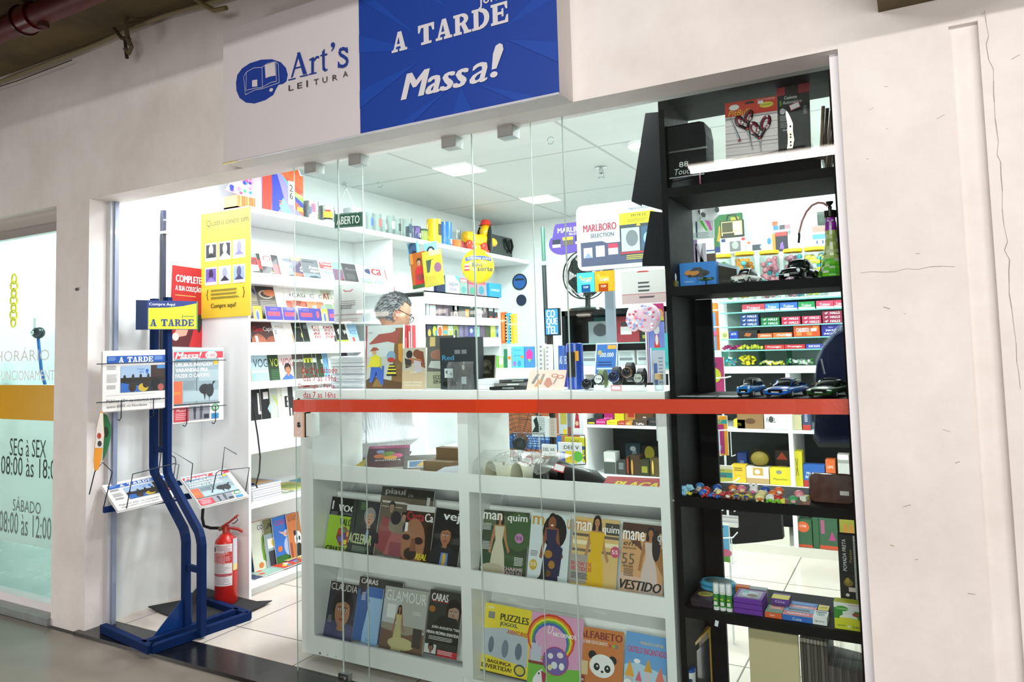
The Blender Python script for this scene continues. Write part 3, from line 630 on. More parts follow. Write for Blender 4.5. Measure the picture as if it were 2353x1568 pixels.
# newspapers
ATARDE = ('r .06 .78 .99 .91 1f57ad;S .24 .80 .54 .09 e8eef6 A TARDE;l .08 .88 .12 3 8fb2e0;l .8 .88 .14 3 8fb2e0;l .06 .74 .16 4 8a8a8a .018;l .06 .60 .17 9 b0b0b0 .016;l .06 .42 .15 4 999 .018;'
 'r .27 .30 .98 .74 2a3138;r .27 .52 .75 .74 9fb7d4;r .74 .50 .95 .74 3c2c28;r .84 .68 .97 .735 4a86c0;b .52 .66 .12 .035 3672c0 Sagi;b .55 .62 .08 .03 3672c0 de;e .68 .65 .025 .03 2a62b8;p .66 .60 .70 .60 .69 .64 2a62b8;'
 'r .27 .47 .98 .54 2a2420;e .33 .54 .02 .05 222;e .46 .55 .02 .05 333;e .58 .55 .02 .05 222;e .70 .55 .02 .05 333;p .27 .30 .62 .30 .55 .40 .27 .46 2f66b4;e .45 .38 .06 .08 3a2a20;e .62 .37 .08 .07 c2a636;e .66 .42 .05 .06 33261f;e .82 .42 .07 .10 1c1a1c;e .90 .36 .05 .06 a85850;'
 'l .06 .26 .9 1 b5b5b5 .012;t .06 .14 .84 .055 2c2c2c Público 60+ na internet cresce;t .06 .045 .62 .055 2c2c2c quase 600% no Nordeste')
MASSA = ('r .02 .86 .99 .95 c83a48;r .02 .95 .99 .975 9cc4c4;I .04 .86 .52 .085 f2ecec Massa!;e .75 .9 .12 .055 f0eaea;b .67 .875 .16 .045 b02838 1.00;r .02 .26 .90 .86 8fa3ab;r .05 .82 .34 .845 3c7fa8;p .45 .26 .47 .26 .47 .86 .45 .86 5f6f76;r .2 .28 .9 .42 a7bcc2;r .5 .55 .9 .7 a3b6bd;'
 'e .84 .80 .045 .035 e8c030;B .05 .755 .72 .05 f4f0f0 URUBUS INVADEM;B .05 .68 .64 .05 f4f0f0 VARANDAS PRA;B .05 .605 .67 .05 f4f0f0 FAZER O CAFOFO;r .02 .26 .18 .56 dc6a4a;r .02 .38 .14 .42 e88a3a;l .2 .55 .25 6 7d8d94 .02;'
 'e .62 .44 .11 .07 2c3034;e .72 .42 .08 .09 30353a;p .74 .44 .78 .54 .84 .545 .79 .50 .78 .43 2c3034;p .6 .37 .62 .28 .64 .37 2c3034;p .70 .36 .71 .27 .725 .36 2c3034;r .02 .235 .92 .255 405058;r .02 .02 .3 .21 c83a48;i .06 .15 .2 .035 f0e8e8 Massa!;l .05 .12 .22 4 e8b0b4 .024;r .31 .03 .72 .22 8c8f96;e .42 .16 .03 .05 3c3f48;r .40 .04 .44 .14 3c3f48;e .55 .17 .03 .05 484c54;r .52 .04 .57 .15 50545c;r .6 .04 .7 .1 2c3036;r .75 .03 .9 .1 3c88c0;e .83 .18 .075 .05 3f9a58;e .83 .18 .05 .035 d8efe0')
def sheet(name, label, M, w, h, spec, group=None, curl=.02, n=8):
    """a folded newspaper: several leaves, gently curved, printed front"""
    b = B(); rng = random.Random(len(label))
    for k in range(5):
        v = []; off = .0018*k+.0006
        for j in range(n+1):
            z = h*j/n; yy = off+curl*math.sin(math.pi*j/n)*.25+(.0016*(1+math.sin(j*1.9+k)) if k else 0); dx = .0015*math.sin(k*2.7)
            v += [(dx-.001*k, yy, z-.0012*k), (w+dx-.001*k, yy, z-.0012*k)]
        b.add(v, [(2*j, 2*j+1, 2*j+3, 2*j+2) for j in range(n)], 'e9e6e2' if k else 'ece9e6', 's')
    st = len(b.v); keep = b.m; b.m = Matrix(); b.art(w, h, spec, y=0, fin='s')
    for i in range(st, len(b.v)):
        q = b.v[i]; t = min(1, max(0, q.z/h)); b.v[i] = Vector((q.x, q.y+.0004+curl*.25*math.sin(math.pi*t), q.z))
    b.m = keep; o = b.build(name, M=M); return tag(o, label, 'newspaper', group)
def flatten(spec): return spec
sheet('newspaper', 'broadsheet with a blue masthead standing upright in the rack', frame(RK(-.337, 1.172, .008), e1, K3), .33, .328, ATARDE, curl=0.0)
sheet('newspaper', 'tabloid with a red masthead and a vulture, upright in the rack', frame(RK(.026, 1.075, .008), e1, K3), .293, .43, MASSA, curl=0.0)
# lower two lie sloping in the tray
def onpix(tl, tr, bl, plane_p, n):
    a, c_, d = UP(*tl, plane_p, n), UP(*tr, plane_p, n), UP(*bl, plane_p, n); return d, (c_-a), (a-d)
nn = (e2*.50+K3*.87).normalized()
def lay(px, label, spec, P, wid, hei, roll=0):
    bl, tl, br = [UP(*q, P, nn) for q in px]
    ux = (br-bl); uz = (tl-bl); M = frame(bl, ux, uz); print('LAY', label[:20], ux.length, uz.length)
    sheet('newspaper', label, M, ux.length, uz.length, spec, curl=0.0)
lay([(272, 1175), (214, 1121), (412, 1142)], 'broadsheet with a blue masthead lying in the lower tray of the rack', ATARDE, RK(-.2, .69, .05), .33, .33)
lay([(462, 1166), (398, 1102), (572, 1140)], 'tabloid with a red masthead lying in the lower tray of the rack', MASSA, RK(.25, .70, .05), .29, .36)
# hanging die-cut promo tag on the rack
b = B(); pts = [(215, 1060), (217, 1030), (222, 985), (230, 948), (236, 946), (240, 1000), (232, 1060), (226, 1080), (217, 1082)]
PP = RK(-.42, 1.0, .02)
q = [UP(px, py, PP, e2) for px, py in pts]; q2 = [p-e2*.003 for p in q]; n_ = len(q)
b.add([tuple(p) for p in q+q2], [tuple(range(n_)), tuple(range(2*n_-1, n_-1, -1))]+[(i, (i+1) % n_, n_+(i+1) % n_, n_+i) for i in range(n_)], 'e8962e', 'p')
q = [UP(px, py, PP+e2*.002, e2) for px, py in [(222, 985), (230, 950), (236, 950), (239, 1000), (236, 1030), (218, 1030)]]; b.add([tuple(p) for p in q], [tuple(range(6))], 'ddd4cc', 'p')
for (px, py, c) in ((228, 1002, 'b03a30'), (229, 1020, '333')): 
    q = [UP(px+5*math.cos(t), py+7*math.sin(t), PP+e2*.003, e2) for t in [k*.785 for k in range(8)]]; b.add([tuple(p) for p in q], [tuple(range(8))], c, 'p')
tag(b.build('promo_tag'), 'orange and white pointed promo card hanging by the rack side', 'card')
b = B(); PP = RK(-.40, 1.0, -.05); q = [UP(px, py, PP, e2) for px, py in [(238, 950), (246, 955), (254, 975), (255, 1000), (250, 1025), (243, 1045), (236, 1060), (239, 1010)]]; q2 = [p-e2*.003 for p in q]; n_ = 8
b.add([tuple(p) for p in q+q2], [tuple(range(n_)), tuple(range(2*n_-1, n_-1, -1))]+[(i, (i+1) % n_, n_+(i+1) % n_, n_+i) for i in range(n_)], '2f7a48', 'p')
q = [UP(244+6*math.cos(t), 993+13*math.sin(t), PP+e2*.002, e2) for t in [k*.6 for k in range(10)]]; b.add([tuple(p) for p in q], [tuple(range(10))], '1a3a28', 'p')
tag(b.build('promo_tag'), 'green rounded promo card hanging behind the orange one', 'card')

# ================================================================== extinguisher on its mat
P = U(520, 1388, 'z', .02); ER = .064
zs = ZZ(1222, P.x, P.y)
ex = empty('fire_extinguisher', (P.x, P.y, .028), 'red fire extinguisher standing on a dark mat by the bookcase end', 'fire extinguisher')
H1 = ZZ(1232, P.x, P.y)-.028
b = B(); b.lathe([(0, .004), (ER-.008, 0), (ER, .012), (ER, H1-.04), (ER-.006, H1-.018), (ER-.025, H1), (.03, H1+.012), (.018, H1+.018), (0, H1+.018)], 'c8221a', 'b', 40); b.build('cylinder', ex)
# wrapped label: arc facing the camera
dv = Vector((-P.x, -2.4-P.y)); ac = math.atan2(dv.y, dv.x)
b = B()
def arc(a0, a1, z0, z1, col, r=.0006, n=10):
    v = []
    for i in range(n+1):
        a = ac+a0+(a1-a0)*i/n; v += [((ER+r)*math.cos(a), (ER+r)*math.sin(a), z0), ((ER+r)*math.cos(a), (ER+r)*math.sin(a), z1)]
    b.add(v, [(2*i, 2*i+2, 2*i+3, 2*i+1) for i in range(n)], col, 'p')
arc(-1.5, .52, .11, .345, 'e9e2e4'); arc(-1.4, .50, .235, .30, 'c8302c', .0009); arc(-1.4, .5, .165, .178, 'c8303a', .0009); arc(.6, 1.15, .19, .37, 'c9cfda', .0008); arc(.6, 1.15, .19, .225, 'e4dc8c', .001)
arc(-1.4, -.2, .295, .31, 'e9e2e4', .0011)
rr = random.Random(2)
for i in range(30):
    z = .118+i*.0074; c = 'f0d8d8' if .235 < z < .298 else ('9a8f98' if z < .235 else 'b8606a')
    arc(-1.3+rr.uniform(0, .1), rr.uniform(-.2, .42), z, z+.0028, c, .0013, 6)
arc(-1.35, -1.05, .30, .325, '333', .0014, 3); b.build('label_wrap', ex)
b = B(); b.lathe([(.02, H1+.012), (.022, H1+.03), (.018, H1+.04), (.018, H1+.06), (0, H1+.06)], 'a83028', 'b', 16); b.build('valve', ex)
dr = Vector((RX.x, RX.y, 0)).normalized(); fw = Vector((-dr.y, dr.x, 0))
def ax(s, z, d=0): return dr*s+fw*d+Vector((0, 0, z))
b = B(); v = []
prof = [(-.022, .062, .018), (.02, .085, .016), (.06, .118, .012), (.068, .122, .008)]
for s_, z_, w_ in prof: v += [ax(s_, H1+z_, -w_), ax(s_, H1+z_, w_), ax(s_+.003, H1+z_-.012, w_), ax(s_+.003, H1+z_-.012, -w_)]
b.add(v, [(4*i+j, 4*i+(j+1) % 4, 4*i+4+(j+1) % 4, 4*i+4+j) for i in range(3) for j in range(4)]+[(0, 3, 2, 1), (12, 13, 14, 15)], 'a02a24', 'b'); b.build('lever', ex)
b = B(); v = []
for s_, z_, w_ in [(-.005, .045, .014), (.03, .05, .014), (.07, .042, .012), (.098, .026, .01)]: v += [ax(s_, H1+z_, -w_), ax(s_, H1+z_, w_), ax(s_-.002, H1+z_-.01, w_), ax(s_-.002, H1+z_-.01, -w_)]
b.add(v, [(4*i+j, 4*i+(j+1) % 4, 4*i+4+(j+1) % 4, 4*i+4+j) for i in range(3) for j in range(4)]+[(0, 3, 2, 1), (12, 13, 14, 15)], 'a02a24', 'b'); b.build('handle', ex)
b = B(); b.tube([ax(.03, H1+.09, .015), ax(.055, H1+.098, .02), ax(.06, H1+.085, .02), ax(.045, H1+.07, .018), ax(.03, H1+.065, .015)], .003, '4c1c30', 'g', 6); b.build('safety_pin', ex)
b = B(); b.tube([ax(-.028, H1+.045, -.02), ax(-.026, H1+.045, -.002)], .013, 'c9b0a0', 'k', 14); b.tube([ax(-.02, H1+.046), ax(-.045, H1+.046)], .010, '8a8278', 'k', 10); b.build('gauge', ex)
b = B(); b.tube([ax(-.045, H1+.046), ax(-.09, H1+.047), ax(-.13, H1+.06, .0), ax(-.148, H1+.1, .02), ax(-.152, H1+.16, .04), ax(-.15, H1+.24, .06), ax(-.145, H1+.30, .07)], .009, '161616', 'b', 10); b.build('hose', ex)
b = B(); mc = [U(340, 1402, 'z', .02), U(378, 1415, 'z', .02), U(412, 1425, 'z', .02), U(450, 1437, 'z', .02), U(500, 1440, 'z', .02), U(570, 1412, 'z', .02), U(625, 1388, 'z', .02), U(590, 1385, 'z', .02), U(552, 1376, 'z', .02), U(455, 1355, 'z', .02), U(430, 1380, 'z', .02)]
v = [(p.x, p.y, .0225+(.012 if i in (0, 6, 9) else 0)) for i, p in enumerate(mc)]+[(p.x, p.y, .0275+(.012 if i in (0, 6, 9) else 0)) for i, p in enumerate(mc)]; n_ = len(mc)
b.add(v, [tuple(range(n_-1, -1, -1)), tuple(range(n_, 2*n_))]+[(i, (i+1) % n_, n_+(i+1) % n_, n_+i) for i in range(n_)], '2a2b2d', 'c'); tag(b.build('rubber_mat'), 'dark creased rubber mat lying on the tiles under the extinguisher', 'mat')
# ================================================================== wall bookcase (left wall)
XF = -3.53; WHT = 'f3f6f6'
def zc(py): return 2.367-(py-474)*.002652
bc = empty('bookcase', (XF, .745, 0.02), 'tall white wall bookcase whose sloping shelves hold the rows of magazines', 'bookcase')
def part(name, par, x0, x1, y0, y1, z0, z1, col=WHT, fin='b'):
    l = par.matrix_world.translation if False else Vector(par.location); b = B(); b.box(x0-l.x, x1-l.x, y0-l.y, y1-l.y, z0-l.z, z1-l.z, col, fin); return b.build(name, par)
part('side_panel', bc, -3.948, XF, .727, .745, .02, 2.33)
part('side_panel', bc, -3.948, XF-.02, 2.15, 2.168, .02, 2.33)
part('back_panel', bc, -3.948, -3.935, .745, 2.15, .02, 2.33)
part('shelf', bc, -3.935, XF, .745, 2.15, .536, .565); part('shelf', bc, -3.935, XF, .745, 2.15, .07, .10); part('plinth', bc, -3.935, XF-.04, .745, 2.15, .02, .07)
for z0, z1 in ((1.893, 1.962), (1.662, 1.672), (1.453, 1.532), (1.246, 1.292), (.86, 1.058)):
    part('shelf', bc, -3.935, XF-.015, .745, 2.15, z0, z0+.015); part('lip', bc, XF-.015, XF, .745, 2.15, z0, z1)
ts = tag(B().box(0, .42, 0, 3.73, 0, .036, WHT, 'b').build('top_shelf', loc=(-3.948, .728, 2.331)), 'long white shelf running high along the wall, carrying mugs and glasses', 'shelf')
slab('trim_9', -3.95, -3.86, 2.545, 3.82, .02, 2.331, M_INT)
bk = empty('bookcase', (XF, 2.56, .02), 'white bookcase deeper in the shop with small books, beyond the man', 'bookcase')
part('side_panel', bk, -3.858, XF, 2.545, 2.563, .02, 1.90); part('side_panel', bk, -3.858, XF, 3.80, 3.818, .02, 1.90)
z2 = {}
for nm, py in (('a', 668), ('b', 698), ('c', 725), ('d', 745), ('e', 776), ('f', 800), ('g', 845), ('h', 868)): z2[nm] = ZZ(py, XF, 2.58)
part('shelf', bk, -3.858, XF, 2.563, 3.80, z2['a']-.01, z2['a']); part('lip', bk, XF-.012, XF, 2.563, 3.80, z2['b'], z2['a'])
for a_, c_ in (('d', 'c'), ('f', 'e'), ('h', 'g')):
    part('shelf', bk, -3.858, XF-.012, 2.563, 3.80, z2[a_], z2[a_]+.015); part('lip', bk, XF-.012, XF, 2.563, 3.80, z2[a_], z2[c_])
part('shelf', bk, -3.858, XF, 2.563, 3.80, .55, .58); part('back_panel', bk, -3.858, -3.85, 2.563, 3.80, .03, z2['a']-.01)
# --- magazines on the sloping rows
def wallrow(items, zb, zt_, group, x0=XF-.028, lean=.30, wdef=.205, cat='magazine', nm='magazine', inner=.005, wmax=None):
    n = len(items)
    for i, it in enumerate(items):
        p0, p1, bg, spec, lab = it[:5]; h = (it[5] if len(it) > 5 else 1.0)*(zt_-zb)/math.cos(lean)
        zm = zb+.6*(zt_-zb); y0 = YY(p0, x0-.03, zm); y1 = YY(p1, x0-.03, zm); w = max(y1-y0, min(wdef, (wmax or 9)))
        if i == n-1 or (len(it) > 6): w = y1-y0
        d = inner*(n-1-i)
        M = frame((x0-d, y0, zb+.001), (0, 1, 0), (-math.sin(lean), 0, math.cos(lean)))
        leaf(nm, lab, cat, M, w, h, .0045, bg, spec, group)
CAR = 'p .1 .18 .16 .32 .3 .42 .62 .44 .78 .34 .92 .3 .93 .18 %s;p .3 .33 .36 .4 .58 .41 .66 .33 20282e;e .27 .19 .08 .06 111;e .76 .19 .08 .06 111'
R1 = [(577, 608, 'd8d8d6', 'r 0 .62 1 .86 d4262a;B .3 .66 .68 .14 222 RODAS;B .02 .66 .24 .14 eee 4;e .6 .92 .3 .07 8a9a90;'+CAR % '70747a', 'car magazine with a red band and black title, first on the top row'),
 (610, 616, '222', 'r 0 .5 1 .8 c22;b .1 .85 .8 .1 eee 4', 'dark car magazine with only its edge showing on the top row'),
 (617, 641, '2a2c2c', 'r 0 .6 1 1 e6e2de;e .25 .86 .16 .1 c33;e .25 .86 .12 .07 e6e2de;I .05 .62 .8 .18 f4f4f4 QUATRO;r .1 .36 .9 .44 2a2c2c;b .3 .38 .6 .1 d8dc3a JEEP;'+CAR % 'b8bcc0', 'car magazine titled in white italics over a green headline, top row'),
 (641, 650, '8a1c24', 'r 0 .7 1 1 1c1c20;r .3 .2 .8 .45 222', 'narrow dark red magazine slipped between two car magazines'),
 (655, 678, '6fb6d8', 'r 0 0 1 1 6fb6d8;r 0 .1 1 .3 d8e6ec;e .45 .88 .3 .06 2c3c48;b .4 .62 .55 .1 23394a Auto;b .45 .5 .5 .1 f0f0f0 esporte;'+CAR % 'eef2f4', 'pale blue car magazine with a white car, top row'),
 (684, 703, '3c2450', 'p 0 0 1 0 1 .4 0 .5 d05a3a;r 0 .9 1 1 d8b23a;b .3 .62 .6 .1 f0f0f0 Auto;b .3 .5 .6 .1 f0f0f0 esp;'+CAR % 'd8482c', 'purple and orange sunset car magazine on the top row'),
 (705, 742, '5c6068', 'r 0 0 1 .5 7b868c;r .04 .88 .6 .93 3a3040;b .3 .66 .5 .12 f2f2f2 Auto;b .34 .52 .6 .12 f2f2f2 esporte;'+CAR % '2c4a66', 'grey car magazine with large white title, top row'),
 (743, 772, 'd8dcdc', 'r .05 .72 .95 .95 c8343c;b .1 .84 .8 .09 f2f2f2 Transporte;b .25 .74 .6 .08 f2f2f2 mundial;b .05 .54 .9 .1 2a6cc0 CONCURSO;l .1 .48 .8 6 667 .03;p .1 .1 .5 .3 .9 .12 .9 0 .1 0 2a78c8', 'white and blue truck magazine with a red title block, top row'),
 (773, 794, '6a4464', 'r 0 .75 1 1 7c9a90;'+CAR % '9a3c4c', 'dull green and maroon car magazine on the top row'),
 (795, 823, '2c2a2e', 'i .15 .76 .7 .09 777 Racer;e .6 .2 .5 .14 b02028;l .15 .6 .5 5 555 .04', 'black magazine with a red car and grey script, top row'),
 (826, 853, 'b9cfd4', 'B .08 .68 .9 .24 f6f6f8 car;e .7 .8 .25 .1 3a3c5c;r .3 .1 .9 .4 9ab070;l .1 .5 .7 5 5a7c84 .04', 'pale teal magazine with a white three letter title, top row'),
 (857, 879, 'dfe2e2', 'B .04 .68 .92 .24 c8202a car;b .1 .3 .5 .2 6aa8d0 60;e .8 .75 .2 .12 888', 'white magazine with a red three letter title, top row'),
 (880, 905, 'e2e4e2', 'r .35 .55 1 .95 c83038;e .65 .72 .26 .14 4c5054;b .15 .08 .75 .26 d02a2c 911;l .02 .3 .1 3 777 .04', 'white magazine with a red square and red number, last on the top row')]
wallrow(R1, 1.90, 2.105, 'magazines on the bookcase top row')
R2 = [(577, 600, '8f8672', 'l .1 .5 .8 7 5b5648 .05;p .2 .9 .6 .5 .65 .55 .3 .95 2c3a5c;r .1 .2 .5 .3 b06a58', 'khaki magazine with a blue streak, first on the second row'),
 (601, 642, '55504c', 'r 0 .8 1 1 3c3230;e .4 .75 .3 .13 b8a898;e .4 .75 .22 .09 3c3230;e .6 .8 .3 .1 c8734c;l .1 .55 .7 8 99948c .05', 'brown black magazine with two rings and a portrait, second row'),
 (644, 662, 'eceae6', 't .55 .72 .4 .12 555 CA', 'white house magazine mostly covered, before the red roof, second row'),
 (664, 676, 'eceae6', 't .2 .72 .6 .12 555 CA;p 0 .6 1 .6 1 .3 0 .4 a0503c;r 0 0 1 .3 cfc3a4', 'white house magazine with a slice of red roof, second row'),
 (678, 703, 'f0eeea', 't .05 .72 .9 .12 4a4a4a CASA e;p 0 .62 1 .58 1 .4 0 .45 8c3c2c;p 0 .62 .2 .6 .1 .42 0 .42 c0583c;p .4 .6 .6 .6 .5 .42 .3 .42 c0583c;p .8 .6 1 .58 .9 .42 .7 .42 c0583c;r 0 0 1 .42 cdbf9e;r .6 0 .9 .3 a89672', 'white house magazine with a full red tiled roof, second row'),
 (710, 727, 'f0eeea', 't .2 .72 .7 .12 4a4a4a CASA;r 0 .2 1 .6 b87848;r .2 0 .8 .48 7fa2c8;r .3 0 .5 .48 d8dce0', 'white house magazine with a tan gate and blue sky, second row'),
 (729, 744, 'f0eeea', 't .2 .72 .7 .12 4a4a4a CASA;r 0 .2 1 .6 a8683c;r .2 0 .8 .48 6f96c0', 'narrow white house magazine with a tan gate, second row'),
 (745, 768, 'c8ccb8', 'B .1 .7 .7 .2 b0404a AT;r 0 .1 1 .55 8aa084;l .1 .5 .8 5 5a6a54 .06', 'greenish magazine beside the sheet taped on the glass, second row')]
wallrow(R2, 1.675, 1.895, 'magazines on the bookcase second row')
for i, (p0, p1, c, s_, lab) in enumerate([(577, 596, 'c9a824', 'e .45 .3 .25 .45 f0e8e0;e .45 .28 .18 .36 4a60a0', 'yellow card with a blue arch, first in the narrow third row'),
 (605, 643, '3c3490', 'r .12 .3 .85 .62 d0405a;l .3 .85 .5 2 7a6ab0 .1', 'indigo booklet with a pink bar, nearest the yellow card'),
 (645, 676, '3c3490', 'r .12 .3 .85 .62 d0405a;l .3 .85 .5 2 7a6ab0 .1', 'indigo booklet with a pink bar, second in the narrow row'),
 (680, 732, '3c3490', 'r .1 .3 .6 .62 d0405a;l .2 .85 .3 2 7a6ab0 .1;e .85 .5 .07 .3 b04a5a', 'wide indigo booklet with a pink bar and a red figure'),
 (734, 748, 'd8b42c', 'e .45 .3 .3 .5 f0e8e0;e .45 .28 .2 .4 4a60a0', 'yellow card with a blue arch, tilted among the indigo booklets'),
 (748, 790, '4a3c94', 'r .1 .3 .9 .62 d04a68;l .3 .85 .5 2 8a7ab8 .1', 'indigo booklet behind the taped sheet, third row'),
 (792, 806, 'd8b42c', 'e .45 .3 .3 .5 f0e8e0', 'yellow card seen through the taped sheet, third row'),
 (807, 830, '5a4c9c', 'r .1 .3 .9 .62 c85a78', 'last indigo booklet of the narrow third row')]):
    wallrow([(p0, p1, c, s_, lab)], 1.672, 1.757, 'booklets on the narrow third row', lean=.18, cat='booklet', nm='booklet', x0=XF-.012)
R3 = [(577, 592, '1c1c1e', 'i .0 .76 .9 .2 f0f0f0 eja', 'black magazine with a white italic title, first on the fourth row'),
 (590, 636, '4a2a22', 'B .1 .68 .38 .16 c02030 Carta;t .5 .66 .48 .18 eee Capital;e .25 .3 .3 .32 a05a40;e .8 .25 .3 .3 8c4a34;r .12 .36 .22 .55 f0f0f0', 'magazine with two brown faces close up, fourth row'),
 (640, 663, 'e9ecec', 't .1 .78 .4 .14 a09a50 veja;t .5 .72 .45 .14 333 Ne;b .3 .14 .5 .1 444 TOP;l .05 .7 .1 3 666 .05', 'white magazine with thin lettering and small grey words, fourth row'),
 (664, 676, 'f0ece6', 'r .3 0 1 .6 d8722c;b .5 .4 .4 .15 f4f4f4 N', 'white magazine with an orange photo at its edge, fourth row'),
 (682, 705, '161a16', 't .1 .78 .5 .1 b8c8a0 veja;B .35 .5 .5 .14 d8dc50 N;r .5 .1 .95 .45 2c5030;l .1 .3 .3 4 ccc .05', 'black magazine with a yellow green letter, fourth row'),
 (702, 718, '141816', 'r .1 .1 .9 .4 283c2c;B .45 .3 .3 .6 7ac04a e;l .1 .9 .3 3 aaa .05', 'black magazine with a vertical green title, fourth row'),
 (716, 740, 'dfe2e2', 'B .2 .8 .5 .09 c23a48 DO;B .2 .69 .65 .09 c23a48 VOLTA;B .2 .58 .45 .09 c23a48 AO;B .2 .47 .65 .09 c23a48 TOPO;e .8 .3 .25 .25 333', 'white magazine with a stacked red headline, nearer the glass, fourth row'),
 (741, 772, 'e4e6e6', 'B .2 .8 .45 .09 c23a48 DO;B .2 .69 .6 .09 c23a48 VOLTA;B .2 .58 .4 .09 c23a48 AO;B .2 .47 .6 .09 c23a48 TOPO;e .85 .35 .25 .3 2c2c2c;l .1 .2 .7 3 888 .05', 'white magazine with a stacked red headline, deeper one, fourth row'),
 (774, 798, '131413', 'B .1 .6 .2 .2 eee f;B .4 .6 .55 .2 f2f2f2 VOCÊ;r 0 0 1 .4 a4cc28;e .6 .2 .2 .1 3a7a2c', 'black and lime green magazine with a white title, fourth row'),
 (800, 824, '9cc0dc', 't .3 .6 .6 .16 2a5aa0 ROC;p .3 0 .7 0 .6 .5 .4 .5 c04a3c;r 0 0 .12 1 f0f0f0', 'sky blue magazine with a red figure, last on the fourth row')]
wallrow(R3, 1.462, 1.665, 'magazines on the bookcase fourth row')
R4 = [(577, 585, 'c8a890', 'e .3 .7 .5 .2 3c2c24', 'magazine edge showing half a tanned face, fifth row'),
 (586, 620, 'c4e2ec', 'r 0 0 1 .45 8cc8d4;l .1 .4 .8 6 b4e0e6 .05;S .9 .9 .01 .01 c4e2ec A;t .1 .62 .9 .26 22384c VOGUE', 'pale sea blue fashion magazine with a tall thin title, fifth row'),
 (624, 645, '1e3c24', 't .1 .62 .8 .26 c8d840 VOGUE;p .5 .2 .6 .7 .7 .7 .6 .1 a8b8a8;l .1 .5 .7 7 3a6a3a .06', 'dark green leafy fashion magazine with a yellow title, fifth row'),
 (648, 672, 'e6dcdc', 't .1 .62 .8 .26 c8404c VOGUE;f .35 .5 .24 b07850 2a1c18 3c6ac0;f .75 .45 .22 a87454 241814 8a78a8', 'fashion magazine with two women under a red title, fifth row'),
 (678, 696, '5c5048', 'B .0 .7 1 .16 f2f2f2 manequim;w .5 .7 .8 a87454 241814 6a5a50', 'brown magazine with a white lower case title, fifth row'),
 (703, 719, '4c4c40', 'B .0 .7 .9 .16 d8dc30 man;w .6 .7 .8 c09470 241814 e6e6e6', 'grey magazine with a yellow lower case title, fifth row'),
 (722, 729, '3c4038', 'B .0 .7 .9 .16 e6e6e6 m', 'narrow dark magazine with a white letter, fifth row'),
 (730, 739, '30442c', 'b .2 .6 .6 .2 e8e8e8 U', 'narrow green magazine with a light letter, fifth row'),
 (743, 752, '6f9fc8', 'b .2 .6 .6 .2 3a6aa8 L', 'narrow sky blue magazine, fifth row'),
 (754, 777, 'cfd2ce', 't .5 .5 .4 .2 888 C;l .1 .8 .3 6 aaa .06', 'pale grey magazine with faint lettering, fifth row'),
 (781, 798, '2a1430', 'b .1 .55 .85 .16 d03a78 CO;e .5 .3 .3 .1 5a3070;l .1 .2 .6 3 a070a0 .05', 'dark purple magazine with a pink title, last on the fifth row')]
wallrow(R4, 1.25, 1.452, 'magazines on the bookcase fifth row', lean=.16)
R5 = [(577, 601, '1c1d20', 'b .35 .55 .25 .36 f0f0f0 L;l .6 .4 .2 3 888 .05', 'black magazine with a tall white letter, first on the sixth row'),
 (604, 620, '121416', 'B .25 .5 .65 .26 a4dce4 G;r .3 .2 .5 .4 eee;t .1 .8 .2 .12 ddd I', 'black magazine with a big pale cyan letter, sixth row'),
 (624, 638, 'b9c2ba', 't .1 .65 .7 .2 b4c84a W;r 0 0 1 .3 4c5450', 'grey green magazine with a lime letter, sixth row'),
 (640, 647, 'd4d8c8', 't .1 .65 .7 .2 b4c050 V', 'narrow pale magazine with a lime letter, sixth row'),
 (649, 660, 'e0e2e2', 't .1 .62 .8 .2 222 Bt;e .7 .25 .4 .2 2a2a2a', 'white magazine with black lettering, sixth row'),
 (662, 673, '202224', 'r .3 .4 .6 .6 d8d8d8', 'black magazine with a white barcode, last on the sixth row')]
wallrow(R5, .885, 1.248, 'magazines on the bookcase sixth row', lean=.10)
# cable hanging down the bookcase front
b = B(); b.tube([tuple(U(px, py, 'x', XF+.02)) for px, py in ((578, 925), (584, 950), (592, 1000), (598, 1050), (596, 1085), (588, 1115), (591, 1121))], .005, '1c1c1c', 'b', 7); tag(b.build('power_cable'), 'black cable hanging down in front of the bookcase shelves', 'cable')
# open shelf: stack and flat magazines
P = U(578, 1160, 'x', XF)
for i in range(7):
    b = B(); b.box(-.30, 0, 0, .225, 0, .0125, 'f2f2f4', 'm'); b.box(-.30, .001, 0, .226, .0125, .0133, '6a7890' if i < 6 else '7a8ea8', 'p')
    if i == 6: b.box(-.28, -.02, .02, .2, .0133, .0136, '9a7a50', 'p'); b.box(-.29, -.2, .01, .12, .0136, .0139, '6f8a50', 'p')
    tag(b.build('book', loc=(XF-.01+.002*math.sin(i*2), .765+.003*math.sin(i), .566+i*.0142)), 'thick white edged book in the flat stack on the open bookcase shelf', 'book', 'stacked white edged books')
rr = random.Random(4)
fl = [(1.05, '8ca088', 'pale green magazine lying flat behind the white edged stack'), (1.12, 'b8b45c', 'olive yellow magazine lying flat on the open shelf'), (1.3, '5aa0b4', 'teal magazine lying flat near the glass door edge'), (1.42, 'c8cc8c', 'pale lime magazine lying flat on the open shelf'), (1.55, 'd4b840', 'yellow magazine with dark edge on top of the flat pile'), (1.6, 'c0a83c', 'mustard magazine topmost of the flat pile')]
for i, (y, c, lab) in enumerate(fl):
    b = B(); b.box(-.27, 0, 0, .2, 0, .006, 'e4e2da'); b.box(-.27, 0, 0, .2, .006, .0066, c, 'p'); b.box(-.2, -.05, .03, .16, .0066, .0069, rr.choice(['5a7a8c', 'e0e0d0', 'a0502c', '8a9a4c']), 'p')
    M = Matrix.Translation((XF-.02-.01*(i % 2), y, .566+.0075*i)) @ Matrix.Rotation(rr.uniform(-.12, .12), 4, 'Z'); tag(b.build('magazine', M=M), lab, 'magazine', 'flat magazines on the open shelf')
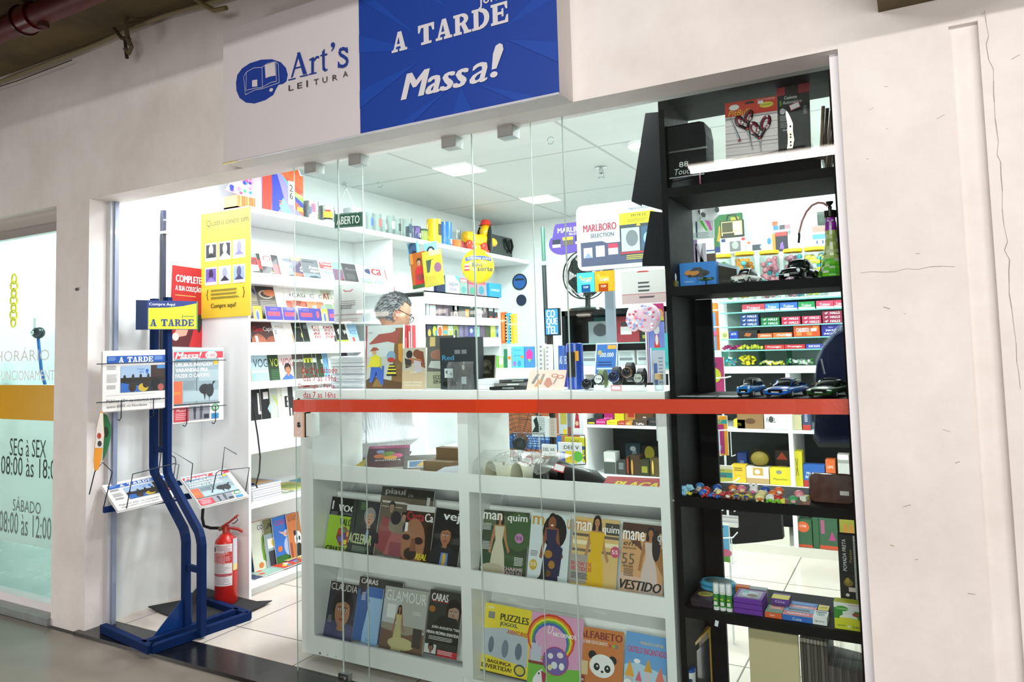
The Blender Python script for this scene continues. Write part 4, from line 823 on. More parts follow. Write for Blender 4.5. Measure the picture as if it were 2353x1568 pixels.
# lowest shelf: colouring books upright, and flat ones in front
DINO = 'r 0 .86 1 1 d8dccc;b .3 .82 .65 .1 3c2c80 COLORIR;p .5 .3 .48 .5 .55 .65 .5 .72 .42 .66 .38 .45 .4 .22 .6 .1 .9 .2 .8 .35 6a9a3c;e .3 .12 .1 .06 d8843c'
RB = [(579, 586, '1c3a5c', 'r 0 .8 1 1 b0302c;r 0 .3 1 .5 8a6a3c', 'dark blue colouring book, first of the upright row, mostly hidden'),
 (587, 613, 'd8dccc', DINO, 'cream colouring book with a green dinosaur'),
 (615, 632, '8fa4a8', 'r 0 .7 1 1 6a6c48;b .1 .8 .7 .12 2a3020 ALF;r .1 .4 .6 .6 e8e8e0;e .4 .5 .15 .08 d8c83c;e .7 .3 .2 .12 7c2c20;r .1 .05 .4 .35 30343c', 'grey blue activity book with a small brown haired child'),
 (633, 661, '2f6cc0', 'b .1 .82 .8 .1 c0305c COLORIR;r 0 0 1 .2 2c6a2c;e .6 .35 .22 .2 aab8d8;e .6 .62 .2 .08 c4cce0;p .2 .7 .6 .62 .5 .56 d8a898;e .2 .34 .1 .06 d07030', 'blue colouring book with a grey elephant and green grass'),
 (663, 692, 'c0703c', 't .1 .84 .8 .1 5c3424 ALFABETO;e .7 .45 .28 .16 f0f0f0;e .5 .58 .1 .06 222;e .6 .45 .07 .05 222;e .8 .45 .07 .05 222;e .7 .2 .25 .16 222;r .05 .1 .2 .4 8c4434', 'orange colouring book with a panda in the upright row')]
wallrow(RB, .10, .40, 'upright colouring books on the lowest shelf', x0=XF-.10, lean=.18, wdef=.2, inner=.012, cat='book', nm='colouring_book')
fb = [(.80, -.03, '3a4468', 'navy colouring book lying at the front of the lowest shelf'), (.86, -.02, '9abcb0', 'pale mint colouring book lying flat on the lowest shelf'), (1.02, -.01, 'c8402c', 'red and orange colouring book lying flat on the lowest shelf'), (1.2, -.02, 'e0902c', 'orange and yellow colouring book lying flat near the door edge'), (1.12, -.09, 'a8a83c', 'olive colouring book lying flat against the upright ones')]
for i, (y, dx, c, lab) in enumerate(fb):
    b = B(); b.box(-.2, 0, 0, .24, 0, .004, 'e4e2da'); b.box(-.2, 0, 0, .24, .004, .0046, c, 'p')
    for k in range(7): b.ball((rr.uniform(-.17, -.03), rr.uniform(.03, .21), .0046), (.018, .022, .0004), rr.choice(['e8d040', '6a4ab0', 'e0502c', '3c9ab4', 'f0e8d8', '3c7a3c']), 'p', 8, 4)
    M = Matrix.Translation((XF+dx, y, .101+.0055*i)) @ Matrix.Rotation(rr.uniform(-.2, .2), 4, 'Z'); tag(b.build('colouring_book', M=M), lab, 'book', 'flat colouring books on the lowest shelf')
# ---- items on the high shelf: kite, wooden box, striped bag, mugs
ZS = 2.367
def onshelf(px, x=-3.62): return (x, YY(px, x, ZS+.05), ZS)
P = onshelf(690, -3.66); Mb = None
y0 = YY(601, -3.60, ZS+.1); y1 = YY(697, -3.60, ZS+.1)
bag = empty('paper_bag', (-3.60, y0, ZS), 'big paper bag with orange, blue and lilac stripes on the high shelf', 'bag')
W = y1-y0; Hh = .42
b = B()
def bagring(z, ins, dx): return [(-.16+dx, ins, z), (dx, ins, z), (dx, W-ins*.6, z), (-.16+dx, W-ins*.6, z)]
b.m = Matrix()
b.loft([bagring(0, 0, 0), bagring(Hh*.7, .01, -.005), bagring(Hh, .045, -.05)], 'e0e0e8', 'p', smooth=False); b.build('bag_body', bag)
b = B(); Mx = frame((0.001, .0, 0), (0, 1, 0), (-.004, 0, 1)); b.m = Mx
b.art(W, Hh*.7, 'r .0 0 1 1 8f88c8;p .33 0 .55 .3 .42 .72 .33 1 .22 1 .24 0 2a3fb8;p .33 1 .6 .85 1 .62 1 1 e8622c;p .5 .9 .75 .62 1 .5 1 .62 .65 .85 d84a30;p .45 .95 .7 .55 .95 .3 1 .2 1 .35 .8 .5 .6 .8 5ab0b0;p .75 .62 1 .5 1 .38 .75 .5 9ac83c;p .78 .5 1 .35 1 .22 .8 .38 3038a0;p .78 .38 1 .22 1 .06 .8 .2 e05a2c;p .55 .3 .8 .1 1 .05 1 0 .45 0 8f88d0;p .5 .4 .7 .1 .9 0 .55 0 .4 .2 7ac0b8;'
 'p 0 0 .22 0 .24 .5 .22 1 .02 1 c83c2c;p .02 1 .22 1 .3 .84 .1 .86 2a2a8c;r .62 .28 .77 .82 f0f0ec;B .65 .58 .09 .16 1c3c28 2;B .65 .4 .09 .16 1c3c28 6;t .65 .31 .09 .05 3a3a3a 2026;r .84 .16 .98 .26 d8d83c;l .40 .3 .08 2 d8702c .06', fin='p')
b.build('printed_front', bag)
b = B(); b.m = frame((0.0, 0.04, Hh*.7), (0, 1, 0), (-.38, 0, 1)); b.art(W-.07, Hh*.3, 'r 0 0 1 1 e8642c;p 0 0 .3 0 .1 1 0 1 d84a2c;r .55 .62 .75 .8 404040', fin='p'); b.build('folded_top', bag)
b = B(); P = Vector((-3.72, YY(556, -3.72, ZS), ZS))
for i in range(9): b.box(-.06, .06, i*.02-.09, i*.02-.073, 0, .09, ['c8915c', 'd8a870', 'b98450'][i % 3], 'm')
b.box(-.06, .06, -.09, .09, .0, .02, 'a8754c', 'm'); tag(b.build('wooden_crate', loc=P), 'small slatted wooden crate on the end of the high shelf', 'crate')
b = B(); P = Vector((-3.70, YY(560, -3.70, 2.52), 2.462)); rr = random.Random(11)
kite = [(-.14, .02), (-.06, .14), (.06, .20), (.17, .15), (.13, .02), (.06, -.0), (-.02, .0)]
b.prism([(y, z) for y, z in kite], -.006, .006, 'd8c0e4', 'p', ax='x')
for k in range(34):
    y = rr.uniform(-.1, .13); z = rr.uniform(.02, .15); r_ = rr.uniform(.008, .02); b.ball((.007, y, z), (.0015, r_, r_*.8), rr.choice(['e05a8c', '3cb0d8', 'e8d03c', '3a4ab8', 'f09ac0', '5ac08c', 'f0f0f0']), 'p', 8, 4)
tag(b.build('gift_bag', loc=P), 'shiny multicoloured printed gift bag sticking out of the wooden crate', 'bag')
def mug(px0, px1, h, col, fin, label, x=-3.62, handle=None, prints=(), flare=1.0, nm='mug', wall='k', col2=None, group=None, glass=False):
    ym = YY((px0+px1)/2, x, ZS+h/2); r_ = abs(YY(px1, x, ZS+h/2)-YY(px0, x, ZS+h/2))/2*.92
    b = B(); pr = [(0, 0), (r_*.9, 0), (r_, .004), (r_*flare, h), (r_*flare-.003, h), (r_*.96-.003, .006), (0, .006)]
    b.lathe(pr, col, fin, 22)
    o = b.build(nm, loc=(x, ym, ZS+.001)); tag(o, label, 'mug' if nm != 'drinking_glass' else 'glass', group)
    if handle:
        s_ = handle; c = B(); c.tube([(0, s_*(r_*.95), h*.82), (0, s_*(r_+.03), h*.8), (0, s_*(r_+.045), h*.55), (0, s_*(r_+.03), h*.25), (0, s_*r_*.95, h*.16)], .006, col2 or col, fin, 8); c.build('handle', o)
    if prints:
        c = B()
        for (a0, a1, z0, z1, pc) in prints:
            v = []
            for i in range(7):
                a = a0+(a1-a0)*i/6-.55; v += [((r_+.0012)*math.cos(a), (r_+.0012)*math.sin(a), z0*h), ((r_*(1+(flare-1)*z1)+.0012)*math.cos(a), (r_*(1+(flare-1)*z1)+.0012)*math.sin(a), z1*h)]
            c.add(v, [(2*i, 2*i+2, 2*i+3, 2*i+1) for i in range(6)], pc, 'p')
        c.build('printed_motif', o)
    return o
mug(700, 727, .135, 'aeb2b0', 'k', 'steel beer mug with colourful print, next to the paper bag', prints=[(-.2, .5, .4, .85, 'b87898'), (.1, .6, .2, .4, 'd8d8d8'), (-.5, -.1, .3, .7, '7a88a0')], flare=1.05)
mug(736, 763, .125, 'b4b6b2', 'k', 'steel beer mug with a yellow and black band, before the open sign', prints=[(-.6, .7, .3, .65, 'd8c83c'), (-.6, .7, .2, .3, '2a2a24'), (-.4, .3, .55, .75, 'c83c30')], flare=1.05)
mug(765, 782, .11, 'a2a6a4', 'k', 'small steel mug hidden behind the open sign')
mug(795, 826, .15, 'c6cdd4', 'g', 'white and blue steel mug behind the open sign, taller', prints=[(-.8, .8, .3, .62, '4a68b0')], flare=1.03)
for i, (p0, p1, h, c, lab) in enumerate([(843, 856, .15, '3a5a9c', 'clear glass with a round blue crest, nearest the open sign'), (861, 874, .145, 'b04a4c', 'clear glass with a small red crest, second of the glasses'), (877, 888, .12, '888', 'short clear glass among the crested glasses'), (891, 904, .155, 'd8e8e4', 'frosted white glass without a crest'), (906, 919, .15, '2a3a34', 'clear glass with a dark standing figure'), (928, 943, .16, '2c4858', 'clear glass with a dark blue crest, last before the tins')]):
    mug(p0, p1, h, 'f6fbfa', 'T', lab, nm='drinking_glass', prints=[(.0, .9, .3, .7, c)], group='crested glasses on the high shelf', x=-3.6+.02*(i % 2))
mug(938, 961, .115, '28285a', 'g', 'dark blue mug with purple print on the high shelf', prints=[(0, .6, .5, .9, '6a4a8c'), (.5, .9, .2, .5, 'dcdce0')])
mug(961, 979, .11, '8aa03c', 'g', 'olive glass jar mug with a dark green rim', nm='mug', prints=[(-1, 1.2, .85, 1, '1c4a2c')])
mug(987, 1008, .22, 'f0c81c', 'b', 'tall yellow mug with a black print and round handle', handle=-1, prints=[(.2, .9, .35, .8, '2c2c18')])
mug(1011, 1032, .215, '2878e0', 'b', 'tall bright blue mug beside the yellow one', handle=-1, prints=[(.4, .9, .1, .3, 'c8dcf4')])
mug(1034, 1053, .16, 'f0f4f2', 'T', 'clear cup with an orange base beside the blue mug', prints=[(-1.2, 1.4, .0, .45, 'f0722c'), (.2, .6, .5, .8, '3c4a44')], nm='mug')
# yellow toy dog and the dark gift boxes behind it
yy = YY(1120, -3.62, ZS); dog = empty('toy_dog', (-3.60, yy, ZS), 'glossy yellow toy dog with black ears and a red cap on the high shelf', 'toy')
y_a = YY(1066, -3.6, ZS+.08)-yy; y_b = YY(1172, -3.6, ZS+.08)-yy
b = B(); b.loft([[(.055*c*math.cos(t), y, .125+dz+.06*c*math.sin(t)) for t in [2*math.pi*k/14 for k in range(14)]] for y, c, dz in ((y_a, .2, 0), (y_a+.02, .85, 0), (y_a+.1, 1.1, 0), (y_a+.2, .95, -.01), (y_a+.3, 1.0, 0), (y_a+.38, 1.0, .02), (y_a+.41, .3, .04))], 'e8b414', 'g'); b.build('body', dog)
hx = .0; hy = y_a+.40
b = B(); b.ball((.0, hy, .21), (.06, .07, .085), 'eab818', 'g', 16, 10); b.ball((.0, hy+.12, .13), (.035, .09, .045), 'eab818', 'g', 14, 8); b.ball((0, hy+.2, .125), .018, '222', 'g', 10, 6); b.build('head', dog)
for s_ in (-1, 1):
    b = B(); b.loft([[(s_*.06+.014*c*math.cos(t), hy-.02+.035*c*math.sin(t)+dy, z) for t in [2*math.pi*k/10 for k in range(10)]] for z, c, dy in ((.27, .3, .01), (.22, .9, 0), (.12, 1.25, -.01), (.05, 1.1, 0), (.02, .3, .01))], '16161a', 'g'); b.build('ear', dog)
b = B(); b.lathe([(0, .34), (.035, .335), (.05, .31), (.055, .285), (.07, .283), (.0, .28)], 'e0342c', 'g', 16, cy=hy); b.build('cap', dog)
for i, (y, dx) in enumerate(((y_a+.05, .03), (y_a+.05, -.04), (y_a+.3, .04), (y_a+.3, -.03))):
    b = B(); b.ball((dx, y, .05), (.025, .05, .055), 'd83a2c' if i != 1 else 'e0707c', 'g', 12, 8); b.ball((dx, y+.04, .018), (.024, .04, .018), 'd83a2c', 'g', 10, 6); b.build('foot', dog)
b = B(); b.box(-.14, 0, 0, YY(1240, -3.75, ZS)-YY(1126, -3.75, ZS)-.5, 0, .26, '3a4442', 'g'); b.tube([(.01, .3, .24), (.02, .33, .16), (.02, .40, .10), (.02, .44, .17), (.015, .42, .24)], .012, '14181a', 'c', 8)
tag(b.build('gift_box', loc=(-3.75, YY(1126, -3.75, ZS+.2), ZS)), 'dark gift box with a black ribbon behind the toy dog', 'box')
# ================================================================== window display unit
DX0, DX1, DY0, DY1, DT = -2.625, -.812, .24, .60, 1.283
MX0, MX1 = -1.722, -1.672
du = empty('display_counter', (DX0, DY0, .02), 'white display counter behind the glass with tiers of magazines', 'display counter')
part('side_panel', du, DX0, DX0+.078, DY0, DY1, .05, 1.24); part('side_panel', du, DX1-.035, DX1, DY0, DY1, .05, 1.24)
part('divider', du, MX0, MX1, DY0, DY1, .10, 1.24); part('countertop', du, DX0-.02, DX1, DY0-.01, DY1+.04, 1.243, DT-.001)
part('base', du, DX0+.078, DX1-.035, DY0+.01, DY1, .05, .10)
BAYS = ((DX0+.082, MX0, 0), (MX1, DX1-.035, 1))
for (xa, xb, k) in BAYS:
    for (z0, z1) in ((.86, .932), (.466, .539)):
        part('shelf', du, xa, xb, DY0+.012, DY1-.02, z0, z0+.018); part('lip', du, xa, xb, DY0, DY0+.012, z0, z1)
    part('lip', du, xa-.03 if k == 0 else xa, xb, DY0-.002, DY0+.012, .052, .136 if k == 0 else .10)
    for z0, zt_ in ((.10, .80), (.484, .86)): part('back_panel', du, xa, xb, DY1-.025, DY1-.012, .10 if z0 < .3 else .484, .44 if z0 < .3 else .84)
    for z0, hh in ((.118, .30), (.486, .30)):  # sloping boards behind the magazines
        b = B(); b.m = frame((xa-du.location.x, DY0+.085-DY0, z0-.02), (1, 0, 0), (0, math.sin(.28), math.cos(.28))); b.box(.001, xb-xa-.001, 0, .008, 0, hh, WHT, 'b'); b.build('sloping_board', du)
b = B()
for i, px in enumerate((735, 752, 772)): 
    P = U(px, 1502+i*4, 'y', DY0-.003); b.tube([(P.x, DY0-.0025, P.z), (P.x, DY0-.001, P.z)], .006, '6a6a68' if i == 0 else 'cdd2d0', 'm', 10)
tag(b.build('screw_hole'), 'row of small screw holes and caps on the counter base', 'screw hole')
# --- the magazines, measured at their top edges
def drow(items, zbot, group, y0=DY0+.055, lean=.24, h0=.27):
    n = len(items)
    up = Vector((0, math.sin(lean), math.cos(lean))); nrm = Vector((0, -math.cos(lean), math.sin(lean)))
    for i, (tl, tr, h, bg, spec, lab, d) in enumerate(items):
        Pp = Vector((0, y0-d*.0065, zbot)); a = UP(*tl, Pp, nrm); c = UP(*tr, Pp, nrm)
        w = (c-a).length; o = a-up*h
        if o.z < zbot+.001: s = (zbot+.001-o.z)/up.z; o += up*s; h -= s
        M = frame(o, (1, 0, (c-a).z/w*.5), up); leaf('magazine', lab, 'magazine', M, w, h, .005, bg, spec, group)
RA = [((762, 1141), (830, 1152), .262, '16181a', 'r 0 0 1 .68 a8d03c;r .05 .78 .1 .93 e8e8e8;B .26 .76 .72 .15 f4f4f4 VOCÊ;l .05 .73 .25 3 889;l .4 .73 .5 2 889;B .38 .52 .5 .12 2a3a18 VALOR;p .34 .3 .5 .16 .8 .2 .86 .36 .6 .5 .38 .46 8a4a3c;r .38 .36 .5 .44 c83c34;r .52 .3 .64 .38 5a4ac0;r .66 .34 .78 .42 e8a030;r .42 .24 .54 .32 7a5ac8;r .58 .2 .7 .28 e8d83c;r .7 .24 .82 .32 d8442c;r .48 .4 .6 .47 3c9a4c;B .05 .02 .85 .13 2a3a18 CRIATIVO', 'lime green and black magazine with coloured cubes', 0),
 ((812, 1147), (872, 1157), .262, '1c2c24', 'r .5 .25 1 1 1a2028;f .68 .7 .34 c09478 8c8c8c 20242c;p .6 .28 .75 .28 .72 .5 .64 .5 8fb0d0;l .3 .95 .25 6 5c8a50;B .02 .25 .86 .17 c8d8a0 ACELERAR;l .2 .2 .6 5 8aa090;r 0 .42 .16 .98 1c2c24', 'dark green business magazine with a grey haired man in a suit', 1),
 ((877, 1117), (996, 1133), .300, '6a6050', 'r 0 .86 1 1 3a382e;B .08 .87 .4 .11 b8b8b0 piauí;t .52 .88 .1 .04 aaa 236;r .88 .78 .94 .9 c8c8c8;t .05 .76 .5 .02 ccc 1;l .04 .78 .5 1 d0ccc0;l .04 .70 .45 1 d0ccc0;p 0 .1 .25 .0 .3 .5 .1 .56 9a4c50;e .5 .45 .28 .18 8a8070;e .35 .55 .1 .1 2c2a30;e .62 .42 .12 .12 2c3048;f .5 .58 .08 b89078 222;f .62 .5 .08 b89078 222;p .2 0 .75 0 .85 .3 .3 .34 b0686a;p .3 0 .6 0 .6 .2 .3 .2 98505a;f .25 .7 .1 a88870 333', 'large brown magazine with an illustrated stone face, topmost', 0),
 ((936, 1159), (1000, 1166), .262, '3c281c', 'r 0 .9 1 1 dcdcdc;B .04 .74 .62 .15 c03038 Carta;B .68 .74 .3 .14 eee Ca;e .36 .36 .42 .42 a87458;e .3 .2 .22 .1 3c2c28;e .55 .42 .16 .06 3a2420;e .1 .46 .14 .05 3a2420;p .3 .45 .42 .45 .5 .25 .26 .24 8a5840;r .8 .1 1 .7 241810;r .02 .55 .12 .7 f0f0f0;I .5 .12 .4 .1 e8dc28 REAL;I .62 .02 .36 .08 e8dc28 ZONE!', 'magazine with a large bearded face and yellow brush lettering', 2),
 ((1000, 1166), (1062, 1178), .262, '17181b', 'B .28 .78 .85 .17 f0f0f0 veja;f .46 .56 .42 a87050 1a1612 22222a;p .34 .02 .66 .02 .62 .3 .38 .3 6a86c0;p .46 0 .54 0 .56 .26 .5 .3 .44 .26 d8b030;B .1 -.01 .9 .05 e8e8e8 NOCAUTE', 'black magazine with a smiling man in a yellow tie', 3)]
drow(RA, .486, 'magazines on the middle tier, bay beside the door')
RB_ = [((761, 1335), (824, 1347), .262, '2a2c3c', 'p 0 0 1 0 1 .3 0 .34 4c4f72;e .5 .62 .34 .2 1a1414;r .1 .84 .9 .99 382c2c;f .55 .5 .6 b07c5c 181212;t .04 .86 .94 .12 ece8e8 CLAUDIA;l .08 .4 .14 6 999;p 0 0 1 0 1 .2 .8 .26 .55 .14 .3 .26 0 .24 50547c', 'fashion magazine with a close up woman in sequined navy', 0),
 ((828, 1325), (927, 1341), .275, '3a3c3c', 'r 0 .88 .5 .98 2c2c2c;B .04 .9 .4 .08 e8dede CARAS;r 0 0 1 .8 2f62a8;r .06 .72 .16 .9 2a2a30;l .1 .75 .1 6 dde', 'celebrity magazine behind the pale blue one, only its top showing', 0),
 ((846, 1348), (881, 1355), .245, '9cc4ec', 'r 0 .82 1 1 3c6cb8;p 0 .2 .2 .75 0 .9 2f5ca0;t .3 .06 .25 .05 4a70a8 Lu', 'plain pale blue magazine in a plastic sleeve', 2),
 ((887, 1346), (985, 1362), .262, 'b9bab4', 'r 0 .4 .42 .8 c2cacb;r .1 .5 .3 .72 e8ecee;r 0 0 1 .32 7c6250;p 0 .32 .6 .26 1 .36 1 .4 0 .42 a09888;t .04 .78 .94 .17 ecf2f0 GLAMOUR;w .4 .72 .72 a87858 3a2418 c9c08c;e .5 .12 .3 .1 cdc490;r .75 .1 .95 .4 4c4440;l .7 .65 .2 3 ddd', 'fashion magazine with a woman in a long pale yellow gown', 1),
 ((990, 1354), (1064, 1366), .262, '3a3a36', 'B .06 .83 .52 .12 f0e8e8 CARAS;r .05 .82 .6 .83 c83040;e .12 .7 .1 .05 a87030;f .78 .66 .38 b0907c 241c18;p .1 .4 .4 .62 .9 .6 1 .3 1 .2 .1 .2 2a2826;B .16 .40 .84 .06 f0f0f0 JOÃO AUGUSTO: "TEN;B .02 .32 .98 .06 f0f0f0 MINHA PRÓPRIA IDENTIDA;l .1 .28 .8 3 ccc;r 0 .02 .36 .16 d8d8d8;f .2 .1 .14 8a5c48 241818;r .4 .0 1 .1 c03040;l .42 .08 .5 3 f0d0d0', 'celebrity magazine with a bearded man in a grey jacket', 3)]
drow(RB_, .105, 'magazines on the lowest tier, bay beside the door')
RC = [((1111, 1171), (1219, 1178), .262, '3a4a34', 'e .8 .7 .3 .3 44603a;e .2 .3 .25 .2 2e4a2c;e .7 .2 .3 .15 38522e;e .3 .85 .3 .1 586848;w .4 .98 1.05 b08058 2c2018 cfc8b0;e .3 .1 .25 .09 b9b298;b .02 .85 .42 .11 f2f2f2 man;b .55 .82 .42 .14 f2f2f2 quim;e .82 .6 .09 .075 c084b8;b .755 .575 .13 .05 3c2040 55;l .04 .78 .2 5 ddd;l .06 .5 .18 6 ddd;l .75 .3 .2 6 ddd;b .52 .1 .42 .055 d8b8c8 CHARME;b .5 .035 .46 .055 d8b8c8 SENSUAL', 'fashion magazine with a woman in a beige patterned dress, green leaves'),
 ((1222, 1177), (1312, 1186), .262, 'd4dfe4', 'b .04 .82 .3 .13 c89a30 m;b .92 .8 .08 .14 c89a30 u;e .62 .74 .3 .26 1a1618;w .55 1.0 1.1 8a5238 18141a 2c2a4c;e .55 .86 .1 .1 8a5238;e .55 .83 .035 .012 f0e8e8;e .5 .4 .1 .06 a87830;e .6 .25 .08 .06 a87830;e .5 .12 .1 .05 6a4a28;p .65 .6 .85 .5 .8 .1 .7 .1 .68 .4 2c2a4c;p .3 .05 .5 .3 .48 0 .2 0 2a2a30;e .14 .22 .1 .08 c8a83c;b .07 .2 .14 .055 f4f0e0 55;l .05 .42 .2 4 888', 'fashion magazine with long curly black hair and a floral dark dress'),
 ((1318, 1186), (1422, 1200), .262, 'd8b878', 'r 0 .6 1 .66 f0e0b8;r 0 .5 1 .54 7a6a58;r 0 .72 1 .76 6a5c50;r 0 .8 .3 .95 d09040;r .7 .78 1 .95 4a4640;w .52 1.03 1.1 b8845c 201814 e0b41c;p .36 .8 .7 .8 .66 .55 .6 .05 .44 .05 .42 .55 e0b41c;b .02 .8 .38 .13 f6f6f6 man;b .64 .78 .36 .13 f6f6f6 quim;p .0 .05 .36 .05 .36 .45 .0 .45 a8a098;b .0 .29 .46 .06 c83840 SHOW DE;b .0 .22 .46 .06 c83840 VESTIDOS;l .02 .18 .4 4 445;e .94 .55 .1 .08 c85070;b .87 .52 .13 .055 f4f0f0 55', 'fashion magazine with a woman with a black bob in a yellow dress'),
 ((1430, 1200), (1526, 1212), .262, 'd0a070', 'p 0 .85 1 .9 1 1 0 1 4a2c20;p .1 .8 .5 .62 .45 .75 .1 .9 6a4028;p 0 0 1 0 1 .2 0 .3 d8b49c;p .7 .6 1 .3 1 .7 a87838;w .68 .96 1.0 a87048 241418 cfbcb8;e .82 .72 .1 .22 241618;b .02 .76 .52 .13 f6f6f6 mane;b .84 .74 .16 .13 f6f6f6 qu;i .04 .68 .32 .05 4a3428 em;i .04 .62 .32 .05 4a3428 especial;t .02 .42 .3 .15 6a5848 55;b .06 .375 .24 .035 3a2c24 MOLDES;l .08 .35 .25 5 6a5848;I .0 .08 .98 .13 2a201c VESTIDO;t .18 .03 .7 .03 5a4038 PARA TODAS AS OCASIÕES E TIPOS', 'fashion magazine with a woman in a pale halter dress, wooden slats')]
drow([(*r, i) if len(r) == 7 else (*r, i % 2) for i, r in enumerate(RC)], .486, 'fashion magazines on the middle tier, bay beside the black shelves')
CH = 'e %s %s .085 .10 e8c428;p'
def chap(x, y): return 'e %.2f %.2f .10 .11 e8c428;r %.2f %.2f %.2f %.2f e8c428;e %.2f %.2f .045 .033 9a9a9a;e %.2f %.2f .03 .022 f2f2f2;r %.2f %.2f %.2f %.2f 33486c' % (x, y, x-.08, y-.14, x+.08, y, x, y+.02, x, y+.02, x-.07, y-.22, x+.07, y-.13)
RD = [((1115, 1384), (1222, 1407), .265, 'ecd83c', 'p .02 .25 .98 .18 .95 .58 .5 .68 .02 .62 b9c4d0;b .06 .92 .12 .04 f0f0f0 ON;r .08 .78 .22 .88 8a8a84;B .34 .78 .6 .1 3c3c28 PUZZLES;B .34 .69 .38 .07 3c4c5c JOGOS,;I .5 .6 .44 .065 c86a2c AVENTURAS;e .2 .4 .06 .12 6c7a8c;e .5 .38 .07 .13 7c8a9c;e .78 .38 .07 .12 6c7a8c;B .08 .13 .58 .06 5a4420 E BAGUNÇA;B .04 .06 .64 .06 5a4420 DIVERTIDA!;e .84 .12 .12 .085 4c5660;e .84 .12 .09 .06 d8c84c;r 0 0 1 .015 4a4420', 'yellow activity book with grey shapes, first on the lowest tier'),
 ((1223, 1405), (1342, 1424), .265, 'e0a4cc', 'p 0 .3 .5 .25 1 .3 1 0 0 0 7ac04c;e .4 .66 .46 .34 d83c2c;e .4 .65 .43 .32 e8902c;e .4 .64 .40 .30 e8e03c;e .4 .63 .37 .28 5ab04c;e .4 .62 .34 .26 4a6cc0;e .4 .60 .31 .24 e0a4cc;i .34 .72 .1 .12 f6f6f6 U;B .44 .70 .44 .07 f6f6f6 NICÓRNIOS;p .04 .3 .04 .55 .08 .66 .12 .55 .14 .6 .18 .5 .24 .56 .24 .3 c4cadc;p .04 .56 .08 .7 .12 .56 5c6ca8;r 0 .27 .3 .31 8c4c3c;e .52 .36 .25 .2 c0387c;e .52 .36 .235 .188 7868b0;e .42 .42 .05 .04 e8e8f0;e .6 .45 .06 .04 f0e0e8;e .5 .3 .06 .05 e0e8f0;e .64 .3 .05 .05 f4f4f4;e .42 .26 .04 .04 e8e0a0;p .1 0 .3 0 .34 .1 .28 .22 .2 .18 .12 .08 eceaf0;p .26 .2 .36 .16 .34 0 .3 .02 b03c50;e .22 .15 .015 .015 222', 'pink activity book with a rainbow, castle and unicorn'),
 ((1330, 1438), (1436, 1452), .265, 'cf7f48', 'B .04 .84 .94 .11 8c3c34 ALFABETO;b .04 .76 .62 .05 f0e8e0 COLORIR EDUCANDO;b .7 .745 .06 .05 c83c3c K;b .77 .745 .06 .05 8cc03c I;b .83 .745 .06 .05 3c6cc0 D;b .89 .745 .06 .05 c0a03c S;e .35 .6 .09 .065 26282c;e .78 .56 .09 .065 26282c;e .56 .46 .27 .17 f4f4f4;e .45 .44 .065 .055 26282c;e .68 .43 .065 .055 26282c;e .46 .45 .018 .015 f4f4f4;e .68 .44 .018 .015 f4f4f4;e .57 .38 .03 .018 26282c;p .3 .2 .85 .2 .95 0 .2 0 34363c;r .02 .3 .26 .5 e0c89c;r .04 .08 .2 .28 8c4434;b .06 .2 .12 .04 f0e0d0 CON;b .06 .14 .12 .04 f0e0d0 SUL', 'orange alphabet colouring book with a panda, front tier'),
 ((1437, 1450), (1532, 1470), .265, '6aa4e0', 'p 0 .55 .3 .6 1 .5 1 0 0 0 b4d4ee;b .36 .85 .56 .055 e8c43c INICIAÇÃO A LEITURA;b .05 .73 .94 .08 d83050 CASTELO ENCANTADO;r .2 0 .85 .26 b9bcc8;r .05 .1 .22 .4 c4c4c0;r .5 .1 .64 .5 d0ccd0;r .78 .05 .94 .4 c0b4bc;p .02 .4 .13 .62 .25 .4 e8a83c;p .47 .5 .57 .68 .67 .5 d8a040;p .75 .4 .86 .6 .97 .4 e07c6c;r .3 .1 .42 .36 b4b8c4;p .28 .36 .36 .5 .44 .36 d86c84;p .3 .05 .42 .2 .36 0 6a8cc0;e .3 .62 .08 .03 f4f4f8;e .1 .3 .1 .06 f0f4f8', 'sky blue reading book with a castle of coloured spires')]
drow([(*r, i % 2) for i, r in enumerate(RD)], .105, 'children books on the lowest tier')
# --- upper tier, lying things
def flat(nm, lab, cat, px, zsurf, w, d, th, col, spec, yaw=0, group=None, pitch=0.0, fin='p', y=None):
    """something lying on a surface at height zsurf; px = its near left corner in the photo"""
    P = U(px[0], px[1], 'z', zsurf+th) if y is None else Vector((XX(px[0], y, zsurf), y, zsurf)); P.z = zsurf+.0005
    ux = Vector((math.cos(yaw), math.sin(yaw), 0)); uz = Vector((-math.sin(yaw)*math.cos(pitch), math.cos(yaw)*math.cos(pitch), math.sin(pitch)))
    M = frame(P+Vector((0, 0, th)), ux, uz); return leaf(nm, lab, cat, M, w, d, th, col, spec, group, fin=fin)
Z3 = .878
flat('notebook', 'yellow and navy sticker album lying on the upper tier, nearest the door', 'album', (795, 1070), Z3, .2, .27, .01, 'c9b02c', 'r 0 0 .3 .4 2c2c4c;b .3 .62 .4 .12 5a4420 Baby;b .05 .2 .2 .1 c8c8d8 20;r .3 .0 .9 .35 a8805c', .35, pitch=.10, y=.30)
flat('notebook', 'spiral notebook with a dark red cover and crowded cartoon picture', 'notebook', (838, 1075), Z3+.012, .21, .3, .012, '3c2228', 'r 0 .86 1 1 7a3050;r 0 0 1 .3 4c2420;e .3 .5 .14 .1 c86c3c;e .5 .6 .16 .1 6c8c3c;e .7 .5 .14 .1 c84c7c;e .55 .42 .16 .09 e0a83c;e .3 .7 .1 .08 7c8cb0;b .2 .28 .6 .08 d8d8d8 aventura;l .1 .9 .3 1 c0a0b0', .62, pitch=.22, y=.36)
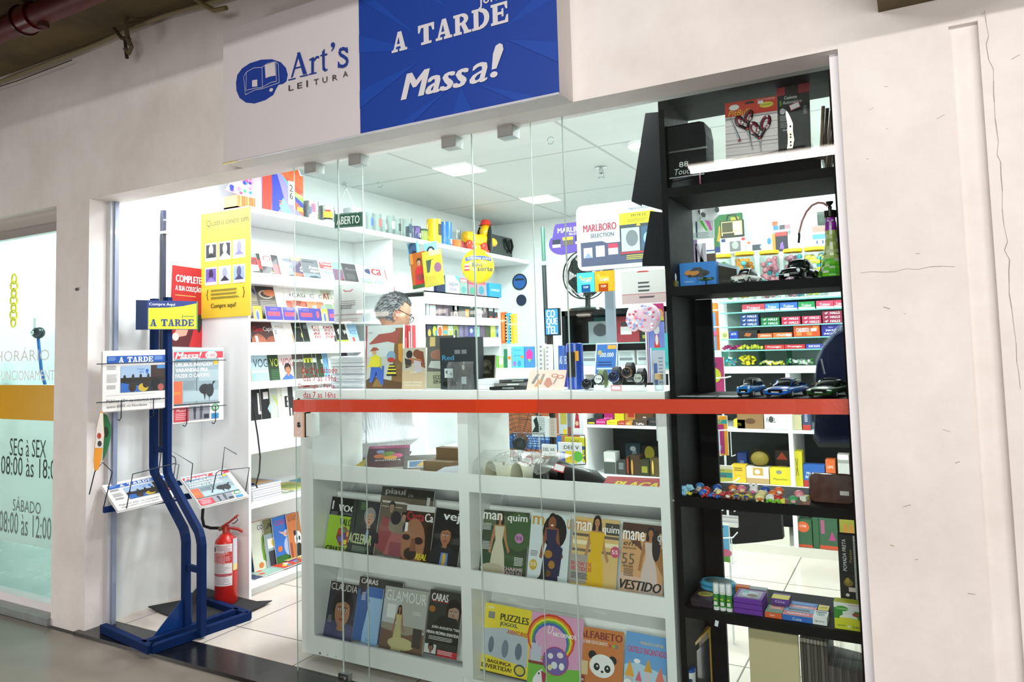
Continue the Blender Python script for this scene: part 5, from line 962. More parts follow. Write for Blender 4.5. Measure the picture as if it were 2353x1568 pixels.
flat('notebook', 'spiral notebook with a framed picture of a yellow boat', 'notebook', (925, 1080), Z3, .2, .28, .01, '4c4c44', 'r .1 .35 .95 .72 e0e0dc;r .14 .39 .9 .68 3c78a8;p .3 .42 .7 .42 .6 .6 .45 .66 d8b03c;r .05 .05 .4 .28 b09c80;r .5 .02 .9 .2 c8a82c', .62, pitch=.18, y=.33)
flat('notebook', 'light blue notebook lying at the front of the upper tier', 'notebook', (905, 1082), Z3, .2, .12, .006, '4a94c0', 'e .4 .5 .25 .2 2c3c4c;r .6 .3 .9 .7 9ab8cc', .2, y=.285)
b = B(); b.box(-.04, .12, 0, .14, 0, .07, '8a7050', 's'); b.box(-.03, .12, .09, .14, .07, .12, '7c6446', 's')
tag(b.build('cardboard_box', loc=(XX(1050, .42, Z3)-.13, .40, Z3)), 'open brown cardboard box on the upper tier before the divider', 'box')
b = B(); b.loft([[(x, y*1.0, z*k) for x, y, z in [(-.14, 0, 0), (.13, .01, 0), (.14, .05, .05), (.12, .12, .08), (-.06, .1, .055), (-.13, .04, .012)]] for k in (0.001, 1)], 'dcdfe8', 's', smooth=False)
tag(b.build('folded_shirt', loc=(XX(1030, .27, Z3)-.02, .262, Z3)), 'white folded football shirt with blue and red marks on the upper tier', 'shirt')
# clogs (cream pair in a plastic bag, black pair)
def clog(loc, rz, col, label, holes, s=1.0, group=None):
    o = empty('clog', loc, label, 'shoe', group, rz=rz)
    b = B(); prof = [(-.13, .034, .02), (-.10, .042, .05), (-.03, .044, .068), (.03, .042, .085), (.075, .040, .095)]
    rings = []
    for y, w, h in prof:
        rings.append([(w*1.12*math.cos(t), y, .012+h*max(0, math.sin(t))**.8) if math.sin(t) > 0 else (w*1.12*math.cos(t), y, .012+.004*math.sin(t)) for t in [2*math.pi*k/24 for k in range(24)]])
    b.loft(rings, col, 'b', cap=False); v = []
    inner = [[(x*.88, y, .014+(z-.012)*.93) for x, y, z in r] for r in rings[2:]]
    b.loft([[p for p in r] for r in inner], col, 'b', cap=False); b.loft([rings[-1], inner[-1]], col, 'b', cap=False)
    b.add([tuple(p) for p in rings[0]], [tuple(range(24))], col, 'b'); b.build('upper', o)
    c = B(); c.loft([[(.050*k*math.cos(t), .02+.155*k*math.sin(t), z) for t in [2*math.pi*j/24 for j in range(24)]] for z, k in ((0, .94), (.006, 1), (.018, 1.0), (.022, .95))], col, 'b'); c.build('sole', o)
    if holes:
        c = B()
        for (x, y) in ((0, -.09), (-.02, -.05), (.02, -.05), (0, -.02), (-.025, .01), (.025, .01), (0, .04)):
            t = min(1, (y+.13)/.205); zt_ = .012+.02+.075*t**.62; c.m = Matrix.Translation((x, y, zt_-abs(x)*.35)); c.lathe([(0, .002), (.006, .002), (.0065, -.003)], '6a6252', 'm', 8)
        c.build('vent_hole', o)
    o.scale = (s, s, s); return o
X1 = XX(1148, .33, Z3+.02); X2 = XX(1208, .33, Z3+.02)
def clogs(px, y, rz, col, lab, holes): clog((XX(px, y, Z3+.02), y, Z3), rz, col, lab, holes, .92)
clogs(1152, .425, math.pi-.22, 'e4dfc8', 'cream clog with vent holes, nearer the divider', True)
clogs(1212, .425, math.pi-.22, 'e6e1cc', 'cream clog with vent holes, beside the black shoes', True)
clogs(1268, .42, math.pi-.5, '161618', 'black clog with a price label, standing next to the cream pair', False)
clogs(1325, .42, math.pi-.75, '141416', 'black clog lying nearest the red magazine', False)
clogs(1300, .50, 1.2, '1a1a1c', 'black clog turned sideways behind the other two', False)
b = B(); y = .345; P = Vector((XX(1285, .33, .98), .33, .965)); b.m = Matrix.Translation(P) @ Matrix.Rotation(.2, 4, 'Y') @ Matrix.Rotation(-.5, 4, 'X'); b.box(-.024, .024, -.001, 0, -.016, .016, 'c83c4c', 'p'); b.box(-.021, .021, -.002, -.001, -.011, .013, 'f0eef0', 'p'); tag(b.build('price_sticker'), 'white price sticker with a red edge on the black clog', 'sticker')
b = B(); P = Vector((XX(1213, .36, 1.0), .355, .985)); b.m = Matrix.Translation(P) @ Matrix.Rotation(.15, 4, 'Y'); b.box(-.024, .024, -.001, 0, -.014, .014, 'd8485c', 'p'); b.box(-.021, .021, -.002, -.001, -.010, .011, 'f0eef0', 'p'); tag(b.build('price_sticker'), 'white price sticker with a red edge above the cream clogs', 'sticker')
b = B(); x0, x1 = XX(1105, .38, .9), XX(1290, .38, .9); rr = random.Random(6); n_ = 14
b.loft([[(x0+(x1-x0)*i/n_, .262, Z3+.004), (x0+(x1-x0)*i/n_, .268+.012*rr.random(), Z3+.085+.02*math.sin(i*.9)), (x0+(x1-x0)*i/n_, .36, Z3+.125+.014*math.sin(i*1.7)), (x0+(x1-x0)*i/n_, .50, Z3+.11+.02*rr.random()), (x0+(x1-x0)*i/n_, .55, Z3+.01)] for i in range(n_+1)], 'fafcfa', 'T', cap=False, smooth=True, closed=False)
tag(b.build('plastic_bag'), 'clear crinkled plastic bag around the cream clogs', 'bag')
flat('magazine', 'red football magazine with a big yellow title lying on the upper tier', 'magazine', (1372, 1108), Z3, .27, .16, .006, 'b8282c', 'I .14 .42 .8 .34 ecd82c PLACAR;l .3 .9 .5 1 d88080 .04;p .04 0 .7 0 .5 .22 .1 .4 8a9aa8;r .1 .05 .5 .2 4a5c70', .10, pitch=.28, y=.262)
flat('magazine', 'green magazine with yellow letters beside the red football one', 'magazine', (1500, 1108), Z3, .1, .2, .006, '4c6a44', 'I .1 .3 .8 .3 d8d83c AS', .10, pitch=.2, y=.27)
# ================================================================== goods on the counter top
ZC = DT
def stand(nm, lab, cat, px0, px1, pyt, y, bg, spec, th=.012, lean=.06, zb=ZC, group=None, side='e8e4dc', fin='p', wmin=0, yaw=0):
    zmid = zb+.08; x0 = XX(px0, y, zmid); x1 = XX(px1, y, zmid); zt_ = ZZ(pyt, (x0+x1)/2, y); h = (zt_-zb)/math.cos(lean)
    M = frame((x0, y, zb+.0005), (math.cos(yaw), math.sin(yaw), 0), (0, math.sin(lean), math.cos(lean))); return leaf(nm, lab, cat, M, (x1-x0)/math.cos(yaw), h, th, bg, spec, group, side, fin)
stand('comic_book', 'tall comic book with a cowboy in a yellow shirt on a stage stair', 'book', 838, 943-20, 748, .31, 'c4cccc', 'r 0 0 1 .5 b8bcb4;p .7 0 1 0 1 .95 .8 .95 .75 .4 7c5a34;p .1 .72 .35 .86 .7 .88 .95 .95 .85 .7 .6 .74 .1 .7 a05048;t .08 .88 .1 .02 333 Brasil;p 0 0 1 0 1 .1 .6 .14 .2 .2 0 .12 5c4028;p .2 .03 .48 .03 .45 .14 .3 .16 8c6c3c;p .38 .12 .44 .34 .32 .36 .2 .1 .12 .1 .16 .34 3c62b8;p .5 .05 .52 .36 .2 .36 .12 .12 .2 .1 .3 .28 .42 .08 3c62b8;p .14 .34 .38 .34 .4 .5 .28 .54 .14 .5 d8cc30;p .38 .36 .46 .3 .42 .5 c8bc2c;p .14 .5 .1 .38 .04 .34 .08 .33 .16 .38 d8cc30;e .24 .57 .06 .035 c89a70;p .12 .59 .38 .61 .3 .65 .2 .655 9a5038;e .7 .5 .12 .09 7ca0b8;e .7 .45 .1 .04 b03c34;p .58 .2 .86 .2 .8 .38 .66 .38 222;r .6 .23 .84 .26 d8c83c;r .61 .29 .83 .31 d8c83c;r .63 .34 .8 .36 d8c83c;p .9 .45 1 .4 1 .7 .88 .7 c88c34;r .0 0 .03 1 b03040')
for i, (p0, p1) in enumerate(((898, 906), (908, 914), (916, 922), (926, 936), (937, 946))):
    stand('comic_book', 'red spined comic book standing behind the cowboy comic', 'book', p0+2, p1+2, 748, .42, 'b8343c', 'r .0 .0 .3 1 f0e8e8;r .5 .2 .7 .8 d88a8a' if i % 2 else 'r .75 .0 1 1 f0ecec;r .2 .5 .5 .9 e8c8c8', .03, 0.0, group='red spined comics behind the cowboy comic', side='c8444c')
stand('novel', 'romance paperback with an embracing couple on the cover', 'book', 923, 976, 800, .30, 'b9b0a0', 'r 0 0 1 .45 c4ac8c;p .6 .95 .9 .9 1 .5 .8 .55 .6 .7 7a4028;e .62 .86 .16 .1 7c4428;e .3 .84 .14 .1 2a2422;p .1 .65 .3 .6 .8 .66 .9 .6 .8 .72 .3 .76 a86c4c;p .1 .75 .4 .7 .4 .55 .15 .5 3c3430;p .5 .7 .8 .66 .85 .4 .55 .4 b8b0b8;t .34 .38 .3 .06 e0d8d0 LIGA;r 0 .56 1 .565 d8c070;t .1 .14 .78 .045 f0ece0 SUSAN STEPHENS;t .12 .07 .74 .045 f0ece0 ROBYN DONALD')
stand('book', 'grey green paperback with hands writing, behind the romance novel', 'book', 976, 1040, 772, .345, '565650', 'r 0 0 1 .32 9a9c84;e .45 .64 .28 .1 8c6050;p .1 .4 .9 .34 .8 .52 .2 .52 b0b4b0;r .15 .8 .35 .98 c8b070;B .3 .17 .75 .08 3a3c2c ECONOMIA;B .3 .09 .75 .07 3a3c2c SEM ACUMULAR')
red = stand('boxed_headphones', 'dark grey boxed gadget in shiny film with blue letters', 'box', 1012, 1093, 776, .30, '34383c', 'b .06 .56 .34 .1 4a90b8 Red;r .12 .22 .36 .4 c4ccd0;r .42 .68 .58 .76 7a7e80;r .62 .68 .76 .76 7a7e80;t .16 .3 .05 .06 555 I;t .26 .26 .08 .07 555 4;r .6 .1 .74 .24 aab0b4;e .66 .42 .04 .05 9aa0a4;e .25 .1 .2 .06 1c1e20', .07, .0, side='2a2c30', fin='g')
b = B(); x = XX(1060, .29, 1.4); rr = random.Random(9); b.loft([[(x-.07+.14*i/8+.004*rr.random(), .285-.012*rr.random(), ZC+.002), (x-.07+.14*i/8, .282-.01*rr.random(), ZC+.1), (x-.07+.14*i/8+.006*rr.random(), .286-.012*rr.random(), ZC+.12)] for i in range(9)], 'f4f8f8', 'T', cap=False, closed=False); tag(b.build('clear_film'), 'crinkled clear film over the dark boxed gadget', 'film')
stand('metal_case', 'dark silvery cigarette case with an engraved relief standing open', 'case', 1094, 1135, 817, .36, '8a8674', 'r .04 .04 .96 .96 5c5848;e .5 .5 .34 .32 a09a84;e .45 .6 .14 .12 c8c4b0;e .6 .4 .12 .14 6c6854;p .2 .2 .8 .2 .6 .35 .3 .3 b8b4a0', .012, .12, zb=ZC+.045, fin='k', side='8a8a80')
b = B(); b.box(0, .11, 0, .1, 0, .043, 'e4e8ec', 's'); b.box(.001, .109, -.0006, 0, .02, .022, 'b8bcc4'); tag(b.build('small_box', loc=(XX(1096, .30, ZC), .30, ZC)), 'small white carton on the counter under the silvery case', 'box')
b = B(); b.box(0, .12, 0, .09, 0, .03, 'ece4e6', 's'); tag(b.build('small_box', loc=(XX(1140, .42, ZC), .42, ZC)), 'flat pale pink carton behind the black wallets on the counter', 'box')
for i in range(3):
    b = B(); b.box(-.085, .085, -.05, .05, 0, .012, '141618', 'g'); b.box(-.03, .02, -.051, -.05, .004, .009, '8a8e90', 'k')
    P = Vector((XX(1176+i*7, .33+.03*i, ZC), .33+.03*i, ZC+.001+.0135*i)); tag(b.build('wallet', M=Matrix.Translation(P) @ Matrix.Rotation(.3+.15*i, 4, 'Z')), ['black glossy wallet at the bottom of the pile on the counter', 'black glossy wallet in the middle of the counter pile', 'black glossy wallet on top of the counter pile'][i], 'wallet')
stand('manicure_kit', 'pink card of nail tools with clippers and scissors, leaning on the counter', 'nail kit', 1208, 1292, 852, .245, 'ecc8bc', 'p 0 0 .95 0 1 .98 .12 1 ecc8bc;p .1 .35 .18 .3 .3 .8 .22 .82 8a8078;p .3 .3 .38 .28 .45 .8 .38 .82 9a8c80;p .2 .2 .26 .16 .4 .5 .3 .52 d8945c;p .45 .3 .58 .1 .7 .3 .6 .62 .5 .6 c08474;e .72 .72 .1 .09 c07c6c;e .72 .72 .06 .055 ecc8bc;e .88 .66 .1 .09 c07c6c;e .88 .66 .06 .055 ecc8bc;p .7 .3 .76 .62 .8 .6 .74 .3 a08c84;r .36 0 .7 .12 f4e4dc', .006, .45)
# paper stack and small booklets by the man
b = B(); rr = random.Random(21)
for i in range(26): d = rr.uniform(-.006, .006); b.box(-.10+d, .10+d, -.07-d, .07, i*.006, i*.006+.0045, rr.choice(['e8eaee', 'dfe2e8', 'c8ccd4']), 's')
tag(b.build('paper_stack', loc=(XX(826, .42, ZC)-.02, .42, ZC)), 'stack of white papers on the counter beside the man', 'paper stack')
b = B(); b.box(0, .12, 0, .1, 0, .006, '6aa8c8', 'p'); tag(b.build('booklet', loc=(XX(758, .46, ZC), .46, ZC)), 'pale blue booklet lying on the counter left part'.replace(' left part', ' behind the door lettering'), 'booklet')
# sheet of paper taped on the glass
def taped(px0, py0, px1, py1, lab, spec, col='f0eef0', y=GY+.02, nm='paper_notice'):
    A_ = U(px0, py1, 'y', y); C = U(px1, py0, 'y', y); return leaf(nm, lab, 'notice', Matrix.Translation((A_.x, y, A_.z)), C.x-A_.x, C.z-A_.z, .001, col, spec)
taped(768, 650, 833, 745, 'white sheet with a red arc taped inside the glass, among the magazines', 'p .3 .86 .7 .86 .6 .8 .4 .8 d8848c;p .36 .87 .64 .87 .58 .83 .42 .83 f0eef0;l .25 .55 .55 3 b8a8b0 .05;r .0 .2 1 .24 d0b8c0;l .2 .45 .5 3 6a6a74 .04;l .1 .1 .8 2 d8b8c0 .05')
taped(1430, 618, 1528, 700, 'white and red sheet seen from its back, taped on the glass', 'r 0 .25 1 .3 c87078;r 0 .0 1 .06 8a7a80;p .35 .95 .65 .95 .6 .99 .4 .99 d84a50;l .38 .6 .3 3 5c5c64 .12;r 0 .0 1 .28 e4c8cc;l .4 .16 .4 1 6a5c64 .12', y=GY+.03)
# watches on pillow holders
def watch(px, py, r, face, strap, lab, dig=None, y=.29, strap2=None):
    x = XX(px, y, 1.34); z = ZZ(py, x, y); o = empty('wristwatch', (x, y, ZC), lab, 'watch', 'wristwatches on the counter'); zc_ = z-ZC
    tl = .25; Mf = Matrix.Translation((0, 0, zc_)) @ Matrix.Rotation(-tl, 4, 'X') @ Matrix.Rotation(math.pi/2, 4, 'X')
    b = B(); b.m = Mf; b.lathe([(0, 0), (r*.95, 0), (r, .004), (r, .010), (r*.82, .014), (r*.8, .012)], strap2 or '1c1d20', 'g', 24); b.build('case', o)
    c = B(); c.m = Mf; c.lathe([(0, .0125), (r*.8, .0125)], face, 'g', 24)
    if dig: vs, fs = textmesh(dig, .02, 0); c.m = Mf; c.add([((u-.5)*r*1.0, (v-.5)*r*.4, .0132) for u, v in vs], fs, '222' if face > 'a' else 'ddd', 'm')
    else:
        for a in (.5, 2.2): c.add([(0, 0, .013), (r*.6*math.cos(a), r*.6*math.sin(a), .013), (r*.6*math.cos(a+.08), r*.6*math.sin(a+.08), .013)], [(0, 1, 2)], 'ccc', 'm')
        for k in range(12): a = k*math.pi/6; c.add([(r*.68*math.cos(a-.04), r*.68*math.sin(a-.04), .013), (r*.76*math.cos(a-.04), r*.76*math.sin(a-.04), .013), (r*.76*math.cos(a+.04), r*.76*math.sin(a+.04), .013), (r*.68*math.cos(a+.04), r*.68*math.sin(a+.04), .013)], [(0, 1, 2, 3)], 'aaa', 'm')
    c.build('dial', o)
    s_ = B(); n = 18; ring = []
    for i in range(n+1):
        a = math.pi*.5-.0+2*math.pi*i/n; yy = .03-.038*math.cos(a-math.pi/2+math.pi*0); ring.append((yy, zc_+ (.040)*math.sin(a-math.pi/2+0)))
    v = []
    for i in range(n+1):
        a = 2*math.pi*i/n; yy = .034-.034*math.cos(a); zz = max(.004, zc_+min(zc_-.003, .038)*math.sin(a)+.002); v += [(-r*.55, yy, zz), (r*.55, yy, zz), (r*.55, .034+(yy-.034)*.9, zc_+(zz-zc_)*.9), (-r*.55, .034+(yy-.034)*.9, zc_+(zz-zc_)*.9)]
    s_.add(v, [(4*i+j, 4*i+(j+1) % 4, 4*i+4+(j+1) % 4, 4*i+4+j) for i in range(n) for j in range(4)], strap, 'b'); s_.build('strap', o)
watch(1348, 884, .021, '1a1c20', '1c2230', 'black wristwatch with dark blue strap, nearest the blue box')
watch(1377, 873, .021, 'e0e6e4', '6c7c58', 'wristwatch with a white digital dial and olive strap', '7:34')
watch(1411, 867, .022, '20283c', '191c24', 'black wristwatch with a blue rimmed dial', strap2='2a3a7c')
watch(1442, 857, .021, '24242a', '17181a', 'black wristwatch with a copper rimmed dial, highest', strap2='7a5840')
watch(1468, 871, .021, 'b8c0b8', '141516', 'black wristwatch with a grey digital dial, last of the row', '5:48')
for i, (px, c) in enumerate(((1378, 'e8eaec'), (1417, 'e8a8b0'), (1443, 'eef0f2'), (1470, 'e4e6e8'))):
    b = B(); b.box(-.022, .022, -.001, .0, 0, .022, c, 'p'); b.box(-.016, .016, -.002, -.001, .006, .017, 'f6f6f8', 'p'); b.box(-.022, .022, 0, .02, 0, .001, 'dfe4e6', 'p')
    tag(b.build('price_card', loc=(XX(px, .255, ZC), .252, ZC)), ['small price card in front of the olive strapped watch', 'pink price card in front of the blue rimmed watch', 'small price card in front of the copper rimmed watch', 'small price card in front of the last watch'][i], 'price card')
# blue cylinder packs, lottery card, little bottle
b = B(); x = XX(1322, .36, 1.36); hh = ZZ(790, x, .36)-ZC; b.lathe([(0, 0), (.034, 0), (.034, hh), (.03, hh+.002), (0, hh+.002)], '2448a8', 'g', 26)
b.box(-.02, .015, -.036, -.034, .05, .15, '101218', 'p'); b.box(.012, .03, -.033, -.03, hh-.07, hh-.03, 'e8a030', 'p')
tag(b.build('cylinder_pack', loc=(x, .36, ZC)), 'tall blue glossy cylinder pack with a black jagged patch', 'package')
stand('lottery_card', 'blue and white lottery card with a big prize figure, propped up', 'card', 1362, 1412, 789, .44, 'e8eef2', 'r .05 .3 .97 .97 3c74c0;b .2 .68 .65 .1 f0f4f8 500.000;e .2 .78 .1 .06 c0ac6c;r .55 .86 .95 .95 e8b03c;l .15 .55 .7 2 203c78 .06;r .1 .4 .9 .44 cfe0f0;r .1 .2 .45 .27 5a94d0;r .55 .2 .9 .27 5a94d0;r .3 .05 .7 .14 e0d050', .004, .25)
b = B(); b.lathe([(0, 0), (.016, 0), (.017, .004), (.017, .035), (.015, .04)], 'e8eeee', 'T', 16); b.lathe([(.013, .04), (.015, .042), (.015, .062), (0, .062)], 'c8a878', 'm', 16)
tag(b.build('cork_bottle', loc=(XX(1514, .30, ZC+.03), .30, ZC)), 'tiny glass bottle with a cork by the black shelving', 'bottle')
for i, (px, pyt, c, s_, lab) in enumerate([(1288, 795, '3c62b8', 'b .2 .55 .6 .2 e8f0f8 AS;r 0 0 1 .4 3a2c90', 'slim blue book with white letters behind the nail tools'), (1300, 795, '3258b0', 'b .2 .55 .6 .2 e8f0f8 EG;r 0 0 1 .4 3a2c90', 'slim royal blue book, second behind the nail tools'), (1311, 795, 'e8dc28', 'b .1 .5 .8 .25 333 LE;r 0 0 1 .3 8a5a3c', 'yellow book with black letters behind the nail tools'), (1243, 790, 'e6e2e2', 'l .2 .9 .5 6 999 .1', 'white book with grey lines in the wire rack on the counter'), (1258, 792, 'f0eeee', 'l .2 .9 .5 6 aaa .1', 'cream book in the wire rack on the counter')]):
    stand('book', lab, 'book', px-5, px+6, pyt, .50, c, s_, .03, .03)
# ================================================================== the man
def human():
    hx, hy = XX(905, 1.0, 1.70), 1.0
    body = bpy.data.meshes.new('person'); 
    # facing +x with a slight turn to the back of the shop; skeleton in metres, local origin at the feet
    J = [(0, 0, .94, .145), (0, 0, 1.10, .15), (.015, 0, 1.27, .16), (.02, 0, 1.40, .135), (.035, 0, 1.48, .07), (.06, 0, 1.56, .055),
         (0, .09, .86, .095), (.02, .10, .50, .065), (-.01, .10, .10, .042), (.12, .10, .03, .035),
         (0, -.09, .86, .095), (.02, -.10, .50, .065), (-.01, -.10, .10, .042), (.12, -.10, .03, .035),
         (.01, .18, 1.40, .062), (.06, .235, 1.16, .045), (.24, .20, 1.12, .034), (.33, .18, 1.14, .022),
         (.01, -.18, 1.40, .062), (.06, -.235, 1.16, .045), (.24, -.20, 1.12, .034), (.33, -.18, 1.14, .022)]
    E_ = [(0, 1), (1, 2), (2, 3), (3, 4), (4, 5), (0, 6), (6, 7), (7, 8), (8, 9), (0, 10), (10, 11), (11, 12), (12, 13), (3, 14), (14, 15), (15, 16), (16, 17), (3, 18), (18, 19), (19, 20), (20, 21)]
    def skin(name, J, E_, col, fin, root=0, extra=0, parent=None, sub=2):
        me = bpy.data.meshes.new(name); me.from_pydata([j[:3] for j in J], E_, []); o = bpy.data.objects.new(name, me); COL.objects.link(o)
        o.modifiers.new('skin', 'SKIN'); me.update()
        for i, j in enumerate(J):
            r = j[3]+extra; sv = me.skin_vertices[0].data[i]; ry = j[4] if len(j) > 4 else r; sv.radius = (r, ry); sv.use_root = (i == root)
        s = o.modifiers.new('sub', 'SUBSURF'); s.levels = sub; s.render_levels = sub; o.modifiers['skin'].use_smooth_shade = True
        m = bpy.data.materials.new(name+'_mat'); m.use_nodes = True; N = m.node_tree.nodes; bs = N['Principled BSDF']; bs.inputs['Base Color'].default_value = hexc(col); bs.inputs['Roughness'].default_value = .6 if fin == 's' else .85
        tn = N.new('ShaderNodeTexNoise'); tn.inputs['Scale'].default_value = 9 if fin == 'c' else 60; bp = N.new('ShaderNodeBump'); bp.inputs['Strength'].default_value = .5 if fin == 'c' else .1; bp.inputs['Distance'].default_value = .03 if fin == 'c' else .003
        m.node_tree.links.new(tn.outputs[0], bp.inputs['Height']); m.node_tree.links.new(bp.outputs[0], bs.inputs['Normal']); me.materials.append(m)
        if parent: o.parent = parent
        return o
    p = skin('person', J, E_, 'c4947a', 's'); p.location = (hx-.05, hy-.07, .02); p.rotation_euler = (0, 0, math.radians(58))
    tag(p, 'grey haired man in glasses and a white shirt looking down behind the counter', 'person')
    # head joined into the body mesh is a child of it in skin terms: face, ears, nose modelled on one surface
    hd = B(); S = 26; Rg = 20
    def shape(v):
        x, y, z = v   # unit-ish ball coordinates; +x is the face
        r = math.sqrt(x*x+y*y)+1e-6
        X = x*.100; Y = y*.076; Z = z*.118
        if x < 0: X *= 1.0
        if z < -.15: t = (-z-.15)/.85; X = X*(1-.25*t)+.012*t*(1 if x > 0 else 1.8); Y *= 1-.36*t
        if x > .55 and abs(y) < .35:
            k = 1-abs(y)/.35
            if -.28 < z < .12: X += .022*k*(1-abs((z+.16)/.2))*(1 if z > -.36 else 0) if abs((z+.16)/.2) < 1 else 0
            if -.62 < z < -.40: X += .006*k
            if z < -.75: X += .008*k
        if x > .5 and .12 < z < .3: X += .004
        if x > .5 and .0 < z < .14 and .2 < abs(y) < .6: X -= .006
        return (X, Y, Z)
    hd.ball((0, 0, 0), 1, 'c4947a', 's', S, Rg, fn=shape)
    Hm = Matrix.Translation((.085, 0, 1.655)) @ Matrix.Rotation(math.radians(24), 4, 'Y')
    hd.build('head', p, M=Hm)
    for s_ in (-1, 1):   # ears
        e = B(); e.ball((-.005, s_*.078, -.012), (.022, .008, .034), 'b67c62', 's', 12, 8); e.ball((-.002, s_*.086, -.010), (.013, .004, .022), '9c6450', 's', 10, 6); e.ball((-.004, s_*.080, -.042), (.010, .007, .010), 'b67c62', 's', 8, 6); e.build('ear', p, M=Hm)
        y_ = B(); y_.ball((.083, s_*.03, .010), (.008, .013, .007), 'e8e4e0', 'g', 10, 6); y_.ball((.089, s_*.03, .008), (.004, .006, .006), '3a2a20', 'g', 8, 6); y_.build('eye', p, M=Hm)
        y_ = B(); y_.box(.088, .096, s_*.015, s_*.045, .026, .032, '6a625c', 'c'); y_.build('eyebrow', p, M=Hm)
    m_ = B(); m_.ball((.088, 0, -.066), (.006, .022, .005), '9a5a50', 's', 10, 6); m_.build('mouth', p, M=Hm)
    # hair: cap over the back and top of the skull plus strands
    hr = B(); rr = random.Random(4); GR = ['6f7072', '8d8e90', '56575a', 'a7a8aa', '7c7c7e', '47484a']
    def onhead(th, ph, k):   # th around z, ph elevation
        x, y, z = math.cos(ph)*math.cos(th), math.cos(ph)*math.sin(th), math.sin(ph); q = shape((x, y, z)); return Vector((q[0]*k, q[1]*k, q[2]*k))
    def hairy(th, ph): 
        x = math.cos(ph)*math.cos(th); z = math.sin(ph)
        return z > -.42 and (x < .05 or z > .42+.35*max(0, x)) if x < .1 else z > .62
    n1, n2 = 40, 22
    for i in range(n1):
        for j in range(n2):
            th = 2*math.pi*(i+.5)/n1; ph = -math.pi/2+math.pi*(j+.5)/n2
            if not hairy(th, ph): continue
            a0, a1 = 2*math.pi*i/n1, 2*math.pi*(i+1)/n1; p0, p1 = -math.pi/2+math.pi*j/n2, -math.pi/2+math.pi*(j+1)/n2
            hr.add([tuple(onhead(a, q, 1.05)) for a, q in ((a0, p0), (a1, p0), (a1, p1), (a0, p1))], [(0, 1, 2, 3)], rr.choice(GR[:3]+['4c4d50']), 'c', True)
    for k in range(5200):
        th = rr.uniform(0, 2*math.pi); ph = math.asin(rr.uniform(-.42, 1))
        if not hairy(th, ph): continue
        a = onhead(th, ph, 1.045); d = Vector((-.5, 0, -.6)) if math.cos(th) < .3 else Vector((-.9, 0, .1)); nrm = a.normalized(); d = (d-nrm*d.dot(nrm)); d = (d.normalized() if d.length > .01 else Vector((-1, 0, 0)))+Vector((rr.uniform(-.35, .35), rr.uniform(-.35, .35), rr.uniform(-.3, .3)))
        L = rr.uniform(.014, .03); m1 = a+d*L*.5+nrm*.006; t_ = a+d*L+nrm*rr.uniform(.004, .012); sd = nrm.cross(d).normalized()*.0009
        hr.add([tuple(a-sd), tuple(a+sd), tuple(m1+sd), tuple(m1-sd), tuple(t_)], [(0, 1, 2, 3), (3, 2, 4)], rr.choice(GR), 'm')
    hr.build('hair', p, M=Hm)
    bd = B()   # short grey beard on the jaw
    for k in range(1500):
        th = rr.uniform(-1.25, 1.25); ph = -rr.uniform(.35, 1.15); a = onhead(th, ph, 1.01)
        if abs(th) < .45 and ph > -.55: continue
        nrm = a.normalized(); t_ = a+nrm*.006+Vector((.002, 0, -.008)); sd = Vector((-nrm.y, nrm.x, 0)).normalized()*.0008; bd.add([tuple(a-sd), tuple(a+sd), tuple(t_)], [(0, 1, 2)], rr.choice(['b8b8b6', 'd0d0ce', '9a9896']), 'm')
    bd.build('beard', p, M=Hm)
    gl = B()
    for s_ in (-1, 1):
        gl.tube([(.108, s_*(.034+.025*math.cos(t)), .004+.018*math.sin(t)) for t in [2*math.pi*k/14 for k in range(14)]], .0018, '17181a', 'g', 6, True)
        gl.tube([(.106, s_*.060, .010), (.07, s_*.078, .012), (.0, s_*.086, .014), (-.02, s_*.084, .0)], .0022, '17181a', 'g', 6)
    gl.tube([(.108, -.01, .006), (.112, 0, .010), (.108, .01, .006)], .0018, '17181a', 'g', 6); gl.build('glasses', p, M=Hm)
    # hands with fingers
    for s_ in (-1, 1):
        W0 = Vector((.33, s_*.18, 1.14)); J2 = [(W0.x-.01, W0.y, W0.z, .020), (W0.x+.045, W0.y, W0.z-.004, .030, .016)]; E2 = [(0, 1)]
        for k, (dy, L) in enumerate(((-.026, .062), (-.009, .074), (.009, .070), (.026, .055))):
            i0 = len(J2); J2 += [(W0.x+.075, W0.y+dy, W0.z-.004, .0095), (W0.x+.075+L*.45, W0.y+dy*1.15, W0.z-.010, .0085), (W0.x+.075+L*.75, W0.y+dy*1.2, W0.z-.028, .0078), (W0.x+.075+L*.82, W0.y+dy*1.2, W0.z-.045, .007)]; E2 += [(1, i0), (i0, i0+1), (i0+1, i0+2), (i0+2, i0+3)]
        i0 = len(J2); J2 += [(W0.x+.03, W0.y-s_*.03, W0.z-.006, .011), (W0.x+.06, W0.y-s_*.05, W0.z-.018, .0095), (W0.x+.085, W0.y-s_*.055, W0.z-.028, .008)]; E2 += [(1, i0), (i0, i0+1), (i0+1, i0+2)]
        skin('hand', J2, E2, 'c4947a', 's', parent=p)
    JS = [(0, 0, .80, .165, .19), (0, 0, .95, .16, .185), (0, 0, 1.12, .165, .185), (.015, 0, 1.28, .165, .18), (.02, 0, 1.41, .12, .15), (.032, 0, 1.475, .072, .075), (.01, .19, 1.405, .080), (.035, .225, 1.28, .074), (.055, .24, 1.19, .07), (.01, -.19, 1.405, .080), (.035, -.225, 1.28, .074), (.055, -.24, 1.19, .07)]
    skin('shirt', JS, [(0, 1), (1, 2), (2, 3), (3, 4), (4, 5), (4, 6), (6, 7), (7, 8), (4, 9), (9, 10), (10, 11)], 'e6e8ee', 'c', root=2, parent=p)
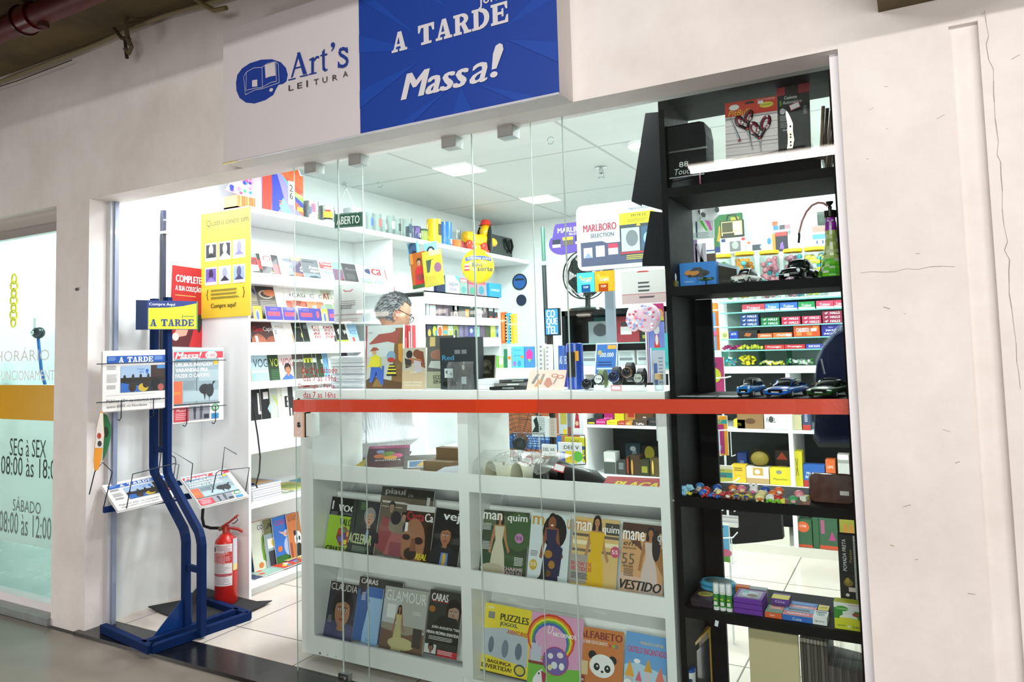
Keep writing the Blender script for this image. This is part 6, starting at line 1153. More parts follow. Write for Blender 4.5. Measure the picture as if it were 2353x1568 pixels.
    JT = [(0, 0, .95, .15), (0, .09, .84, .108), (.02, .10, .50, .08), (-.01, .10, .12, .066), (0, -.09, .84, .108), (.02, -.10, .50, .08), (-.01, -.10, .12, .066)]
    skin('trousers', JT, [(0, 1), (1, 2), (2, 3), (0, 4), (4, 5), (5, 6)], '3a4048', 'c', root=0, parent=p)
    for s_ in (-1, 1):
        b = B(); b.loft([[(x, s_*.10+w*math.cos(t)*1.0, .045*k+.045*k*math.sin(t)) for t in [2*math.pi*q/12 for q in range(12)]] for x, w, k in ((-.08, .02, .6), (-.06, .042, 1), (.02, .046, 1.0), (.12, .05, .8), (.19, .035, .5), (.2, .01, .3))], '2a2624', 'b'); b.build('shoe', p)
human()
# ================================================================== black shelving in the window
BX0, BX1, BY0, BY1 = -.795, JR-.034, .24, .58
BLK = '0f0f11'
su = empty('shelving_unit', (BX0, BY0, .02), 'tall black open shelving unit in the window with toys and stationery', 'shelving unit')
part('side_panel', su, BX0, BX0+.022, BY0, BY1, .02, 2.40, BLK, 'n'); part('side_panel', su, BX1-.015, BX1, BY0+.0, BY1, .02, 2.40, BLK, 'n')
part('top_board', su, BX0, BX1, BY0, BY1, 2.375, 2.40, '23282a', 'n')
SH = [2.032, 1.665, 1.262, .905, .515]
for z in SH: part('shelf', su, BX0+.022, BX1-.015, BY0, BY1-.02, z-.034, z, BLK, 'n')
part('back_stile', su, BX0+.022, BX0+.09, BY1-.03, BY1-.01, .02, 1.63, BLK, 'n')
# angled dark side panels leaning beside the unit
for poly, y, lab in (([(1485, 262), (1526, 258), (1532, 452), (1531, 486), (1453, 464)], .50, 'upper dark tapering panel beside the black shelving unit'), ([(1496, 486), (1530, 490), (1534, 612), (1478, 612), (1478, 600)], .50, 'lower dark tapering panel beside the black shelving unit')):
    q = [U(px, py, 'y', y) for px, py in poly]; b = B(); b.prism([(p.x, p.z) for p in q], y-.012, y, '1c1c1f', 'n', ax='y'); b.prism([(p.x+.002, p.z) for p in q[:1]]+[(q[0].x-.0, q[0].z)]+[(q[-1].x, q[-1].z)], y, y+.12, '1c1c1f', 'n', ax='y')
    tag(b.build('dark_panel'), lab, 'panel')
def at(px, y, z): return Vector((XX(px, y, z+.03), y, z+.0008))
Z1, Z2, Z3b, Z4, Z5 = SH
# --- top shelf: cap box, scissors card, knife card, black case, tube bundle
P = at(1583, .33, Z1); b = B(); b.loft([[(x*.085*k, y*.06*k, z) for x, y in ((-1, -1), (1, -1), (1, 1), (-1, 1))] for z, k in ((0, .95), (.19, 1.0), (.235, .93), (.245, .7))], '141517', 'n', smooth=False)
b.box(-.088, .088, -.063, -.058, .135, .142, '1e1f22', 'g'); b.art(.07, .05, 't .25 .55 .5 .4 c8cacc 88;i 0 0 1 .45 b4b6b8 Touch', y=-.0615, x0=-.035, z0=.05)
tag(b.build('black_pouch', loc=P), 'black glossy speaker pouch with small white lettering on the top shelf', 'pouch')
b = B(); x0, x1 = XX(1535, .27, Z1+.05)-P.x, XX(1908, .27, Z1+.05)-P.x
b.loft([[(x0+.005, y, z) for y, z in ((-.08, .001), (-.07, .035), (.05, .045), (.09, .001))], [(x0+.10, y, z) for y, z in ((-.085, .001), (-.075, .05), (.05, .11), (.09, .001))], [(x1-.09, y, z) for y, z in ((-.085, .001), (-.07, .06), (.05, .13), (.09, .001))], [(x1-.03, y, z) for y, z in ((-.08, .001), (-.07, .035), (.05, .06), (.09, .001))]], '121316', 'g')
b.box(x0+.01, x0+.14, -.089, -.086, .035, .039, '5a5c60', 'k'); b.box(x0+.122, x0+.126, -.09, -.086, -.0, .07, 'a03a5c', 'p')
o = b.build('black_case', loc=(P.x, .34, Z1+.001)); tag(o, 'long black plastic wrapped case lying along the top shelf', 'case')
def card(nm, lab, cat, tl, tr, bl, y, bg, spec, th=.004, **k):
    a, c, d = U(*tl, 'y', y), U(*tr, 'y', y), U(*bl, 'y', y); M = frame(d, c-a, a-d); return leaf(nm, lab, cat, M, (c-a).length, (a-d).length, th, bg, spec, **k)
sc_ = card('scissors_card', 'red and white card holding a pair of scissors and a smaller one', 'scissors pack', (1655, 240), (1774, 222), (1668, 366), .36, 'cfc3c8', 'r 0 .74 1 1 c8361f;'+''.join('r 0 %.2f 1 %.3f 6a4a55;' % (.05+i*.065, .056+i*.065) for i in range(11))+'e .18 .9 .1 .05 e8e4e0;i .06 .75 .42 .1 e8c040 PitBull;e .8 .87 .13 .05 d8cc3c;b .7 .855 .2 .03 333 QUALITY;b .62 .95 .34 .035 e8b0b0 ZHT50090;r .64 .9 .74 .95 e8e4e8;p .38 .93 .58 .93 .54 .97 .42 .97 1c1c1c;b .02 .05 .0 .0 333 S')
def loopring(b, c, r0, r1, col, fin, rot=0, yy=-.006):
    n = 16; b.tube([(c[0]+r0*math.cos(t)*math.cos(rot)-r1*math.sin(t)*math.sin(rot), yy, c[1]+r0*math.cos(t)*math.sin(rot)+r1*math.sin(t)*math.cos(rot)) for t in [2*math.pi*i/n for i in range(n)]], .0045, col, fin, 6, True)
for (c1, c2, p, tip, s, rot) in (((.052, .135), (.086, .148), (.082, .10), (.10, .02), .8, .2), ((.105, .10), (.145, .115), (.125, .06), (.128, .01), 1.0, -.2)):
    b = B(); loopring(b, c1, .015*s, .024*s, '2a1c22', 'g', .3); loopring(b, c2, .015*s, .027*s, '2a1c22', 'g', -.35)
    loopring(b, c1, .011*s, .020*s, '6e1a30', 'g', .3, -.0075); loopring(b, c2, .011*s, .023*s, '6e1a30', 'g', -.35, -.0075)
    for c in (c1, c2): b.tube([(c[0], -.007, c[1]-.02*s), (p[0], -.008, p[1])], .006, '2a1c22', 'g', 6)
    b.tube([(p[0], -.008, p[1]), tip and (tip[0], -.008, tip[1])], .004, 'c8ccd0', 'k', 5, rad=[.005, .001]); b.ball((p[0], -.013, p[1]), .005, 'a03030', 'g', 8, 6); b.build('scissors', sc_)
b = B(); b.tube([(.02, -.006, .155), (.055, -.007, .06)], .003, 'b8bcc0', 'k', 6, rad=[.0015, .004]); b.ball((.052, -.01, .062), .005, 'a03040', 'g', 8, 6); b.build('blade', sc_)
kn = card('knife_card', 'black card with a folding knife and a pink edged price label', 'knife pack', (1776, 202), (1850, 190), (1789, 352), .37, '17181a', 'r 0 .86 .25 1 b02838;r .66 .86 1 1 a02436;b .22 .79 .4 .05 d8dadc Canivete;i .16 .72 .6 .05 d8dadc Automático;e .16 .62 .085 .045 c8cace;l .08 .54 .2 4 8a8c90;l .08 .44 .22 4 777;l .8 .65 .12 6 999;r .08 .7 .13 .78 4a9a2c;i .15 .32 .2 .03 ccc adventure')
b = B(); b.prism([(.036, .045), (.046, .045), (.052, .075), (.052, .10), (.044, .125), (.034, .148), (.028, .155), (.030, .13), (.034, .1), (.033, .075)], -.007, -.003, 'dcd8cc', 'k', ax='y'); b.build('blade', kn)
b = B(); b.prism([(.03, .004), (.048, .0), (.056, .04), (.052, .072), (.035, .075), (.034, .03)], -.010, -.003, '9a9688', 'k', ax='y')
for z in (.02, .032, .05, .06, .09): b.ball((.044, -.0095, z), (.0035, .002, .004), '2a2a2c', 'm', 8, 6)
b.build('handle', kn)
b = B(); b.m = Matrix.Translation((.048, -.012, .145)) @ Matrix.Rotation(-.3, 4, 'Y'); b.box(0, .034, 0, .001, 0, .022, 'd86a80', 'p'); b.box(.002, .032, -.001, 0, .003, .019, 'eceaec', 'p'); b.build('price_label', kn)
for i, px in enumerate((1893, 1897, 1901, 1905, 1909)):
    b = B(); a = U(px-i*.5, 248+4*i, 'y', .5); P = Vector((XX(px-9, .5, Z1+.05), .47+.01*i, Z1+.001)); b.tube([(0, 0, 0), (a.x-P.x+.008*i, .01, a.z-P.z)], .0065, ['8a7264', '5c4a44', 'a08c80', '6c5a50', '94847a'][i], 's', 8)
    tag(b.build('cardboard_tube', loc=P), 'thin brown rod leaning in the corner of the top shelf', 'rod', 'thin rods leaning on the top shelf')
# --- toy cars
def car(px, y, zs, L, W, H, col, kind, label, rz=-.25, group='toy cars in the window'):
    P = at(px, y, zs); o = empty('toy_car', P, label, 'toy car', group, rz=rz); b = B(); wr = H*.20; nb = 12
    def sec(y, w, z0, z1, n=2.6):
        r = []
        for k in range(16):
            t = 2*math.pi*k/16; cx = abs(math.cos(t))**(2/n)*(1 if math.cos(t) > 0 else -1); sz = abs(math.sin(t))**(2/n)*(1 if math.sin(t) > 0 else -1); r.append((w*cx, y, (z0+z1)/2+(z1-z0)/2*sz))
        return r
    h = H; l = L/2; w = W/2
    if kind == 'beetle':
        S = [(-l, .5, .18, .34), (-l*.93, .72, .16, .46), (-l*.7, .8, .15, .56), (-l*.35, .86, .15, .60), (0, .88, .15, .60), (l*.4, .86, .15, .60), (l*.8, .72, .16, .5), (l, .4, .2, .36)]; Cb = [(-l*.38, .62, .56, .60), (-l*.2, .70, .56, .93), (l*.1, .72, .56, 1.0), (l*.5, .66, .54, .88), (l*.85, .4, .5, .58)]
    elif kind == 'suv':
        S = [(-l, .92, .2, .56), (-l*.92, .98, .16, .62), (-l*.4, 1, .16, .66), (l*.9, 1, .16, .66), (l, .95, .2, .6)]; Cb = [(-l*.42, .86, .62, .66), (-l*.28, .86, .62, .97), (l*.6, .86, .62, .98), (l*.95, .84, .62, .7)]
    else:
        S = [(-l, .88, .14, .42), (-l*.9, .97, .12, .52), (-l*.4, 1, .12, .60), (l*.5, 1, .12, .64), (l*.9, .95, .14, .64), (l, .88, .2, .58)]; Cb = [(-l*.38, .78, .56, .60), (-l*.1, .74, .56, .95), (l*.25, .72, .56, 1.0), (l*.7, .74, .58, .82), (l*.9, .8, .58, .62)]
    b.loft([sec(a, w*c, h*d, h*e) for a, c, d, e in S], col, 'g', smooth=True)
    if kind == 'beetle':
        for s_ in (-1, 1):
            for yy in (-l*.62, l*.6): b.ball((s_*w*.72, yy, h*.30), (w*.27, l*.28, h*.22), col, 'g', 12, 8)
    b.build('body', o)
    c = B(); c.loft([sec(a, w*k*.985, h*d, h*e*.985) for a, k, d, e in Cb], '14191c', 'g'); c.build('windows', o)
    c = B(); R = [sec(a, w*k, h*d, h*e) for a, k, d, e in Cb[1:-1]]; top = [[p for p in r[2:7]] for r in R]; c.loft([[(p[0], p[1], p[2]+h*.012) for p in r] for r in top], '20262a' if kind == 'coupe' and col == '1c4a20' else (col if kind != 'suv' else 'dfe2e4'), 'g', closed=False, cap=False)
    for s_ in (-1, 1):
        for yy in ((-l*.38, -l*.16) if kind != 'suv' else (-l*.42, -l*.26)),: 
            c.tube([(s_*w*.62, yy[0], h*.6), (s_*w*.60, yy[1], h*.93)], h*.022, col if kind != 'suv' else 'dfe2e4', 'g', 6)
    if kind == 'suv': c.box(-w*.5, w*.5, -l*.1, l*.5, h*.98, h*1.02, '1a1a1c', 'g')
    c.build('roof', o)
    for s_ in (-1, 1):
        for yy in (-l*.62, l*.62):
            c = B(); c.m = Matrix.Translation((s_*w*.86, yy, wr)) @ Matrix.Rotation(math.pi/2, 4, 'Y'); c.lathe([(0, -w*.12), (wr, -w*.12), (wr, w*.12), (wr*.6, w*.14), (0, w*.1)], '151516', 'm', 18, cols=['151516', '151516', '2a2a2c', 'b8bcc0']); c.build('wheel', o)
        c = B(); hz = {'beetle': .38, 'suv': .5, 'coupe': .40}[kind]; hxx = {'beetle': .70, 'suv': .72, 'coupe': .68}[kind]
        c.ball((s_*w*hxx, -l*(.90 if kind == 'beetle' else .965), h*hz), (w*(.17 if kind != 'coupe' else .24), l*.04, h*(.09 if kind != 'coupe' else .045)), 'e4eaf0', 'g', 12, 8); c.build('headlight', o)
        if kind != 'beetle': c = B(); c.ball((s_*w*1.06, -l*.22, h*.63), (w*.10, l*.05, h*.06), '18181a', 'g', 8, 6); c.build('mirror', o)
    c = B()
    if kind == 'beetle': c.tube([(-w*.8, -l*.98, h*.24), (0, -l*1.07, h*.22), (w*.8, -l*.98, h*.24)], h*.03, 'd0d4d8', 'k', 8); c.box(-w*.2, w*.2, -l*1.12, -l*1.09, h*.14, h*.26, 'f0f0f0', 'p')
    else:
        c.box(-w*.55, w*.55, -l*1.005, -l*.95, h*.26, h*.44, '121214', 'g'); c.box(-w*.8, w*.8, -l*1.0, -l*.9, h*.12, h*.2, '141416', 'g'); c.box(-w*.28, w*.28, -l*1.03, -l*1.0, h*.27, h*.33, 'd8dce0', 'p')
    c.build('bumper', o)
    return o, l, w, h
o, l, w, h = car(1716, .37, Z2, .155, .066, .060, 'e8e6e0', 'beetle', 'small white rounded toy car with red and blue stripes')
b = B(); 
for x_, c_ in ((-.006, 'b8303c'), (.0, '2c3c8c'), (.006, 'b8303c')): b.tube([(x_, -l*.94, h*.47), (x_, -l*.7, h*.575), (x_, -l*.42, h*.605)], .0012, c_, 'p', 4)
b.build('stripe', o)
o, l, w, h = car(1838, .37, Z2, .21, .088, .080, '121214', 'beetle', 'larger black rounded toy car with one door open')
b = B(); b.m = Matrix.Translation((w*.9, -l*.18, 0)) @ Matrix.Rotation(.75, 4, 'Z'); b.box(-.002, .002, .0, .05, h*.2, h*.58, '121214', 'g'); b.tube([(0, 0, h*.58), (0, .012, h*.85), (0, .045, h*.85), (0, .05, h*.58)], .0025, '121214', 'g', 5); b.build('door', o)
car(1726, .33, Z3b, .13, .055, .062, '2a78c8', 'suv', 'small blue toy off-roader with a white roof')
car(1808, .345, Z3b, .20, .092, .062, '2262c4', 'coupe', 'bright blue low toy sports coupe')
car(1906, .345, Z3b, .20, .092, .062, '1c4a20', 'coupe', 'dark green low toy sports car')
# --- shelf two: blue box with a car picture, sunflower trinket, pack, pipe tower
P0 = at(1560, .36, Z2); b = B(); W = XX(1645, .36, Z2+.05)-P0.x; Hb = ZZ(607, P0.x, .36)-Z2
b.box(0, W, 0, .10, 0, Hb, '2a82dc', 'p'); b.art(W, Hb, 'e .5 .56 .34 .16 3c3a3a;e .36 .6 .2 .12 d08a3c;p .3 .66 .42 .8 .6 .8 .7 .66 3a4450;e .3 .46 .06 .06 222;e .7 .5 .06 .06 222;t .15 .22 .25 .07 cfe4fa classic;t .62 .26 .16 .06 cfe4fa cars')
tag(b.build('toy_car_box', loc=P0), 'bright blue carton with a picture of an orange rounded car', 'box')
b = B(); W2 = XX(1688, .40, Z2+.05)-XX(1648, .40, Z2+.05); b.loft([[(0, 0, 0), (W2, .05, 0), (W2, .11, 0), (0, .09, 0)], [(0, 0, Hb*1.0), (W2, .05, Hb*.82), (W2, .11, Hb*.82), (0, .09, Hb)]], 'bcd8e4', 'p', smooth=False); b.add([(.004, -.0, Hb*.1), (W2-.002, .047, Hb*.1), (W2-.002, .047, Hb*.7), (.004, -.0005, Hb*.86)], [(0, 1, 2, 3)], '4a4440', 'g')
tag(b.build('window_carton', loc=(XX(1648, .40, Z2+.05), .40, Z2+.001)), 'pale blue carton with a grey clear window behind the white toy car', 'box')
b = B(); b.box(-.012, .012, -.012, .012, 0, .024, 'b8a050', 'k'); b.box(-.013, -.006, -.014, -.012, 0, .024, 'e8e8e8', 'p'); b.ball((.002, 0, .038), (.007, .007, .018), 'e6e8ea', 'g', 10, 8); tag(b.build('perfume_bottle', loc=at(1550, .30, Z2)), 'tiny perfume bottle with a golden base by the blue carton', 'bottle')
b = B()   # small green model plane
b.ball((0, 0, .022), (.03, .006, .006), '3a5a40', 'g', 10, 6); b.box(-.01, .004, -.04, .04, .026, .028, '3a5a40', 'g'); b.box(.022, .028, -.012, .012, .026, .028, '3a5a40', 'g'); b.box(-.002, .002, -.0015, .0015, 0, .02, '222', 'g'); b.tube([(-.032, 0, .034), (-.032, 0, .010)], .001, '222', 'g', 4)
tag(b.build('toy_plane', loc=at(1622, .28, Z2)), 'tiny dark green toy aeroplane at the edge of the blue carton', 'toy plane')
# glittering tower shaped water pipe
Hh = ZZ(462, -.22, .36)-Z2; P = at(1915, .37, Z2); wp = empty('water_pipe', P, 'purple and green glittering tower shaped water pipe with a hose', 'water pipe')
prof = [(.052, 0), (.05, .02), (.036, .05), (.027, .09), (.021, .14), (.018, .20), (.0165, Hh*.72), (.016, Hh*.80)]
b = B(); rr = random.Random(3); n = 14
for (ra, za), (rb, zb) in zip(prof, prof[1:]):
    st = 4
    for k in range(st):
        r0 = ra+(rb-ra)*k/st; r1 = ra+(rb-ra)*(k+1)/st; z0 = za+(zb-za)*k/st; z1 = za+(zb-za)*(k+1)/st; t = z0/(Hh*.8)
        for j in range(n):
            a0, a1 = 2*math.pi*j/n, 2*math.pi*(j+1)/n; base = ('6ad83c', '8ae83c') if t < .3 else (('d8e88c', 'b8c86c') if t < .72 else ('c83cd8', 'a82cb8'))
            if rr.random() < .12: base = ('f0f4e0',)*2
            j_ = rr.uniform(.94, 1.06); b.add([(r0*math.cos(a0)*j_, r0*math.sin(a0)*j_, z0), (r0*math.cos(a1)*j_, r0*math.sin(a1)*j_, z0), (r1*math.cos(a1), r1*math.sin(a1), z1), (r1*math.cos(a0), r1*math.sin(a0), z1)], [(0, 1, 2, 3)], rr.choice(base), 'g')
b.build('tower', wp)
b = B(); b.lathe([(.018, Hh*.79), (.021, Hh*.8), (.021, Hh*.88), (.012, Hh*.89), (.006, Hh*.9), (.007, Hh*.93), (.004, Hh*.95), (.010, Hh*.97), (.013, Hh), (.009, Hh), (0, Hh*.98)], '1c1a1a', 'g', 16); b.build('bowl', wp)
b = B(); q = [UP(px, py, P+Vector((0, -.0, 0)), Vector((0, 1, 0)))-P for px, py in ((1902, 474), (1892, 467), (1880, 466), (1866, 472), (1853, 487), (1843, 508), (1836, 536))]; b.tube([tuple(p) for p in q], .0035, 'b87878', 'b', 8); b.tube([tuple(q[-1]), tuple(q[-1]+Vector((-.0, 0, -.012))), tuple(q[-1]+Vector((-.003, 0, -.035)))], .004, '1a1a1c', 'g', 8); b.build('hose', wp)
# plants of the wire tower base are left as a thin frame
b = B(); 
for s_ in (-1, 1): b.tube([(s_*.035, -.055, .004), (s_*.034, -.055, .075), (s_*.015, -.055, .085)], .0012, '222', 'k', 5)
b.tube([(-.035, -.055, .005), (.035, -.055, .005)], .0012, '222', 'k', 5); b.build('wire_frame', wp)
# --- shelf three: tags lying beside the cars
for i, px in enumerate((1578, 1624, 1668)):
    b = B(); b.prism([(-.05, 0), (-.035, -.02), (.035, -.02), (.05, 0), (.035, .035), (-.035, .035)], 0, .0012, 'dfe2e2', 'p'); b.box(-.03, .03, -.008, .02, .0013, .0016, '8a9496', 'p')
    tag(b.build('flat_tag', loc=at(px, .275, Z3b)), ['flat white silver label on the shelf, furthest from the toy cars', 'flat white silver label on the shelf, middle of three', 'flat white silver label on the shelf, next to the toy off-roader'][i], 'label')
# --- shelf four: rubber keychain figures and a brown case
rr = random.Random(12)
def blob(px, y, dz, lab, cols, kind, rz=0):
    P = at(px, y, Z4); P.z += dz; b = B(); b.m = Matrix.Rotation(rz, 4, 'Z')
    if kind == 'fig':   # lying little figure with head, body, legs, arms
        b.ball((0, .018, .012), (.013, .012, .012), cols[0], 'b', 12, 8); b.ball((0, -.002, .009), (.012, .012, .009), cols[1], 'b', 12, 8); b.ball((0, -.014, .008), (.011, .007, .008), cols[2], 'b', 10, 6)
        for s_ in (-1, 1): b.ball((s_*.007, -.024, .006), (.005, .009, .006), cols[3], 'b', 8, 6); b.ball((s_*.014, .0, .009), (.005, .009, .005), cols[1], 'b', 8, 6)
    elif kind == 'cloud':
        for a in range(6): b.ball((.010*math.cos(a*1.05), .0, .016+.010*math.sin(a*1.05)), (.010, .006, .010), cols[0], 'b', 10, 6)
    elif kind == 'bar':
        b.box(-.022, .022, -.008, .010, 0, .014, cols[0], 'b'); b.box(-.023, .0, -.009, .011, .001, .016, cols[1], 'b')
    elif kind == 'ear':
        b.ball((0, 0, .016), (.016, .012, .015), cols[0], 'b', 12, 8); b.ball((0, -.012, .012), (.008, .005, .006), cols[1], 'b', 10, 6)
        for s_ in (-1, 1): b.ball((s_*.009, .0, .032), (.006, .005, .009), cols[0], 'b', 8, 6)
    else:
        b.ball((0, 0, .014), (.017, .014, .014), cols[0], 'b', 12, 8); b.ball((0, -.010, .010), (.010, .006, .007), cols[1], 'b', 10, 6)
        for s_ in (-1, 1): b.ball((s_*.009, -.012, .004), (.005, .007, .004), cols[2], 'b', 8, 6)
    tag(b.build('rubber_keychain', loc=P), lab, 'keychain', 'rubber keychains on the black shelf')
KC = [(1569, .27, 0, 'light blue cloud shaped rubber keychain, first of the row', ('8cc8ec',), 'cloud', 0), (1584, .30, 0, 'smaller light blue cloud keychain behind the first', ('9cd0e8',), 'cloud', 0),
 (1597, .28, .003, 'black keychain figure with yellow feet', ('d8b8a8', '1c1c1e', '1c1c1e', 'd8c83c'), 'fig', -.8), (1608, .33, .01, 'blue and white flat keychain standing at the back', ('3c78b8', 'e0e8f0', 'e0e8f0'), 'lump', 0),
 (1622, .285, .006, 'red round keychain with pale spots', ('c03028', 'e8e8e4', '2c5cb8'), 'lump', .3), (1616, .262, 0, 'bright blue and red keychain lying low', ('2c64c0', 'b83028', 'b83028'), 'lump', .6), (1634, .262, 0, 'red and blue keychain figure lying down', ('c03830', '2c5cb8', 'c03830', '2c4c9c'), 'fig', 1.3),
 (1648, .31, .012, 'royal blue keychain leaning at the back', ('2450a8', 'd8dce4', 'e8e4dc'), 'lump', .2), (1662, .275, .004, 'cream and red keychain figure', ('f0dc9c', 'c83838', 'c83838', 'b83030'), 'fig', 1.2), (1675, .265, 0, 'dark red round keychain', ('a82c2c', 'f0e8d8', '7a2020'), 'lump', -.3),
 (1684, .32, .012, 'orange keychain at the back beside the blue one', ('e0783c', 'e8e8e0', 'c85c2c'), 'lump', .4), (1692, .262, .004, 'keychain figure in a yellow shirt and blue shorts, first of two', ('9c7c5c', 'd8c83c', '24408c', '9c7c5c'), 'fig', .15), (1717, .258, .004, 'keychain figure in a yellow shirt and blue shorts, second of two', ('9c7c5c', 'd8c83c', '24408c', '9c7c5c'), 'fig', -.15),
 (1704, .31, .014, 'pink and yellow keychain at the back', ('e87c9c', 'f0e09c', 'e85c8c'), 'lump', .5), (1732, .30, .012, 'white and pink eared keychain', ('eee8ec', 'e87cb8'), 'ear', 0), (1750, .285, .006, 'pale yellow round keychain with a dark band', ('ecdca0', '4c4c54', 'ecdca0'), 'lump', 0),
 (1745, .258, .0, 'cream keychain with an orange collar', ('f0e49c', 'e0743c', 'f0e49c'), 'lump', .2), (1759, .33, .012, 'blue and white keychain at the back', ('2c50b0', 'e4e8ec', 'b8d8e8'), 'lump', 0), (1776, .275, .010, 'orange keychain with a red bow', ('e87838', 'c83430', 'c83430'), 'lump', -.2), (1790, .30, .018, 'orange and white keychain, higher', ('e87040', 'f4ece8', 'd85c30'), 'lump', .2),
 (1770, .255, 0, 'tiny white and lime green keychain', ('f0f0ec', '7cc83c', '7cc83c'), 'lump', 0), (1787, .256, 0, 'tiny red and lime green keychain', ('c83030', '7cc83c', '7cc83c'), 'lump', 0), (1803, .256, 0, 'yellow and brown bar keychain', ('7c4434', 'e8d83c'), 'bar', .1), (1823, .255, 0, 'small green keychain near the front edge', ('4ca86c', 'e0a8a8', '3c8c5c'), 'lump', 0),
 (1836, .285, .014, 'pink fluffy keychain near the brown case', ('f090a0', 'f4b8c0', 'e87c90'), 'lump', 0), (1850, .27, .012, 'yellow block keychain near the brown case', ('e8d828', 'f0f0e0'), 'bar', 1.4), (1843, .258, .0, 'brown spotted bar keychain', ('84483c', '5a2c28'), 'bar', .3)]
for k in KC: blob(*k)
P = at(1859, .33, Z4); W = XX(1968, .33, Z4+.05)-XX(1861, .33, Z4+.05); b = B(); b.m = Matrix.Rotation(-.25, 4, 'X')
def rr_(w, h, r, y): return [(cx+r*math.cos(a), y, cz+r*math.sin(a)) for cx, cz, a0 in ((w-r, r, -90), (w-r, h-r, 0), (r, h-r, 90), (r, r, 180)) for a in [math.radians(a0+30*k) for k in range(4)]]
b.loft([[(p[0]*.94+W*.03, p[1], p[2]*.94+.002) for p in rr_(W, .098, .018, 0)], rr_(W, .10, .018, .008), rr_(W, .10, .018, .03), [(p[0]*.94+W*.03, p[1], p[2]*.94+.002) for p in rr_(W, .098, .018, .038)]], '4a1e10', 'g', smooth=True); b.box(W*.68, W*.87, -.001, .002, .028, .042, 'dfd8d4', 'p')
o = b.build('brown_case', loc=(P.x, .31, Z4+.001)); tag(o, 'dark brown glossy rounded case with a white price label', 'case')
# --- shelf five: stationery
def bx(px0, px1, y, zb, h, d, col, lab, top=None, front=None, cat='box', nm='pencil_box', yaw=0, group=None):
    x0 = XX(px0, y, zb+.02); w = XX(px1, y, zb+.02)-x0; b = B(); b.box(0, w, 0, d, 0, h, col, 'p')
    if front: b.art(w, h, front)
    if top: b.m = frame((0, 0, h), (1, 0, 0), (0, 1, 0)); b.art(w, d, top)
    o = b.build(nm, M=Matrix.Translation((x0, y, zb+.0008)) @ Matrix.Rotation(yaw, 4, 'Z')); return tag(o, lab, cat, group)
bx(1588, 1638, .27, Z5, .012, .13, '2a1c2c', 'dark card game box with a yellow oval title lying flat', 'p 0 .6 1 .9 1 1 0 1 7a3c30;e .5 .45 .4 .22 5a2c24;e .5 .42 .34 .14 c8c03c;b .28 .36 .46 .1 3a1a1c WONDER;b .3 .1 .4 .07 a03c3c GAMES', cat='box', nm='card_box'); bx(1586, 1636, .27, Z5+.013, .012, .13, '241828', 'second dark card game box on top of the first', 'e .5 .5 .4 .3 6a3430;e .5 .5 .36 .2 c8c03c;b .28 .43 .46 .14 3a1a1c WONDER', nm='card_box')
b = B(); 
def stad(w, d, z, n=20): return [(w*math.cos(2*math.pi*i/n), d*math.sin(2*math.pi*i/n), z) for i in range(n)]
b.loft([stad(.062, .045, 0), stad(.066, .048, .01), stad(.066, .048, .045), stad(.06, .043, .052)], '5ab4dc', 'g'); b.tube(stad(.067, .049, .040), .003, '3a8cc0', 'g', 6, True); b.tube(stad(.067, .049, .012), .003, '3a8cc0', 'g', 6, True); b.loft([stad(.05, .034, .0525), stad(.048, .032, .053)], '3c5a5c', 'p')
tag(b.build('pencil_case', loc=at(1651, .42, Z5)), 'light blue oval zipped pencil case', 'pencil case')
for i, px in enumerate((1646, 1661, 1676)):
    P = at(px, .268, Z5); o = empty('glue_stick', P, ['white and green glue stick, nearest the card boxes', 'white and green glue stick, middle of three', 'white and green glue stick, nearest the purple boxes'][i], 'glue stick', 'three glue sticks in a row')
    b = B(); b.lathe([(0, 0), (.0105, 0), (.0105, .062), (0, .062)], 'e8ecec', 'g', 16); b.lathe([(.0107, .012), (.0107, .056)], '3c8c3c', 'p', 16); b.box(-.006, .006, -.0112, -.0108, .018, .03, 'e8e8e0', 'p'); b.box(-.005, .004, -.0112, -.0108, .036, .042, 'c8c838', 'p'); b.build('body', o)
    b = B(); b.lathe([(.0102, .0625), (.0102, .088), (.009, .091), (0, .091)], 'f2f4f4', 'g', 16); b.build('cap', o)
for i, z in enumerate((0, .017, .034)): bx(1686-i*.5, 1752-i, .262+.004*i, Z5+z, .0162, .10, '6a2ca0', ['purple stationery box at the bottom of the pile', 'purple stationery box in the middle of the pile', 'purple stationery box with a silver picture lid on top'][i], 'r .1 .1 .9 .9 a8a0b8;e .5 .5 .3 .3 c8d0dc;e .6 .4 .2 .15 7c5a4c;e .3 .7 .12 .1 5ac0c8')
bx(1690, 1722, .39, Z5, .05, .03, 'd86c30', 'orange packet standing behind the purple boxes', front='r .1 .1 .9 .6 e0a088;r .3 .7 .9 .9 e8c8b8', nm='packet'); bx(1722, 1762, .385, Z5, .05, .03, '9aa0a4', 'silvery packet with coloured pens behind the purple boxes', front='r .1 .2 .2 .9 d8c83c;r .3 .2 .38 .9 c03c3c;r .5 .2 .58 .9 4a6cb8;r .7 .2 .78 .9 3c3c40', nm='packet', )
bx(1772, 1812, .345, Z5, .022, .07, '5c3490', 'yellow topped crayon box on another one', 'r 0 0 1 .75 e0cc30;b .15 .4 .7 .2 4a3a5c GIZ DE CERA', 'b .2 .2 .6 .5 c8b0e0 Giz de Cera'); bx(1772, 1812, .345, Z5+.023, .016, .06, '5c3490', 'upper crayon box with a violet front', 'r 0 0 1 .75 e0cc30', 'b .2 .2 .6 .5 c8b0e0 Giz')
